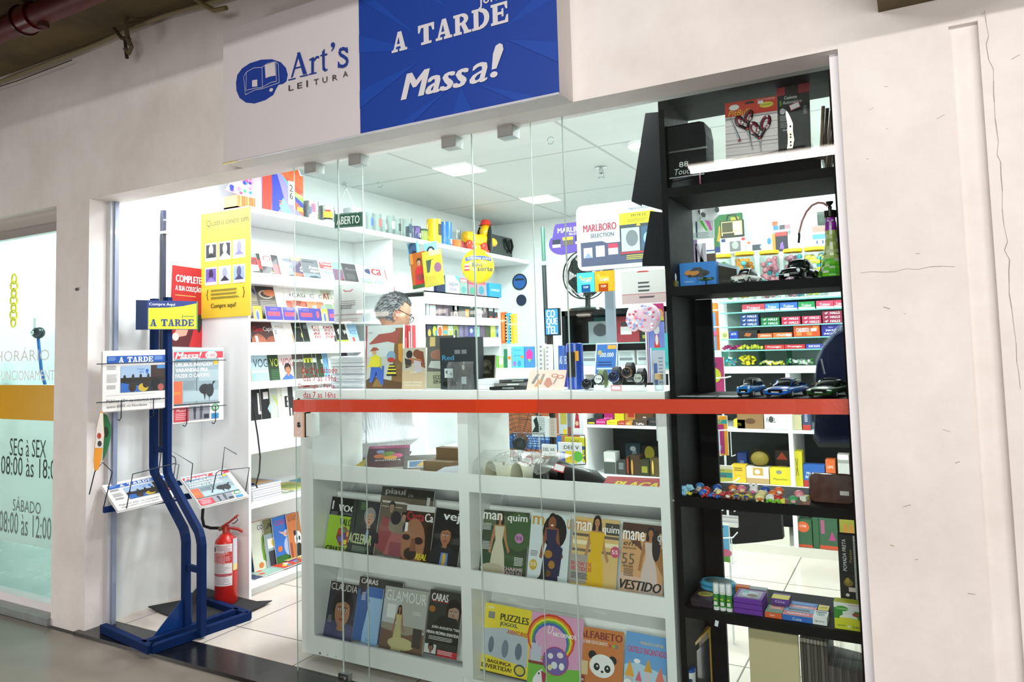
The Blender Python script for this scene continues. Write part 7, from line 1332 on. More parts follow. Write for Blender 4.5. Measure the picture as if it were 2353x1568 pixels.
bx(1812, 1875, .335, Z5, .018, .075, '3464b0', 'blue and pink coloured pencil box, back row', 'r 0 .0 1 .45 d07880;r .08 .6 .92 .8 6a98d0;b .15 .15 .7 .2 f0e0e4 AQUARELA', 'b .3 .2 .3 .5 d8e4f4 12 cores'); bx(1877, 1902, .335, Z5, .018, .075, '5c3490', 'yellow and violet crayon box beside the green carton', 'r 0 .2 1 .9 e0cc30;b .15 .5 .7 .2 4a3a5c GIZ', 'b .2 .2 .6 .5 e8c8d8 Giz de Cera')
bx(1757, 1796, .262, Z5, .018, .075, '4c7c5c', 'green and orange pencil box, front row', 'r 0 0 1 .5 4c7c5c;r .2 .5 1 1 d87c68;b .3 .6 .5 .2 f0e4e0 COR', 'r 0 0 1 1 e0602c;b .3 .3 .3 .4 f4e4d8 Lápis'); bx(1797, 1866, .262, Z5, .018, .08, '2c6cc8', 'blue and pink coloured pencil box, front row', 'r 0 0 1 .5 d06470;b .12 .15 .76 .25 f0e0e4 AQUARELA;r .1 .62 .9 .85 4c6a90;r 0 .5 1 1 6aa0cc;r .15 .65 .85 .85 3a3c4c', 'b .35 .2 .3 .5 e0ecf8 12 cores'); bx(1867, 1900, .262, Z5, .022, .07, 'e8eaec', 'white eraser box with a grey picture', 'e .5 .5 .3 .2 9ab4b0;r .1 .75 .9 .85 222', 'b .15 .3 .7 .4 444 Lápis de Cor')
b = B(); W = XX(1983, .252, Z5+.05)-XX(1916, .252, Z5+.05); b.box(0, W, 0, .045, 0, .085, 'd8d820', 'p'); b.art(W, .085, 'r 0 .5 1 1 e8eae4;r 0 .4 .3 .8 3c8c2c;r .7 .4 1 .8 3c8c2c;e .5 .45 .32 .12 f0f0e8;e .5 .36 .3 .1 dcd82c;r .18 .38 .82 .45 dcd82c;e .28 .78 .22 .1 3c9c2c;b .1 .75 .38 .06 e8f0d0 É CASEIRO;p .5 .72 1 .72 1 .95 .5 .95 e8e4e8;r .5 .93 1 .95 d87080;e .75 .6 .12 .07 a04c3c;b .1 .12 .28 .06 4c6a20 apinil;e .5 .14 .06 .04 e8ecd8;t .62 .08 .32 .09 4c6a20 240g')
tag(b.build('cream_carton', loc=(XX(1917, .252, Z5+.04), .252, Z5+.001)), 'yellow and green ointment carton with a price label, lowest corner of the shelf', 'box')
card('ointment_box', 'tall narrow black ointment box with white lettering leaning upright', 'box', (1922, 1228), (1966, 1232), (1933, 1394), .31, '0e0e10', 'r .8 0 .9 1 dcdcdc;l .82 .9 .06 30 888 .03;e .45 .34 .25 .05 8a7430;e .42 .37 .12 .04 b89a40;r .45 .22 .8 .28 e8d8d8;e .38 .17 .1 .022 e8e8e8;t .12 .095 .55 .035 eee apinil;b .2 .03 .45 .035 eee 150g', th=.03, side='0e0e10')
ob = bpy.data.objects['ointment_box']; vs, fs = textmesh('POMADA PRETA', .03, .15); w_ = ob.dimensions.x; h_ = ob.dimensions.z
b = B(); b.add([(w_*(.42-v*.2), -.002, h_*(.50+u*.44)) for u, v in vs], fs, 'f0f0f0', 'p'); vs, fs = textmesh('Premium', 0, .3); b.add([(w_*(.70-v*.14), -.002, h_*(.62+u*.18)) for u, v in vs], fs, 'b8a060', 'p'); b.build('printed_title', ob)
b = B(); b.box(-.006, .006, -.001, 0, -.012, .008, 'e4e6f4', 'p'); P = U(1647, 1432, 'y', BY0-.001); tag(b.build('price_label', M=Matrix.Translation((P.x, BY0-.001, P.z)) @ Matrix.Rotation(.2, 4, 'Y')), 'tiny white label stuck on the edge of the lowest black shelf', 'price label')
# --- bottom: picture frame, tube can, envelopes
q = [U(px, py, 'y', y) for px, py, y in ((1582, 1492, .30), (1628, 1442, .52), (1634, 1580, .52), (1590, 1600, .30))]
def fbar(b, p, r, w, col): 
    d = (r-p).normalized(); b.tube([tuple(p-d*w*.5), tuple(r+d*w*.5)], w*.62, col, 'b', 4)
fr_ = B(); base = [Vector((p.x, p.y, 0)) for p in q]; z_t = q[0].z; z_b = .024; A1 = Vector((q[0].x, q[0].y, z_b+.01)); A2 = Vector((q[0].x, q[0].y, z_t)); A3 = Vector((q[1].x, q[1].y, z_t+.0)); A4 = Vector((q[1].x, q[1].y, z_b+.01))
for p, r in ((A1, A2), (A2, A3), (A3, A4), (A4, A1)): fbar(fr_, p, r, .014, 'c8a03c')
ofr = fr_.build('picture_frame'); tag(ofr, 'gilt picture frame standing at the bottom of the black shelving', 'picture frame')
nv = (A3-A2).cross(Vector((0, 0, 1))).normalized()*.002
c = B(); c.add([tuple(p+nv) for p in (A1, A4, A3, A2)], [(0, 1, 2, 3)], '9a8c80', 'm'); m = (A3-A2)*.28; c.add([tuple(A1+m+nv*2.5+Vector((0, 0, .04))), tuple(A4-m*.2+nv*2.5+Vector((0, 0, .04))), tuple(A3-m*.2+nv*2.5-Vector((0, 0, .03))), tuple(A2+m+nv*2.5-Vector((0, 0, .03)))], [(0, 1, 2, 3)], '3a3c44', 'g'); c.build('picture', ofr)
b = B(); b.lathe([(0, 0), (.02, 0), (.021, .004), (.021, .15), (.0, .15)], 'e2e4e8', 'p', 20); b.lathe([(.022, .15), (.022, .158), (.02, .16), (0, .16)], '2a5cac', 'g', 20); b.box(-.015, .015, -.0215, -.0205, .1, .13, '2a3a5c', 'p')
zt_ = ZZ(1534, XX(1586, .28, .3), .28); tag(b.build('paint_tube', loc=(XX(1586, .28, .25), .275, zt_-.16)), 'white round tube with a blue lid in front of the gilt frame', 'tube')
part('shelf', su, BX0+.022, BX1-.015, BY0, BY1-.02, zt_-.175, zt_-.161, BLK, 'n')
ZB = zt_-.160
card('envelope', 'large cream envelope standing at the bottom of the shelving', 'envelope', (1721, 1444), (1836, 1462), (1728, 1640), .36, 'd2c69c', 'r 0 .88 1 .885 a89c74;e .5 .55 .006 .004 f0e8c8', th=.01, side='c8bc90')
for i in range(8):
    x = XX(1838+i*8, .34, .4); b = B(); b.box(0, .0095, 0, .2, 0, .30, ['5c544c', '463f3a', '6a625a', '504842'][i % 4], 's'); b.box(0, .0095, -.001, .2, .288, .301, 'b8b0a4', 's'); zt2 = ZZ(1466+i*1.5, x, .34)
    tag(b.build('folder', loc=(x, .34, zt2-.30)), 'brown grey cardboard folder standing on edge beside the cream envelope', 'folder', 'brown folders on edge')
for i in range(14):
    x = XX(1902+i*6, .345, .4); zt2 = ZZ(1530+i*1.6, x, .345)
    if x > BX1-.03: break
    b = B(); b.box(0, .0075, 0, .18, 0, .24, ['5a5250', '6a6260', '4e4644'][i % 3], 's'); tag(b.build('wrapped_folder', loc=(x, .345, zt2-.24)), 'dark grey folder wrapped in film at the corner of the shelving', 'folder', 'film wrapped folders')
b = B(); x0 = XX(1892, .335, .4); x1 = BX1-.02; n_ = 18; rr = random.Random(31)
b.loft([[(x0+(x1-x0)*i/n_, .338-.01*rr.random(), .50-.11), (x0+(x1-x0)*i/n_, .33-.012*rr.random(), .43), (x0+(x1-x0)*i/n_, .338-.01*rr.random(), .462)] for i in range(n_+1)], 'e8ecea', 'T', cap=False, closed=False); tag(b.build('clear_film'), 'shiny clear film over the grey folders', 'film')
# ================================================================== deeper in the shop
def cb(px0, px1, pyt, pyb, y, d, col, spec, lab, nm='box', cat='box', group=None, fin='p', side=None, zb=None):
    """an item whose front stands in the plane y; outline measured in the photo"""
    pm = (px0+px1)/2; a = U(pm, pyb, 'y', y); z0 = a.z if zb is None else zb; z1 = U(pm, pyt, 'y', y).z; x0, x1 = XX(px0, y, (z0+z1)/2), XX(px1, y, (z0+z1)/2)
    return leaf(nm, lab, cat, Matrix.Translation((x0, y, z0+.0008)), x1-x0, z1-z0, d, col, spec, group, side or col, fin)
def cx_(px0, px1, pyt, pyb, x, d, col, spec, lab, nm='book', cat='book', group=None, zb=None, side=None):
    pm = (px0+px1)/2; a = U(pm, pyb, 'x', x); z0 = a.z if zb is None else zb; z1 = U(pm, pyt, 'x', x).z; y0, y1 = YY(px0, x, (z0+z1)/2), YY(px1, x, (z0+z1)/2)
    return leaf(nm, lab, cat, frame((x, y0, z0+.0008), (0, 1, 0), (0, 0, 1)), y1-y0, z1-z0, d, col, spec, group, side or col)
XB2 = XF-.02
g2 = 'small books on the deeper bookcase'
for r in [(1003, 1023, 632, 668, '1c2c50', '', 'navy book on the topmost ledge beside the hanging packs'), (1027, 1056, 634, 670, 'e4ecf0', 'b .15 .4 .7 .2 2a4a7c ENEM;b .15 .15 .6 .16 2a4a7c 2026;p .6 1 1 .6 1 1 5aa8dc', 'white exam guide with blue letters on the topmost ledge'),
 (1057, 1074, 640, 674, '8ca49c', 'r 0 .75 1 1 c8606c;b .1 .78 .8 .14 f0e0e0 nem;e .5 .3 .3 .2 5c9a9c', 'grey green guide with a red top, first of three'), (1076, 1094, 645, 677, '9a8490', 'r 0 .72 1 1 c04c5c;e .5 .3 .3 .25 4c9a7c', 'pink green guide, second of three, under the balloon'), (1096, 1116, 648, 680, 'a08a98', 'r 0 .8 1 1 c8505c;e .5 .4 .3 .3 3c8a9c', 'rosy guide with a teal disc, third under the balloon'),
 (1124, 1152, 652, 682, '2a94d0', 'b .15 .4 .7 .22 e8f4fa CAPEÇÃO', 'bright sky blue book at the end of the topmost ledge')]: cx_(r[0], r[1], r[2], r[3], XB2, .03, r[4], r[5], r[6], zb=z2['a'], group=None)
for r in [(980, 986, 690, 727, 'c8ccc8', 'r 0 .8 1 1 b03c44', 'thin pale magazine edge, first on the middle shelf'), (986, 1001, 690, 727, 'bcdcd8', 'r 0 .72 1 .95 a84450;B .1 .76 .8 .14 f0f0f0 SUPER;r .0 0 .06 1 445', 'pale aqua magazine with a dark red title band'), (1001, 1017, 687, 728, '5c4c58', 't .1 .7 .8 .18 d8a8b8 Cult;l .4 .5 .3 6 b09aa8 .06', 'mauve grey magazine with a pink title, first of the pair'), (1018, 1034, 688, 728, '584854', 't .1 .7 .8 .18 d8a8b8 Cult;l .4 .5 .3 6 b09aa8 .06', 'mauve grey magazine with a pink title, second of the pair'),
 (1034, 1045, 690, 728, '3c3a40', 'r 0 .8 1 1 54444c', 'dark magazine behind the mauve pair'), (1040, 1054, 702, 730, 'd8dcd8', 'e .5 .3 .4 .4 2c3030;e .5 .3 .3 .3 e8e8e8;e .5 .3 .18 .18 2c3030', 'round black and white patterned toy on the middle shelf'),
 (1050, 1088, 700, 732, '34403e', 'r .5 .1 .72 .7 c87c30;r .8 .8 .98 1 e0e8e8', 'dark green box with an orange bar on the middle shelf'), (1094, 1107, 706, 733, 'dce8e4', 'b .1 .85 .8 .12 333 WINE;l .1 .6 .8 3 666 .1', 'white card with black title on the middle shelf'), (1107, 1120, 702, 734, '5c5458', 'p .2 .9 .8 .9 .6 .5 c8b8b8', 'grey photo magazine on the middle shelf'), (1122, 1134, 700, 734, '2c2c2e', 'r .1 .6 .9 .95 d8e0e0;r .3 .1 .7 .3 c04830', 'black white magazine, first of the last two'), (1135, 1147, 704, 735, '303032', 'r .1 .6 .9 .95 c8d4d4;r .3 .1 .7 .3 b85030', 'black white magazine, second of the last two')]:
    cx_(r[0], r[1], r[2], r[3], XB2, .02, r[4], r[5], r[6], zb=z2['d']+.015 if False else z2['c']-.03, group=None)
cc = [('3c3c50', 'e .5 .4 .3 .3 c8b03c'), ('28503c', 'e .5 .55 .4 .4 c8d83c;r .6 .2 1 .6 4c90a8'), ('e0dcd0', 'e .5 .5 .4 .4 d05c2c'), ('c88440', 'r .1 .3 .9 .6 4ca0b0'), ('b8ccb0', 'r .2 .2 .8 .6 a8c04c'), ('8c9a4c', 'e .5 .3 .3 .4 3c4448'), ('6a6480', 'l .2 .9 .6 6 8c84a8 .14'), ('5c5478', 'l .2 .9 .6 6 8c84a8 .14'), ('545c98', 'e .4 .6 .3 .2 b8c4e8'), ('9ac4c0', 'l .2 .9 .6 5 6c9a98 .14'), ('6c5c70', ''), ('4c5840', ''), ('c8d84c', 'r .1 .4 .9 .9 e0e87c'), ('7ab0d8', 'b .1 .6 .8 .2 c05070 Spa;e .5 .2 .4 .2 2c5c98')]
nmz = ['dark blue', 'green and yellow', 'white with an orange disc', 'ochre', 'pale green', 'olive', 'grey violet', 'violet', 'blue', 'aqua', 'plum', 'moss green', 'lime yellow', 'sky blue']
for i, (c, s_) in enumerate(cc):
    p0 = 981+i*12.2; t = i/13; cx_(p0, p0+11.4, 748+t*3+(0 if i < 12 else -6), 773+t*12, XB2, .02, c, s_, nmz[i]+' small comic on the shelf below the mauve magazines', group=None, zb=z2['e']-.004)
for i, (p0, p1, pt, c, s_, lab) in enumerate([(1137, 1145, 818, '7cc048', '', 'bright green narrow book on the low deep shelf'), (1146, 1157, 820, 'a8dc7c', 'r .1 .3 .9 .9 e4f0e8', 'pale green and white book on the low deep shelf'), (1158, 1165, 803, '2c7c5c', '', 'dark green book, slim, on the low deep shelf'), (1166, 1175, 800, 'c8d4cc', 'e .5 .5 .4 .1 e08030', 'pale book with an orange seal on the low deep shelf'), (1177, 1204, 797, '5cc0e4', 'b .15 .8 .7 .06 3c8cb8 FUNDO;b .15 .55 .7 .05 3c80a0 MARINHO;e .2 .2 .12 .12 a870c0;e .6 .2 .15 .15 3c9cc8;e .85 .5 .12 .07 e08838', 'bright aqua book with sea creatures'), (1206, 1227, 797, '4a8ce8', 'p .2 .4 .8 .4 .9 .7 .5 .9 .1 .7 d83c9c;r .4 .3 .6 .42 8ae03c', 'blue activity card with a pink splash')]):
    cb(p0, p1, pt, 846, 3.2, .02, c, s_, lab, 'book', 'book')
b = B(); x0, x1 = XX(1128, 3.2, 1.3), XX(1240, 3.2, 1.3); zz = U(1180, 846, 'y', 3.2).z; b.box(x0, x1, 3.18, 3.45, zz-.13, zz, WHT, 'b'); b.box(x0, x1, 3.2, 3.45, .02, zz-.13, WHT, 'b'); tag(b.build('low_cabinet'), 'low white cabinet deep in the shop with green and aqua books on it', 'cabinet')
for i, (p0, c, s_) in enumerate(((1151, 'e8702c', 'orange'), (1161, '3cb0e0', 'sky blue'), (1172, 'e8c42c', 'yellow'))):
    o = cb(p0, p0+13, 718+i*2, 790, 3.6, .03, c, 'r .3 .1 .5 .9 e0a83c;'+''.join('p 1 %.2f 1 %.2f .8 %.2f f4f4f0;' % (k*.1, k*.1+.06, k*.1+.03) for i_, k in enumerate(range(10))), s_+' zigzag edged activity pack hanging by the corner bookcase', 'activity_pack', 'pack')
# hanging packs and balloon under the high shelf
for (p0, p1, pt, pb, c, s_, lab, y) in [(940, 962, 556, 610, '6ab0d8', 'p .1 .2 .5 .0 .9 .3 .9 .9 .4 1 .1 .8 3c5a7c;e .6 .4 .3 .2 2c3038', 'small pale blue toy pack at the top of the hanging bunch', 2.45), (978, 1006, 558, 605, '7cc0d8', 'e .5 .5 .35 .3 2c3440;e .5 .5 .2 .2 d8e8ec', 'pale blue pack with a dark disc in the hanging bunch', 2.46),
    (948, 984, 582, 664, 'b05c20', 'r 0 .0 1 .1 2c5c2c;p .2 .1 .9 .1 .85 .5 .65 .62 .4 .6 .25 .5 c8282c;f .55 .72 .24 c89470 3a2418;e .55 .3 .25 .1 8c3c3c;r 0 .7 .2 1 d88830', 'orange crisps bag with a man in a red shirt, hanging from the high shelf', 2.42), (976, 1018, 578, 660, 'b8b030', 'r .2 .4 .6 .75 3c4844;p .3 .3 .9 .3 .8 .7 .5 .74 d8cc3c;e .8 .5 .2 .14 8c5c7c;p 0 .05 .8 .0 .6 .3 .1 .3 b8a82c;r .4 .85 1 1 d8dc8c', 'olive yellow crisps bag hanging beside the orange one', 2.40)]:
    o = cb(p0, p1, pt, pb, y, .02, c, s_, lab, 'hanging_bag', 'bag', fin='g'); o.rotation_euler[1] += -.10
Pb = U(1098, 612, 'y', 2.9); R_ = abs(U(1136, 612, 'y', 2.9).x-U(1060, 612, 'y', 2.9).x)/2/1.15
bl = empty('foil_balloon', Pb, 'round yellow foil balloon with a blue band of white letters', 'balloon')
b = B(); b.ball((0, 0, 0), (R_, R_*.42, R_*1.05), 'e8cc28', 'g', 24, 14); b.ball((0, 0, R_*1.1), (.03, .01, .03), 'e8cc28', 'g', 8, 6); b.build('balloon_body', bl)
b = B(); bl.rotation_euler[2] = math.radians(42)
def onb(u, v): return (u*R_, -R_*.42*math.sqrt(max(0, 1-u*u-v*v/1.1))-.004, v*R_)
n = 12
b.add([onb(-.78+1.56*i/n, (.48+.1*(1-((i/n-.5)*2)**2)) if k else (.26+.1*(1-((i/n-.5)*2)**2))) for i in range(n+1) for k in (0, 1)], [(2*i, 2*i+2, 2*i+3, 2*i+1) for i in range(n)], '3c58a8', 'p')
for t, u0, v0, w, h, c in (('COMPRE AQUI', -.68, .34, 1.36, .14, 'f0f0f0'), ('Bahia', -.42, -.08, .62, .24, '2c3c70'), ('dá', -.38, -.32, .2, .18, 'f0f0f0'), ('sorte', -.12, -.34, .95, .24, '2c3c70')):
    vs, fs = textmesh(t, .03, 0); b.add([(lambda q: (q[0], q[1]-.004, q[2]))(onb(u0+x*w, v0+y_*h)) for x, y_ in vs], fs, c, 'p')
for k, c in enumerate(('c03c4c', 'f0f0f0', 'c03c4c', 'f0f0f0')): b.add([onb(u, v) for u, v in ((-.86, -.3+k*.1), (-.6, -.3+k*.1), (-.56, -.2+k*.1), (-.84, -.2+k*.1))], [(0, 1, 2, 3)], c, 'p')
b.build('printed_front', bl); b = B(); b.tube([(0, 0, R_*1.1), (-.05, .0, ZS-.04-Pb.z)], .0015, 'ddd', 'm', 4); b.build('string', bl)
# round wall stickers and a picture
for (px, py, r_, c, lab) in ((1194, 648, .088, '2c64b0', 'round dark rimmed sticker with a blue middle on the back wall'), (1198, 690, .06, '1c2a4c', 'smaller round navy sticker on the back wall below the blue one')):
    P = U(px, py, 'y', 4.49); b = B(); b.m = Matrix.Rotation(math.pi/2, 4, 'X'); b.lathe([(0, 0), (r_, 0), (r_, .003), (0, .003)], '1c2c34', 'p', 28); b.lathe([(0, .0035), (r_*.84, .0035)], c, 'p', 28)
    b.m = Matrix(); b.art(r_*1.2, r_*.4, 'r 0 .4 1 1 1c2c34;l .1 .2 .7 1 aac', y=-.004, x0=-r_*.6, z0=0); tag(b.build('round_sticker', loc=P), lab, 'sticker')
# open sign hanging inside the glass
ab = cb(768, 831, 488, 521, GY+.045, .006, '154a38', 'r .02 .04 .98 .96 8a9a90;r .03 .07 .97 .93 154a38;b .08 .22 .84 .56 e0dcd8 ABERTO', 'small dark green hanging sign reading open in Portuguese', 'open_sign', 'sign')
ab.rotation_euler[1] = .045
b = B(); S = U(796, 428, 'y', GY+.02); e0 = U(776, 487, 'y', GY+.045); e1_ = U(822, 490, 'y', GY+.045); M = ab.matrix_world.inverted() if False else None
for e in (e0, e1_): b.tube([tuple(S-Vector((0, 0, .012))), tuple(e)], .0012, 'e8e4e4', 'm', 4)
tag(b.build('cord'), 'thin white cord holding the open sign', 'cord')
b = B(); b.m = Matrix.Rotation(-math.pi/2, 4, 'X'); b.lathe([(.017, 0), (.016, .003), (.006, .007), (.004, .012), (.007, .014), (0, .015)], 'dfe8e6', 'T', 18); tag(b.build('suction_cup', loc=(S.x, GY+.004, S.z)), 'clear suction cup holding the open sign on the glass', 'suction cup')
for (px, py) in ((873, 424), (1265, 323)):
    P = U(px, py, 'y', GY-.004); b = B(); b.tube([(.014*math.cos(t), 0, .014*math.sin(t)) for t in [k*.45 for k in range(14)]], .0016, 'e0eeec', 'T', 5, True); tag(b.build('suction_mark', loc=P), 'pale ring mark of a removed suction cup on the glass, '+('over the ceiling lamp side' if px > 1000 else 'beside the open sign'), 'mark')
# price board on its grey post
bd = empty('price_board', U(1328, 624, 'y', 1.6), 'silver framed cigarette price board with a yellow warning, on a grey post', 'board')
O_ = Vector(bd.location); q = U(1512, 452, 'y', 1.6); W = q.x-O_.x; Hh = q.z-O_.z+.0
b = B(); n_ = [(r*math.cos(a)+cx, r*math.sin(a)+cz) for cx, cz, a0, r in ((W-.04, .04, -90, .04), (W-.04, Hh-.04, 0, .04), (.04, Hh-.04, 90, .04), (.04, .04, 180, .04)) for a in [math.radians(a0+22.5*k) for k in range(5)]]
b.prism(n_, 0, .05, 'c6ccd4', 'b', ax='y'); b.build('board_frame', bd)
b = B(); b.art(W-.05, Hh-.05, 'r 0 0 1 1 b6c0c8;r 0 0 1 .42 454c66;p .3 .42 .36 .38 .7 .38 .7 .42 dfe4ea;B .04 .60 .46 .13 9c3040 MARLBORO;b .14 .49 .32 .07 3c3c44 SELECTION;t .66 .9 .28 .04 3a3a40 TABELA DE PREÇOS;r .54 .66 1 .86 e8dc28;b .7 .78 .2 .05 4a4420 MORTE;l .64 .73 .3 2 8c8420 .03;r .54 .14 .98 .66 3a444c;r .56 .2 .8 .6 a8b0b0;e .7 .42 .08 .14 6c7478;r .82 .2 .97 .6 3c5a74;e .9 .4 .05 .1 8ca8c0;p .76 .62 .82 .62 .79 .7 e0a82c;r .54 .16 .98 .19 a83040;l .62 .12 .34 3 b8b040 .03;r .04 .14 .16 .32 dfe4ee;r .21 .15 .33 .34 e6e2e0;r .38 .17 .51 .36 e4e0e2;r .38 .28 .51 .36 b03850;p .04 .14 .16 .14 .1 .24 7c90c8', y=-.002, x0=.025, z0=.025); b.build('price_panel', bd)
b = B(); b.box(W*.30, W*.30+.055, .03, .06, -(O_.z-1.26), 0, '7e8a96', 'b'); b.build('post', bd)
ov = cb(1260, 1330, 510, 588, 2.4, .02, '5a449c', 'r .0 .0 1 1 5a449c', 'violet cigarette advertising plaque behind the price board', 'advertising_plaque', 'plaque')
bpy.data.objects.remove(ov)
P = U(1262, 588, 'y', 2.4); q = U(1345, 508, 'y', 2.4); W = q.x-P.x; Hh = q.z-P.z; b = B()
poly = [(W*.1, Hh*.55)]+[(W*.34+W*.34*math.cos(a), Hh*.36+Hh*.36*math.sin(a)) for a in [math.pi*.8+k*.3 for k in range(9)]]+[(W, Hh*.1), (W, Hh), (W*.2, Hh), (W*.16, Hh*.9)]
b.prism(poly, 0, .02, '55409a', 'p', ax='y'); b.art(W, Hh, 'b .25 .70 .9 .16 e8e4f0 MARLBORO;t .55 .6 .45 .07 e0dcf0 SELECTION;r .1 .24 .32 .5 20283c;r .1 .24 .32 .34 e8e4e4;r .38 .28 .66 .55 5c5448;r .38 .45 .66 .55 d8cc30;r .72 .3 .92 .56 20283c;r .72 .3 .92 .38 e8e0d8'); tag(b.build('advertising_plaque', loc=P), 'violet cigarette advertising plaque behind the price board', 'plaque')
# standing green pole at the back wall, and coquetel rack sign
P0 = U(1247, 523, 'y', 3.9); P1 = U(1258, 705, 'y', 3.9); b = B(); b.tube([tuple(P0), tuple(U(1250, 600, 'y', 3.9))], .02, '3c6a5c', 'b', 8); b.tube([tuple(U(1250, 610, 'y', 3.9)), (P1.x, P1.y, .02)], .022, '1e2c2c', 'b', 8); tag(b.build('pole'), 'green and black pole standing near the back wall', 'pole')
rk = empty('magazine_rack', (XX(1268, .95, .5), 1.0, .02), 'black wire magazine stand behind the counter with a vertical sign', 'rack')
L_ = Vector(rk.location); b = B(); b.box(-.012, .012, -.012, .012, 0, U(1268, 770, 'y', 1.0).z-.02, '0e0e10', 'b'); b.box(-.2, .2, -.015, .015, 0, .02, '0e0e10', 'b'); b.box(-.015, .015, -.2, .2, 0, .02, '0e0e10', 'b'); b.build('post', rk)
P = U(1252, 772, 'y', 1.0); q = U(1284, 708, 'y', 1.0); b = B(); b.box(0, q.x-P.x, 0, .02, 0, q.z-P.z, '101114', 'b'); b.art(q.x-P.x, q.z-P.z, 'r .08 .04 .92 .97 3c98dc;B .14 .66 .6 .28 f6f6f6 CO;B .14 .36 .74 .28 f6f6f6 QUE;B .14 .06 .7 .28 f6f6f6 TEL'); b.build('sign_board', rk, loc=P-L_)
for (z_, w_) in ((1.02, .2), (.80, .2)):
    b = B()
    for s_ in (-1, 1): b.tube([(s_*w_, -.06, z_-.02), (s_*w_, -.06, z_-.16), (s_*.02, -.06, z_-.18), (s_*.02, -.06, z_-.02)], .003, '0e0e10', 'b', 5, True)
    b.build('wire_basket', rk)
for (p0, p1, pt, pb, c, s_, lab, y) in [(1222, 1262, 958, 1004, 'd4dcdc', 'p .0 .2 .2 .5 .1 .8 .3 1 .4 .6 .6 .4 .4 .2 22302c;l .4 .9 .4 8 8a9a9c .1', 'white paper with a green ribbon pattern in the wire stand', .94), (1262, 1278, 962, 1005, 'c8b8b0', 'l .2 .95 .6 8 998 .12', 'pinkish grey magazine in the wire stand', .93), (1284, 1304, 950, 1002, 'c4ccd4', 'r .2 .5 .9 1 b8b048;r .5 0 .9 .3 e8cc28', 'grey and yellow magazine in the wire stand', .94), (1304, 1312, 950, 1003, '787c80', 'r 0 0 1 .4 8c4a3c', 'grey magazine with a brown foot in the wire stand', .94), (1314, 1334, 948, 1000, 'e8e8ea', 'p .3 .3 .9 .3 .8 .9 .5 1 b82838;e .6 .5 .2 .1 e8c0a0;r 0 .0 1 .1 dde', 'white page with a red figure in the wire stand', .93),
    (1245, 1278, 1022, 1048, 'e4e6e8', 'b .1 .4 .8 .3 3a3c40 DEL VA', 'white magazine low in the wire stand', .90), (1283, 1336, 1018, 1066, 'e6e8ea', 'b .2 .68 .7 .18 2c2c2e :DEL V;r .05 .05 .3 .55 3c4cb0;r .3 .02 .8 .6 e0cc2c;b .35 .2 .3 .25 c89c20 LE;e .85 .35 .2 .25 5ab03c', 'white and yellow magazine low in the wire stand', .89), (1298, 1346, 1006, 1062, 'e4dc38', 'b .3 .8 .4 .08 3a3c20 AUTO;r .6 .5 1 .65 2c5c8c;b .6 .3 .35 .14 2c4c8c BIU;b .6 .1 .35 .14 2c4c8c FM', 'bright yellow magazine behind the white one in the wire stand', .97)]:
    cb(p0, p1, pt, pb, y, .008, c, s_, lab, 'magazine', 'magazine')
cb(1169, 1290, 946, 1055, 2.0, .3, 'a0603c', 'r 0 .2 1 .5 3a6cb0;l .1 .46 .8 5 9cc0e8 .05;b .2 .8 .3 .05 4a3020 caderno;r .6 .3 .9 .4 2c5ca8', 'brown and blue cardboard display behind the wire fan', 'cardboard_display', 'display')
# fans
def fan(px, py, r_, y, lab, stand=True, base_z=None, rz=0, col='16201c', blades=True):
    P = U(px, py, 'y', y); o = empty('electric_fan', (P.x, P.y, base_z if base_z is not None else P.z), lab, 'fan', rz=rz); h = P.z-(base_z if base_z is not None else P.z); b = B()
    for dy in (-.05, .05):
        for k in range(1, 9): rr_2 = r_*k/8; b.tube([(rr_2*math.cos(t), dy*(1-.3*(k/8)**2), h+rr_2*math.sin(t)) for t in [2*math.pi*i/28 for i in range(28)]], .0018 if k < 8 else .006, col, 'b', 4, True)
        for k in range(20): a = 2*math.pi*k/20; b.tube([(.03*math.cos(a), dy, h+.03*math.sin(a)), (r_*math.cos(a), dy*.7, h+r_*math.sin(a))], .0014, col, 'b', 4)
    b.build('guard', o); c = B(); c.m = Matrix.Translation((0, 0, h)) @ Matrix.Rotation(math.pi/2, 4, 'X'); c.lathe([(0, .03), (.04, .03), (.045, -.1), (.03, -.13), (0, -.13)], col, 'g', 16); c.build('motor', o)
    if blades:
        for k in range(5):
            a = k*1.2566; c = B(); v = []
            for j, (rr3, w) in enumerate(((.03, .02), (r_*.5, .055), (r_*.85, .06), (r_*.9, .02))):
                for s_ in (-1, 1): v.append((rr3*math.cos(a)-s_*w*math.sin(a), s_*.015, h+rr3*math.sin(a)+s_*w*math.cos(a)))
            c.add(v, [(0, 1, 3, 2), (2, 3, 5, 4), (4, 5, 7, 6)], '1c2824', 'g'); c.build('blade', o)
    if base_z is not None: c = B(); c.tube([(0, .02, 0.02), (0, .03, h-.02)], .022, col, 'g', 10); c.lathe([(0, .035), (.05, .035), (.14, .015), (.15, 0), (0, 0)], col, 'g', 24); c.build('stand', o)
ZTV = U(1400, 710, 'y', 2.85).z
fan(1345, 632, .19, 2.95, 'black desk fan standing on the dark glass case', base_z=ZTV+.003, rz=-.2)
fan(1195, 1020, .20, 1.45, 'large black wire fan behind the counter, lower', base_z=.02, rz=.4, blades=False)
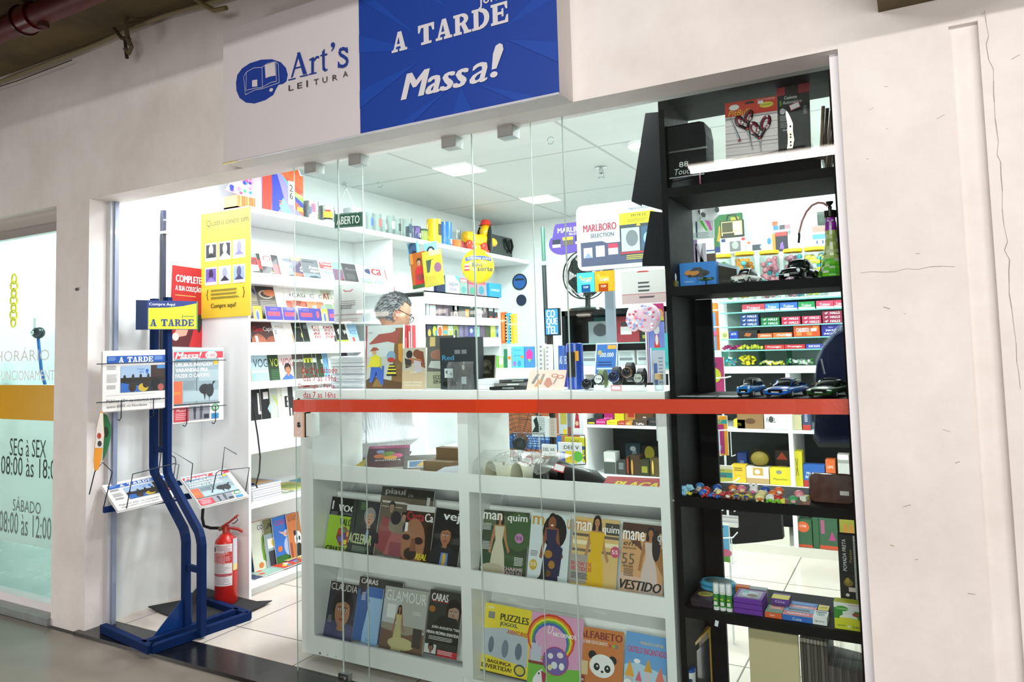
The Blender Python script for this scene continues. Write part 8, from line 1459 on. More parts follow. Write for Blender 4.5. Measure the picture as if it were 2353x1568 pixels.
# dark glass case with pink lettering, on the cashier cabinet
cw = B(); xa, xb = XX(1292, 2.85, 1.5), XX(1530, 2.85, 1.5); zc0 = 1.27
cs = empty('glass_case', (xa, 2.85, zc0), 'dark glass case with pink lettering on a teal panel', 'case'); Wc = xb-xa; Hc = ZTV-zc0
b = B(); b.box(0, Wc, .4, .42, 0, Hc, '1c2222', 'b'); b.box(0, .03, 0, .42, 0, Hc, '14181a', 'g'); b.box(Wc-.03, Wc, 0, .42, 0, Hc, '14181a', 'g'); b.box(0, Wc, 0, .42, Hc-.04, Hc, '14181a', 'g'); b.box(0, Wc, 0, .42, 0, .03, 'cfd6d6', 'g'); b.box(.03, Wc-.03, .05, .38, Hc*.42, Hc*.44, '8ab0ac', 'g'); b.build('case_body', cs)
b = B(); b.box(Wc*.15, Wc-.04, .36, .37, Hc*.45, Hc*.9, '4c9a9c', 'p'); b.art(Wc*.8, Hc*.45, 'b .1 .68 .3 .16 8c3c5c com exclusiva;b .48 .7 .45 .16 8c3c5c L.O.L. Surpresa;b .02 .42 .4 .14 8c3c5c toca e diverte;b .48 .42 .42 .14 8c3c5c de colecionar;e .85 .1 .06 .1 a83c5c;r .3 .1 .7 .14 c05c7c', y=.355, x0=Wc*.16, z0=Hc*.45); b.build('lettered_panel', cs)
for (x0, w, h, c, s_, lab) in ((.22, .2, .17, '7c8a8c', 'e .5 .6 .3 .3 3c4448', 'grey photo card in the dark glass case'), (.46, .22, .2, '8c2c34', 'r .3 .3 .7 .6 d8d8d8;e .5 .7 .2 .1 3a3a3c', 'dark red packaging in the dark glass case'), (.72, .16, .13, '18201c', 'b .15 .55 .7 .2 b8b83c ANNA;b .15 .2 .7 .2 b8b83c BELLA', 'black name card with yellow letters in the dark glass case')):
    leaf('packaging', lab, 'packaging', Matrix.Translation((xa+Wc*x0, 2.95, zc0+Hc*.44)), w, h, .03, c, s_)
for i in range(5): leaf('packaging', 'clear boxed small item on the floor of the dark glass case', 'packaging', Matrix.Translation((xa+.12+i*.15, 2.95, zc0+.031)), .13, .11, .08, 'b0bcbc', 'r .1 .3 .9 .5 6c7478;l .1 .8 .8 3 8c9494 .1', 'boxed items in the dark glass case')
leaf('packaging', 'teal carton beside the dark glass case', 'packaging', Matrix.Translation((xb-.13, 2.80, zc0+.001)), .2, .26, .04, '2a8c8c', 'r .1 .1 .9 .2 207878')
# cashier cabinet with compartments
K0, K1, KY = XX(1340, 2.85, .9), -.105, 2.85
kc = empty('cashier_cabinet', (K0, KY, .02), 'long white cashier cabinet with open compartments deep in the shop', 'cabinet')
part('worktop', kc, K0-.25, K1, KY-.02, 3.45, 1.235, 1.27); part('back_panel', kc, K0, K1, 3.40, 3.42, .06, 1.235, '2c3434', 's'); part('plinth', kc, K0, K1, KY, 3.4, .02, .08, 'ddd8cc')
for x in (K0, XX(1540, KY, .9), XX(1812, KY, .8), K1-.02): part('upright', kc, x, x+.028, KY, 3.4, .08, 1.235)
for z in (.455, .83): part('shelf', kc, K0, K1, KY+.005, 3.4, z, z+.022)
part('drawer_front', kc, XX(1812, KY, .2)-.75, XX(1812, KY, .2), KY+.02, KY+.04, .08, .2, 'e0dccf')
def row(items, y, zb, py_h, group=None, d=.10):
    for (p0, p1, pt, c, s_, lab) in items: cb(p0, p1, pt, 0, y, d, c, s_, lab, 'box', 'box', group, zb=zb)
row([(1350, 1368, 964, '2c3430', 'r .1 .1 .9 .4 d8c830', 'black and yellow carton, first under the strip'), (1369, 1392, 966, 'c02c7c', 'b .1 .4 .8 .3 f0c0dc BOM', 'magenta carton under the strip'), (1394, 1418, 968, 'dcd430', 'b .2 .4 .6 .3 4c5c20 Papelito', 'yellow carton with a green script under the strip'), (1420, 1436, 970, 'b03c2c', 'b .1 .4 .8 .3 f0e0c8 Lala', 'red and white carton under the strip'), (1437, 1452, 971, 'c08838', 'l .2 .6 .6 3 f0dcb0 .15', 'ochre carton under the strip'), (1454, 1486, 966, '4c3c30', 'B .2 .1 .6 .4 e8e8e8 ToMo', 'brown black carton with white letters under the strip'), (1490, 1515, 962, '26262a', 'b .2 .4 .5 .3 666 MO', 'dark carton at the end under the strip')], KY+.01, .853, 0)
row([(1366, 1388, 952, '3c4440', '', 'dark grey carton in the upper row of the compartment'), (1385, 1410, 948, 'b82c80', 'b .1 .3 .8 .2 f0b8d8 BOY', 'magenta carton in the upper row of the compartment'), (1412, 1434, 948, 'e0d830', '', 'plain yellow carton in the upper row of the compartment'), (1436, 1460, 946, 'c09048', 'r .3 .5 .9 .9 b8342c', 'ochre carton with a red square in the upper row'), (1462, 1500, 948, '6a4c30', 'r .4 .5 .6 .6 eee', 'brown carton in the upper row of the compartment')], KY+.14, .853, 0)
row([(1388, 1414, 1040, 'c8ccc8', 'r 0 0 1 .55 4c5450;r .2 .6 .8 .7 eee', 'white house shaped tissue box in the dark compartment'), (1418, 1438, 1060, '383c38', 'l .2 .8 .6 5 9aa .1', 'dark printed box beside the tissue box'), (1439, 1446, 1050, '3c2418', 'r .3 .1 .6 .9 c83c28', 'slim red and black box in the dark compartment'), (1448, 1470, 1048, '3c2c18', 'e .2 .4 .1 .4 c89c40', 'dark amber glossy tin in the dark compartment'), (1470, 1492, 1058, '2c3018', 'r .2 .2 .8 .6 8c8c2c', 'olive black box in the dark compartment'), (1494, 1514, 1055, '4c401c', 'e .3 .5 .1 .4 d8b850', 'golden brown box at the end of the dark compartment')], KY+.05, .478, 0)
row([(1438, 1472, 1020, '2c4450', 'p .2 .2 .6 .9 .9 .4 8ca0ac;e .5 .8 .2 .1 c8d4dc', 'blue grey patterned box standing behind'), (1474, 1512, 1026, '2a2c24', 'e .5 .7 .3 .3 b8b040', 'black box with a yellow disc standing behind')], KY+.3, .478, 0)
row([(1686, 1712, 965, 'd8c82c', 'b .3 .3 .4 .3 7c7420 S', 'yellow carton in the upper right compartment'), (1694, 1754, 952, '8c6c44', 'e .5 .5 .2 .2 5c4024', 'brown cardboard carton in the upper right compartment'), (1756, 1810, 950, 'd8d8d2', 'b .1 .4 .4 .3 4c5458 PAPEL;e .3 .6 .1 .2 444', 'white carton with a black ring in the upper right compartment'), (1820, 1842, 956, 'c8c098', '', 'cream roll in the last upper compartment'), (1844, 1862, 950, '3c4c6c', 'l .3 .9 .4 5 e0e4ec .1;r 0 0 1 .3 b83c34', 'blue red box in the last upper compartment')], KY+.02, .853, 0)
row([(1681, 1714, 1070, 'd8b42c', 'l .2 .8 .6 2 6c5c20 .12;l .2 .4 .6 1 6c5c20', 'mustard yellow carton in the lower compartment'), (1715, 1767, 1075, 'd8d4cc', 'r .3 .5 .75 .98 c8a050;r 0 0 1 .32 b89868;e .5 .72 .12 .14 f0e8d8', 'white carton with a golden square emblem'), (1769, 1817, 1078, 'dccc28', 'e .45 .78 .14 .12 8a8a80;i .15 .25 .7 .16 2c3c20 Papelito', 'bright yellow carton with a dark script'), (1822, 1844, 1038, 'd4c828', 'b .3 .3 .3 .5 5c5a20 X', 'tall yellow green carton in the last compartment'), (1846, 1896, 1070, '2860b0', 'b .15 .55 .7 .14 e8ecf4 Marcador;b .1 .38 .8 .12 e8ecf4 PERMANENTE;r 0 0 .5 .3 b83430', 'blue marker pen carton'), (1898, 1920, 1058, 'd8682c', 'b .2 .7 .6 .12 f0e0d0 LÁPIS;r 0 0 1 .45 3c5c3c', 'orange and green pencil carton'), (1926, 1952, 1046, 'c8c8c4', 'e .5 .92 .5 .08 e8e8e4;e .35 .3 .08 .06 333;e .65 .3 .08 .06 333;r 0 .75 1 .85 9a9a96', 'white round tin with two black dots'), (1956, 1975, 1022, 'd0642c', 'r 0 .4 1 .6 2c4c8c', 'orange and blue carton at the end of the cabinet')], KY+.03, .478, 0)
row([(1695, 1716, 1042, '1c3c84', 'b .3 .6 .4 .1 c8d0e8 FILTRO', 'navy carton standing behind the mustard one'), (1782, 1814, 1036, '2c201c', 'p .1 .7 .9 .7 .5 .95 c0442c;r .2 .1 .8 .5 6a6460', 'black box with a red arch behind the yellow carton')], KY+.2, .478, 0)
b = B(); b.ball((0, 0, .055), (.075, .05, .06), 'd8d0a0', 'T', 14, 10); b.ball((0, 0, .05), (.06, .04, .05), 'd4caa0', 'm', 12, 8); P = U(1745, 1070, 'y', KY+.07); tag(b.build('wrapped_goods', loc=(P.x, KY+.09, U(1741, 1075, 'y', KY+.02).z+.001)), 'cream goods in a shiny clear bag on the white carton', 'bag')
row([(1826, 1866, 1196, '2f5c3c', 'e .5 .75 .36 .2 d8602c;b .3 .74 .4 .08 f0e8e0 COR;r 0 0 1 .1 c04c28', 'large green pencil set with an orange oval'), (1868, 1882, 1192, '2f5c3c', '', 'narrow green carton beside the pencil set'), (1883, 1925, 1194, '345c40', 'r .1 .5 .3 .95 a8587c;p .5 .3 .9 .3 .7 .6 b03c7c;r 0 0 1 .12 c8502c', 'green blister pack with pink tools'), (1930, 1975, 1198, '8c8c2c', 'e .3 .7 .1 .2 b87430;e .6 .7 .1 .2 b87430', 'olive yellow blister pack at the cabinet end')], KY+.02, .082, 0)
# candy display on the cabinet: glass shelves
cdx0, cdx1 = XX(1655, KY, 1.5), K1-.02
cdis = empty('candy_display', (cdx0, KY, 1.271), 'tiered clear glass candy display on the cashier cabinet', 'display')
CZ = [1.283, 1.395, 1.475, 1.56, 1.66, 1.735]
for z in CZ[1:]: part('glass_shelf', cdis, cdx0, cdx1, KY, 3.1, z-.008, z, '7cc4b8', 'g')
for x in (cdx0, XX(1743, KY, 1.4), XX(1806, KY, 1.4), cdx1): b = B(); b.box(0, .006, 0, .22, 0, CZ[1]-1.28, 'a8d8cc', 'T'); b.build('glass_divider', cdis, loc=(x-cdx0, 0, .002))
part('base_board', cdis, cdx0, cdx1, KY-.012, 3.1, 1.2715, 1.282, 'f0f0ea')
part('back_panel', cdis, cdx0, cdx1, 3.1, 3.11, 1.28, 1.74, '98a8a4', 's')
HC = [('1c3c78', 'navy blue'), ('1c7038', 'green'), ('b82848', 'cherry red'), ('b03050', 'raspberry'), ('8c2440', 'wine red')]
for i, (c, n_) in enumerate(HC):
    for k in range(3 if i in (0, 4) else 2):
        cb(1702+i*47+(1 if i else 0), 1702+i*47+44, 0, 0, KY+.01, .08, c, 'b .4 .3 .5 .45 e8ecf0 HALLS;p .1 .5 .3 .8 .2 .2 d8dce8', n_+' cough sweets pack, '+['bottom', 'second', 'top'][k]+' of its pile', 'sweets_pack', 'sweets', zb=CZ[3]+.001) if False else leaf('sweets_pack', n_+' cough sweets pack on the glass shelf, '+['bottom', 'second', 'top'][k]+' of its pile', 'sweets', Matrix.Translation((XX(1702+i*47, KY+.01, 1.6), KY+.01, CZ[3]+.001+k*.027)), .118, .0255, .08, c, 'b .4 .2 .5 .6 e8ecf0 HALLS;p .1 .5 .3 .8 .2 .2 d8dce8', side=c)
for i, (p0, p1, c, n_) in enumerate([(1705, 1757, 'a83848', 'dusty red'), (1758, 1790, '3c78b8', 'light blue'), (1792, 1832, '2c5cc0', 'royal blue'), (1834, 1872, '1c8044', 'emerald green'), (1875, 1915, 'c83c5c', 'rose red'), (1916, 1940, 'b83050', 'crimson')]):
    leaf('sweets_pack', n_+' chewing gum box on the top glass shelf', 'sweets', Matrix.Translation((XX(p0, KY+.01, 1.7), KY+.01, CZ[4]+.001)), XX(p1, KY, 1.7)-XX(p0, KY, 1.7), .05, .1, c, 'i .2 .3 .6 .4 f0f0f0 Trident;p 0 0 1 0 1 .2 0 .3 d8dce0', side=c)
for (p0, p1, zt_, c, s_, lab) in [(1657, 1674, .05, 'd0cc8c', 'e .5 .5 .3 .3 8a9a5c', 'pale yellow chocolate box at the shelf end'), (1676, 1696, .05, '1c3ca0', 'b .2 .5 .6 .3 e8ecf4 LACTA', 'deep blue chocolate bar box'), (1697, 1740, .055, '1c1816', 'p .3 .3 .6 .2 .7 .6 .4 .7 a0582c', 'black chocolate bar box with a broken bar picture'), (1741, 1774, .03, 'd8602c', 'b .2 .3 .7 .5 f0e8e0 choco', 'orange snack bars, first pile'), (1776, 1820, .032, 'd8642c', 'b .2 .3 .5 .5 f0e8e0 choki;r .7 .2 .95 .7 f4f4f4', 'orange snack bars, second pile'), (1824, 1884, .085, 'c0481c', 'r .1 .1 .3 .4 e87c3c;r .5 .1 .7 .4 e87c3c;r .75 .6 .95 .9 e87c3c;B .1 .4 .5 .35 f0e8e0 CHOKITO;r .66 .45 .88 .7 f4f4f4', 'orange and brown chequered bar box'), (1888, 1936, .10, '2a2480', 'b .35 .7 .2 .1 d8d8f0 barra;b .2 .4 .6 .16 e8e8f4 SNICKERS;b .1 .12 .7 .16 e8e8f4 SNICKERS', 'dark violet bar box at the end of the shelf')]:
    leaf('snack_box', lab, 'snacks', Matrix.Translation((XX(p0, KY+.01, 1.5), KY+.01, CZ[2]+.001)), XX(p1, KY, 1.5)-XX(p0, KY, 1.5), min(zt_, .078), .1, c, s_, side=c)
for (p0, p1, c, lab, g) in [(1660, 1697, 'a82868', 'magenta wrapped sweet on the glass shelf', 5), (1698, 1754, 'e0d848', 'shiny yellow wrapped sweet on the glass shelf', 7)]:
    for k in range(g):
        x = XX(p0+(p1-p0)*(k+.5)/g, KY+.03, 1.42); b = B(); b.ball((0, 0, .014), (.014, .012, .013), c, 'g', 8, 6)
        for s_ in (-1, 1): b.loft([[(s_*.013, .003*a, .014+.003*c_) for a, c_ in ((1, 0), (0, 1), (-1, 0), (0, -1))], [(s_*.024, .008*a, .014+.011*c_) for a, c_ in ((1, 0), (0, 1), (-1, 0), (0, -1))]], c, 'g', smooth=False)
        tag(b.build('wrapped_sweet', M=Matrix.Translation((x, KY+.04+.012*(k % 2), CZ[1]+.001+(.012 if k % 3 == 1 else 0))) @ Matrix.Rotation(k*.8, 4, 'Y' if 0 else 'Z')), lab, 'sweet', lab.split(' on the')[0]+'s')
for i, (p0, p1, c, t, lab) in enumerate([(1757, 1802, 'c02c2c', 'Prestígio', 'red coconut bar, first'), (1803, 1850, 'b82830', 'Prestígio', 'red coconut bar, second'), (1852, 1890, '3c3c98', 'SNICKERS', 'violet peanut bar beside the red bars')]):
    leaf('chocolate_bar', lab+' on the glass shelf' if i < 2 else lab, 'chocolate bar', Matrix.Translation((XX(p0, KY+.02, 1.42), KY+.02, CZ[1]+.001)), XX(p1, KY, 1.42)-XX(p0, KY, 1.42), .03, .03, c, 'b .15 .25 .7 .5 f4ecec '+t, side=c)
rr = random.Random(44)
for (p0, p1, n_, cols, lab, hh) in [(1666, 1692, 14, ['2c9ab0', '3cb0c8', 'e0ece8'], 'teal packet in the candy bin', .05), (1698, 1738, 34, ['e8dc28', 'e0d020'], 'yellow bubble gum piece in the candy bin', .07), (1742, 1804, 30, ['e4dc50', 'f0ecb0'], 'pale yellow sweet in the candy bin', .022), (1808, 1868, 44, ['e8f0e8', '3c9a48', 'f4f8f4'], 'white and green mint in the candy bin', .03)]:
    for k in range(n_):
        x = XX(rr.uniform(p0+3, p1-3), KY+.05, 1.31); b = B(); b.box(-.013, .013, -.007, .007, -.006, .006, rr.choice(cols), 'g')
        tag(b.build('candy', M=Matrix.Translation((x, KY+.03+rr.uniform(0, .12), 1.295+rr.uniform(0, hh)*(1-.3*rr.random()))) @ Matrix.Rotation(rr.uniform(-.9, .9), 4, 'Y') @ Matrix.Rotation(rr.uniform(0, 3), 4, 'Z')), lab, 'candy', lab.split(' in the')[0]+'s')
# jars, radio and gadget boxes above the candy
part('jar_shelf', cdis, cdx0-.1, cdx1, KY+.1, 3.4, 1.742, 1.75, 'c8e0dc', 'g')
for (p0, p1, pt, c, lab) in [(1642, 1683, 586, '6cb848', 'clear jar with a yellow lid and green packets'), (1691, 1736, 580, 'd8902c', 'clear jar with a yellow lid and orange packets'), (1747, 1793, 577, 'c87c8c', 'clear jar with a yellow lid, pink and teal packets'), (1802, 1847, 573, 'b87890', 'clear jar with a yellow lid and mauve packets'), (1850, 1900, 569, 'e8d848', 'clear jar with a yellow lid and pale contents')]:
    y = KY+.18; zb = 1.751; x = XX((p0+p1)/2, y, 1.9); R_ = (XX(p1, y, 1.9)-XX(p0, y, 1.9))/2; Hj = ZZ(pt, x, y)-zb; o = empty('candy_jar', (x, y, zb), lab, 'jar'); b = B(); b.lathe([(0, 0), (R_*.95, 0), (R_, .01), (R_, Hj*.85), (R_*.88, Hj*.93)], 'eef6f2', 'T', 22); b.build('glass', o)
    b = B(); b.lathe([(R_*.95, Hj*.93), (R_, Hj*.94), (R_, Hj), (0, Hj)], 'e8b81c', 'b', 22); b.build('lid', o); b = B()
    for k in range(60): a = rr.uniform(0, 6.3); r2 = R_*rr.uniform(.5, .78); b.ball((r2*math.cos(a), r2*math.sin(a), rr.uniform(.02, Hj*.84)), (.02, .014, .018), c if k % 5 else '4cb0c0', 'g', 6, 4)
    q = b.build('packets', o); q['kind'] = 'stuff'
y9 = 3.30
for r in [(1640, 1706, 492, 578, 3.34, '3f7a48', 'p .1 .3 .4 .2 .5 .6 .2 .7 d8b040;p .7 .6 .9 .5 .9 .9 .6 .9 c8b84c;r 0 0 1 .14 2c4480', 'large green gift board behind the radio', 'board'),
 (1655, 1708, 507, 545, 3.20, '3a3c2c', 'r .05 .1 .95 .95 c8c090;r .08 .3 .55 .9 4c4c30;e .72 .62 .17 .26 e8ecec;e .72 .62 .13 .2 b8c4cc;r .1 .1 .6 .25 3a3a2c;r .65 .1 .92 .28 e8e8e4', 'retro olive radio with a round clock dial on its box', 'radio'), (1655, 1718, 546, 582, 3.18, 'b8bcc8', 'r .35 .1 .75 .75 6c7070;e .55 .5 .12 .25 9aa0a0;r .05 .75 .2 .95 2c3c70;e .85 .85 .07 .1 b83c40', 'grey radio carton under the olive radio', 'box'),
 (1716, 1758, 553, 580, 3.16, 'ccd8de', 'r .3 .15 .8 .65 3c4850;e .78 .4 .06 .15 9ab;r .04 .75 .2 .95 d8603c', 'pale carton with a dark speaker picture', 'box'), (1758, 1782, 539, 578, 3.15, 'c4c8b8', 'r .7 0 1 1 d88838;e .4 .6 .2 .2 3c7cb8', 'narrow carton with a blue earphone picture', 'box'), (1783, 1809, 534, 577, 3.14, '2c2c38', 'r 0 .8 1 1 c84848;p .3 .1 .7 .1 .6 .5 .4 .4 7c5cb8', 'black and red carton with a violet gadget', 'box'),
 (1775, 1815, 508, 533, 3.36, 'c8ccd4', 'r 0 .6 .3 1 d87048;r .4 .2 .7 .6 2c3440;r .05 .2 .35 .6 4c90c8;r .7 .2 1 .6 b88c98', 'white orange carton pinned higher on the wall', 'box'), (1867, 1900, 520, 566, 3.2, 'dce0e4', 'r 0 .7 1 1 e08c84;r 0 .35 1 .6 5c98c8;e .3 .2 .06 .1 3c5c98;e .7 .2 .06 .1 3c5c98', 'white pink and blue cable card near the tower pipe', 'pack'), (1878, 1896, 487, 517, 3.35, '3c5048', 'r .2 .2 .8 .8 4a6054', 'small dark green switch plate high on the wall', 'plate')]:
    cb(r[0], r[1], r[2], r[3], r[4], .03, r[5], r[6], r[7], {'board': 'gift_board', 'box': 'gadget_box', 'radio': 'radio', 'pack': 'cable_card', 'plate': 'wall_plate'}[r[8]], r[8])
slab('trim_10', cdx0-.1, K1, 3.42, 3.45, 1.27, 2.75, M_INT)
o = bpy.data.objects['radio']; b = B(); b.tube([(.05, .0, o.dimensions.z), (.06, 0, o.dimensions.z+.04), (.11, 0, o.dimensions.z+.045), (.13, 0, o.dimensions.z)], .006, '2a2c24', 'b', 8); b.build('handle', o)
# bag of footballs, pen pouch, silver packs hanging in the window opening
for i, (px, py) in enumerate(((1592, 488), (1630, 484))):
    P = U(px, py, 'y', .85); R_ = .047; b = B(); b.ball((0, 0, 0), R_, 'e4e4e4', 'b', 18, 12)
    for k in range(9):
        a = k*2.4; z_ = .85-.19*k; q_ = math.sqrt(max(0, 1-z_*z_)); n3 = Vector((q_*math.cos(a), q_*math.sin(a), z_)); t1 = n3.orthogonal().normalized(); t2 = n3.cross(t1); b.add([tuple(n3*R_*1.004+(t1*math.cos(j*1.257)+t2*math.sin(j*1.257))*R_*.3) for j in range(5)], [(0, 1, 2, 3, 4)], '1c1c1e', 'b')
    tag(b.build('toy_football', loc=P), ['small black and white toy football, nearer the black panel', 'small black and white toy football, second in the net bag'][i], 'ball')
for (p0, p1, pt, pb, c, s_, lab, nm) in [(1576, 1640, 506, 550, 'dfe6e6', 'r .06 .2 .12 .95 d84840;r .2 .3 .26 .95 e8cc5c;r .36 .1 .42 .95 3c4c5c;p .5 .95 .6 .95 .8 .4 .72 .4 5cc03c;p .7 .95 .85 .95 .95 .4 .86 .4 e06cb8;l .2 .3 .7 4 9aa4a4 .08', 'clear pouch with coloured glitter pens hanging', 'pen_pouch'), (1586, 1602, 552, 604, '9a86a8', 'l .1 .9 .4 8 c8b8d0 .1', 'mauve pack hanging below the pen pouch', 'hanging_pack'), (1598, 1622, 560, 604, 'c4bcc8', 'p 0 1 .4 .0 .6 1 .8 0 8c8490;p .3 1 .5 .5 .7 1 f0f0f4', 'silvery creased pack hanging below the pen pouch', 'hanging_pack')]:
    cb(p0, p1, pt, pb, .85, .01, c, s_, lab, nm, 'pack', fin='g')
cb(1620, 1643, 575, 603, 1.0, .02, '4c3c30', 'r 0 .7 1 1 d8dce0;r 0 .9 1 1 2c4480', 'brown tobacco pouch with a white top beside the blue carton', 'pouch', 'pouch')
# wire rack with comics
wr = empty('wire_rack', (XX(1600, 1.2, .6), 1.24, .02), 'white wire comic rack hanging behind the black shelving', 'rack'); L_ = Vector(wr.location); b = B()
for px in (1598, 1662): x = XX(px, 1.22, 1.0)-L_.x; b.tube([(x, 0, 0), (x, 0, 1.75)], .006, 'eceeee', 'b', 6)
b.build('frame', wr)
for (p0, p1, pyt, pyb) in ((1602, 1658, 755, 808), (1608, 1682, 992, 1046), (1610, 1688, 1112, 1170), (1617, 1684, 1240, 1290), (1604, 1668, 872, 912), (1580, 1648, 717, 722)):
    b = B(); y = 1.13; A_, C = U(p0, pyt, 'y', y)-L_, U(p1, pyt-4, 'y', y)-L_; Dz = U(p0, pyb, 'y', y).z-L_.z; b.tube([tuple(A_+Vector((0, .1, 0))), tuple(A_), tuple(C), tuple(C+Vector((0, .1, 0)))], .0035, 'f0f2f2', 'b', 6)
    if pyb-pyt > 10:
        for t in (.25, .6, .95): x = A_.x+(C.x-A_.x)*t; b.tube([(x, A_.y, A_.z+(C.z-A_.z)*t), (x, A_.y, Dz), (x, A_.y+.08, Dz-.004)], .0025, 'f0f2f2', 'b', 5)
    b.build('wire_pocket', wr)
for (p0, p1, pt, pb, y, c, s_, lab) in [(1607, 1652, 698, 806, 1.16, 'e87820', 'r .1 .8 .95 .98 e89c3c;r 0 .0 .85 .8 7cb0e0;b .05 .66 .65 .1 f0f4f8 monica;e .15 .45 .15 .1 3c78b8;e .55 .5 .12 .08 2c6c3c;r .1 .04 .75 .4 e8b8c8;e .4 .22 .2 .1 f0a0b8;e .75 .35 .15 .06 e86ca0', 'comic with an orange and sky blue cover, topmost in the wire rack'), (1594, 1664, 822, 905, 1.18, 'c03c78', 'p 0 .9 .3 .6 .2 1 b0b030;p .4 1 .7 1 .6 .6 c8c83c;b .2 .74 .6 .1 4c2c90 CAUSE;r .4 0 .7 .45 4c5c98;e .7 .5 .2 .2 d8dc3c;r 0 0 .4 .4 3c8c4c', 'pink and olive comic with a yellow star shape in the wire rack'),
 (1608, 1672, 956, 1046, 1.16, 'e8a020', 'b .25 .94 .5 .04 e8e8e8 ALMANAQUE DO;r .0 .80 1 .90 2c9a90;B .3 .82 .5 .1 e8a83c LOUCO;r .12 .04 .88 .78 b02c74;e .5 .45 .22 .24 a8bce0;e .5 .2 .28 .12 9090b8;e .3 .6 .05 .04 e8d850', 'amber and magenta comic in the wire rack below the strip'), (1612, 1684, 1070, 1150, 1.16, 'd4d05c', 'r 0 .9 1 1 f0e8c8;b .35 .84 .4 .04 5c6c5c ALMANAQUE DA;r 0 .66 1 .8 2c9c98;i .3 .66 .5 .12 8c3c5c Turma;e .35 .2 .12 .16 4c3020;e .65 .2 .12 .16 3c2c24;r .15 0 .9 .1 c8a040', 'yellow green comic in the wire rack above the keychains'),
 (1617, 1676, 1206, 1290, 1.16, '6cb0d8', 'r .2 .92 .8 .97 2c4c78;b .2 .75 .6 .1 c8c898 Turma;b .2 .62 .6 .1 b8c8b0 Mônica;r 0 0 1 .22 5c9c3c;e .5 .4 .12 .1 d8a878;e .3 .5 .15 .1 b08cc8;e .8 .25 .3 .1 d86c8c', 'sky blue comic lowest in the wire rack')]:
    cb(p0, p1, pt, pb, y, .012, c, s_, lab, 'comic_book', 'comic', side='e8e4d8')
b = B()
for k in range(6): P = U(1612, 1206, 'y', 1.17); b.box(P.x, P.x+.17, 1.17+k*.004, 1.172+k*.004, P.z, P.z+.02+.006*k, ['f0ece4', 'c8c0c8', 'e8e0e0'][k % 3], 's')
tag(b.build('paper_stack'), 'white booklet edges standing behind the lowest sky blue comic', 'booklets')
b = B(); q = [U(px, py, 'y', 1.4) for px, py in ((1656, 1160), (1795, 1175), (1797, 1205), (1800, 1238), (1740, 1246), (1690, 1250), (1672, 1248), (1664, 1200))]; b.prism([(p.x, p.z) for p in q], 1.39, 1.44, '0d0d0e', 'c', ax='y'); tag(b.build('black_bag'), 'black cloth bag hanging behind the keychain shelf', 'bag')
cb(1596, 1634, 842, 915, .75, .06, '28303c', 'r .0 .0 .9 .16 d8703c;p 0 .1 .4 .1 .2 .5 7c70b0;r .3 .25 .75 .6 c8d0b0;e .6 .5 .14 .08 3c4c50;b .3 .3 .4 .06 3a4a3c Quina', 'dark jar shaped pack with a pale label behind the black shelf', 'snack_pack', 'pack')
# navy backpack in clear plastic
bp = empty('backpack', U(1915, 1018, 'y', .78), 'navy backpack wrapped in clear plastic hanging at the end of the shelving', 'backpack'); L_ = Vector(bp.location)
o2 = [UP(px, py, Vector((0, .78, 0)), Vector((0, 1, 0)))-L_ for px, py in ((1872, 1000), (1874, 870), (1878, 830), (1895, 790), (1925, 755), (1960, 735), (1962, 1018), (1885, 1018))]
cxm = sum(p.x for p in o2)/8; czm = sum(p.z for p in o2)/8
rg = [[(cxm+(p.x-cxm)*k, dy, czm+(p.z-czm)*k) for p in o2] for k, dy in ((.86, -.05), (1, -.02), (1, .08))]
b = B(); b.loft(rg, '16204e', 'c', smooth=True); b.build('body', bp); b = B(); b.tube([(o2[2].x+.02, -.055, o2[2].z+.01), (o2[2].x+.03, -.057, o2[2].z-.05)], .004, 'c8ccd4', 'k', 6); b.box(o2[0].x+.02, o2[0].x+.15, -.058, -.05, o2[1].z-.02, o2[1].z-.012, 'c87050', 'p'); b.build('zip', bp)
b = B(); b.loft([[(cxm+(x-cxm)*1.07, y-.012+.004*math.sin(i*2), czm+(z-czm)*1.06) for i, (x, y, z) in enumerate(r)] for r in rg[:2]], 'f4f8f8', 'T', smooth=True); b.build('plastic_cover', bp)
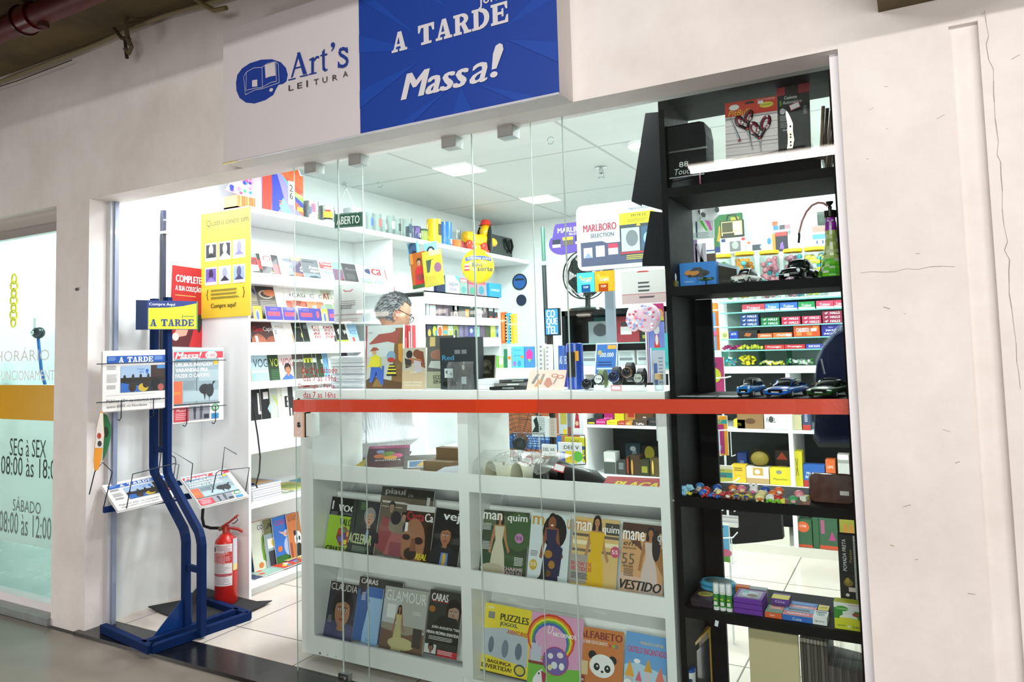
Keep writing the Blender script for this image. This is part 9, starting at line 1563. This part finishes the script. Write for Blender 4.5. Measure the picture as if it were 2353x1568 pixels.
# snack packs and wrapped toys hanging by the price board
for (p0, p1, pt, pb, c, s_, lab) in [(1326, 1366, 627, 672, '4cb4cc', 'e .2 .8 .06 .05 e0c83c;e .8 .7 .06 .05 e0c83c;b .2 .62 .6 .13 c8a83c BANANA;b .3 .5 .5 .13 f0f0f0 CHIPS;r .25 0 .75 .38 1c4c84;b .35 .2 .3 .1 e8f0f4 TOP', 'teal banana chips packet hanging below the price board'), (1367, 1410, 623, 670, 'e09828', 'e .2 .8 .06 .05 f0d878;b .15 .62 .6 .13 d8c04c BANANA;b .25 .5 .5 .13 f0e8e0 CHIPS;r .2 0 .7 .38 9c4018;b .3 .2 .3 .1 f0e0d0 TOP', 'orange banana chips packet hanging below the price board')]:
    cb(p0, p1, pt, pb, 1.5, .02, c, s_, lab, 'chips_packet', 'packet', fin='g')
for (px, py, rx, rz_, col, lab) in ((1456, 732, .035, .06, 'e8c8cc', 'pale pink wrapped plush hanging on a ring'), (1486, 730, .065, .065, 'd8b8c8', 'round pink and blue patterned purse hanging on a ring')):
    P = U(px, py, 'y', .75); b = B(); b.ball((0, 0, 0), (rx, .02, rz_), col, 'g', 18, 12); 
    for k in range(26):
        a = rr.uniform(0, 6.28); q_ = math.sqrt(rr.random())*.85; b.ball((rx*q_*math.cos(a), -.02*math.sqrt(1-q_*q_)-.001, rz_*q_*math.sin(a)), (.007, .002, .006), rr.choice(['e87c98', '8c9ad8', 'f4f0f4', 'c05c78', 'b8c8e8']), 'g', 6, 4)
    b.tube([(0, 0, rz_), (-.01, 0, rz_+.03), (.0, 0, rz_+.045)], .002, 'c8a0a0', 'k', 5); tag(b.build('hanging_purse', loc=P), lab, 'purse')
for (p0, p1, pt, pb, c, s_, lab, y) in [(1494, 1524, 698, 738, 'b02468', 'e .6 .4 .4 .3 e0a040;e .6 .4 .25 .2 6c9ad0;r 0 0 1 .25 c8c840', 'crimson children magazine beside the black shelving', .8), (1492, 1526, 740, 800, '7c8cd8', 'e .5 .7 .2 .18 f0ece8;p .3 0 .7 0 .6 .5 .4 .5 d83c30;e .5 .3 .1 .2 f0f0f0', 'blue and red children magazine in the wire pocket', .8), (1484, 1496, 740, 880, 'dcdce4', 'r .3 0 .5 1 8c3c5c;r .6 0 .8 1 4c6ca8', 'white booklet with thin coloured stripes by the shelving', .82), (1500, 1528, 806, 905, 'c8ccd8', 'r .1 .1 .4 .7 4a68a8;l .5 .8 .4 8 8c90a0 .08', 'pale grey wrapped goods beside the black shelving', .84), (1508, 1524, 952, 1014, 'd8dce0', 'p .1 .6 .9 .9 .8 1 .2 1 c85cb0;r .2 .1 .8 .5 8cc08c', 'white card with pink and green below the strip', .9)]:
    cb(p0, p1, pt, pb, y, .01, c, s_, lab, 'magazine' if y < .85 and 'goods' not in lab else 'pack', 'magazine' if 'magazine' in lab else 'pack')
# red promotional poster and yellow poster near the bookcase end, black duct
b = B(); b.box(-.014, .014, -.02, .0, .9, 2.34, '1c2440', 'b'); P = U(377, 600, 'x', -3.93); tag(b.build('cable_duct', loc=(-3.925, P.y, 0)), 'dark blue conduit running up the bright wall inside the shop', 'duct')
b = B(); b.box(-.02, .03, -.03, .02, 0, .014, 'f0f0f4', 'm'); tag(b.build('bracket', loc=(-3.91, P.y, U(376, 538, 'x', -3.92).z)), 'white clip across the dark wall conduit', 'clip')
p0 = U(390, 700, 'x', -3.94); z1 = U(390, 608, 'x', -3.94).z; z0 = U(390, 796, 'x', -3.94).z
leaf('poster', 'dark red poster with white comic lettering behind the newspaper rack', 'poster', frame((-3.945, p0.y, z0), (0, 1, -.04), (0, 0, 1)), .724-p0.y, z1-z0, .002, 'a81c22', 'B .12 .80 .8 .09 f0e8e8 COMPLETE;B .12 .68 .8 .09 f0e8e8 A SUA COLEÇÃO;l .12 .63 .7 1 d8a060;p .05 0 .8 0 .75 .25 .3 .3 5c1a20;p .1 .1 .5 .14 .62 .3 .5 .36 .2 .22 d8a088;e .18 .12 .1 .05 e8d0c8;p .3 .28 .5 .3 .45 .38 .3 .36 d8c83c;p .6 0 1 0 1 .3 .8 .35 c8282c;e .9 .3 .08 .12 2a2c24')
yq = [U(px, py, 'y', .72) for px, py in ((462, 493), (577, 480), (576, 728), (460, 733))]; z0 = yq[3].z; Hh = yq[0].z-z0; W = yq[1].x-yq[0].x
PT = ''.join('r %.3f %.3f %.3f %.3f f4f4ee;r %.3f %.3f %.3f %.3f %s;e %.3f %.3f .045 .05 %s;p %.3f %.3f %.3f %.3f %.3f %.3f %s;' % (u, v, u+.24, v+.17, u+.015, v+.03, u+.225, v+.155, c, u+.12, v+.105, k, u+.03, v+.03, u+.21, v+.03, u+.12, v+.08, d) for u, v, c, k, d in ((.10, .54, '2c3038', 'b0b4b8', '15181c'), (.38, .54, '2c2c38', 'c8ccd0', 'a8acb0'), (.66, .54, 'b8b8e4', '8c8cc8', '7c7cc0'), (.10, .31, '6c5cb0', '342c4c', '8c80c8'), (.38, .31, 'b8c0d4', '9aa0b4', '24283c'), (.66, .31, '9ab0dc', '5c5c84', '3c4068')))
leaf('poster', 'yellow poster with six small portraits on the bookcase end', 'poster', Matrix.Translation((yq[3].x, .722, z0)), W, Hh, .002, 'f2c81c', 'r .0 .0 1 1 f0cf3c;b .12 .86 .84 .07 3a3a2a Quatro cinco um;i .2 .8 .6 .04 d8b030 aniversário;'+PT+'t .13 .17 .04 .1 3a3a20 {;t .85 .17 .04 .1 3a3a20 };l .22 .25 .58 3 8c8430 .035;b .22 .08 .5 .055 2a2a1c Compre aqui!')
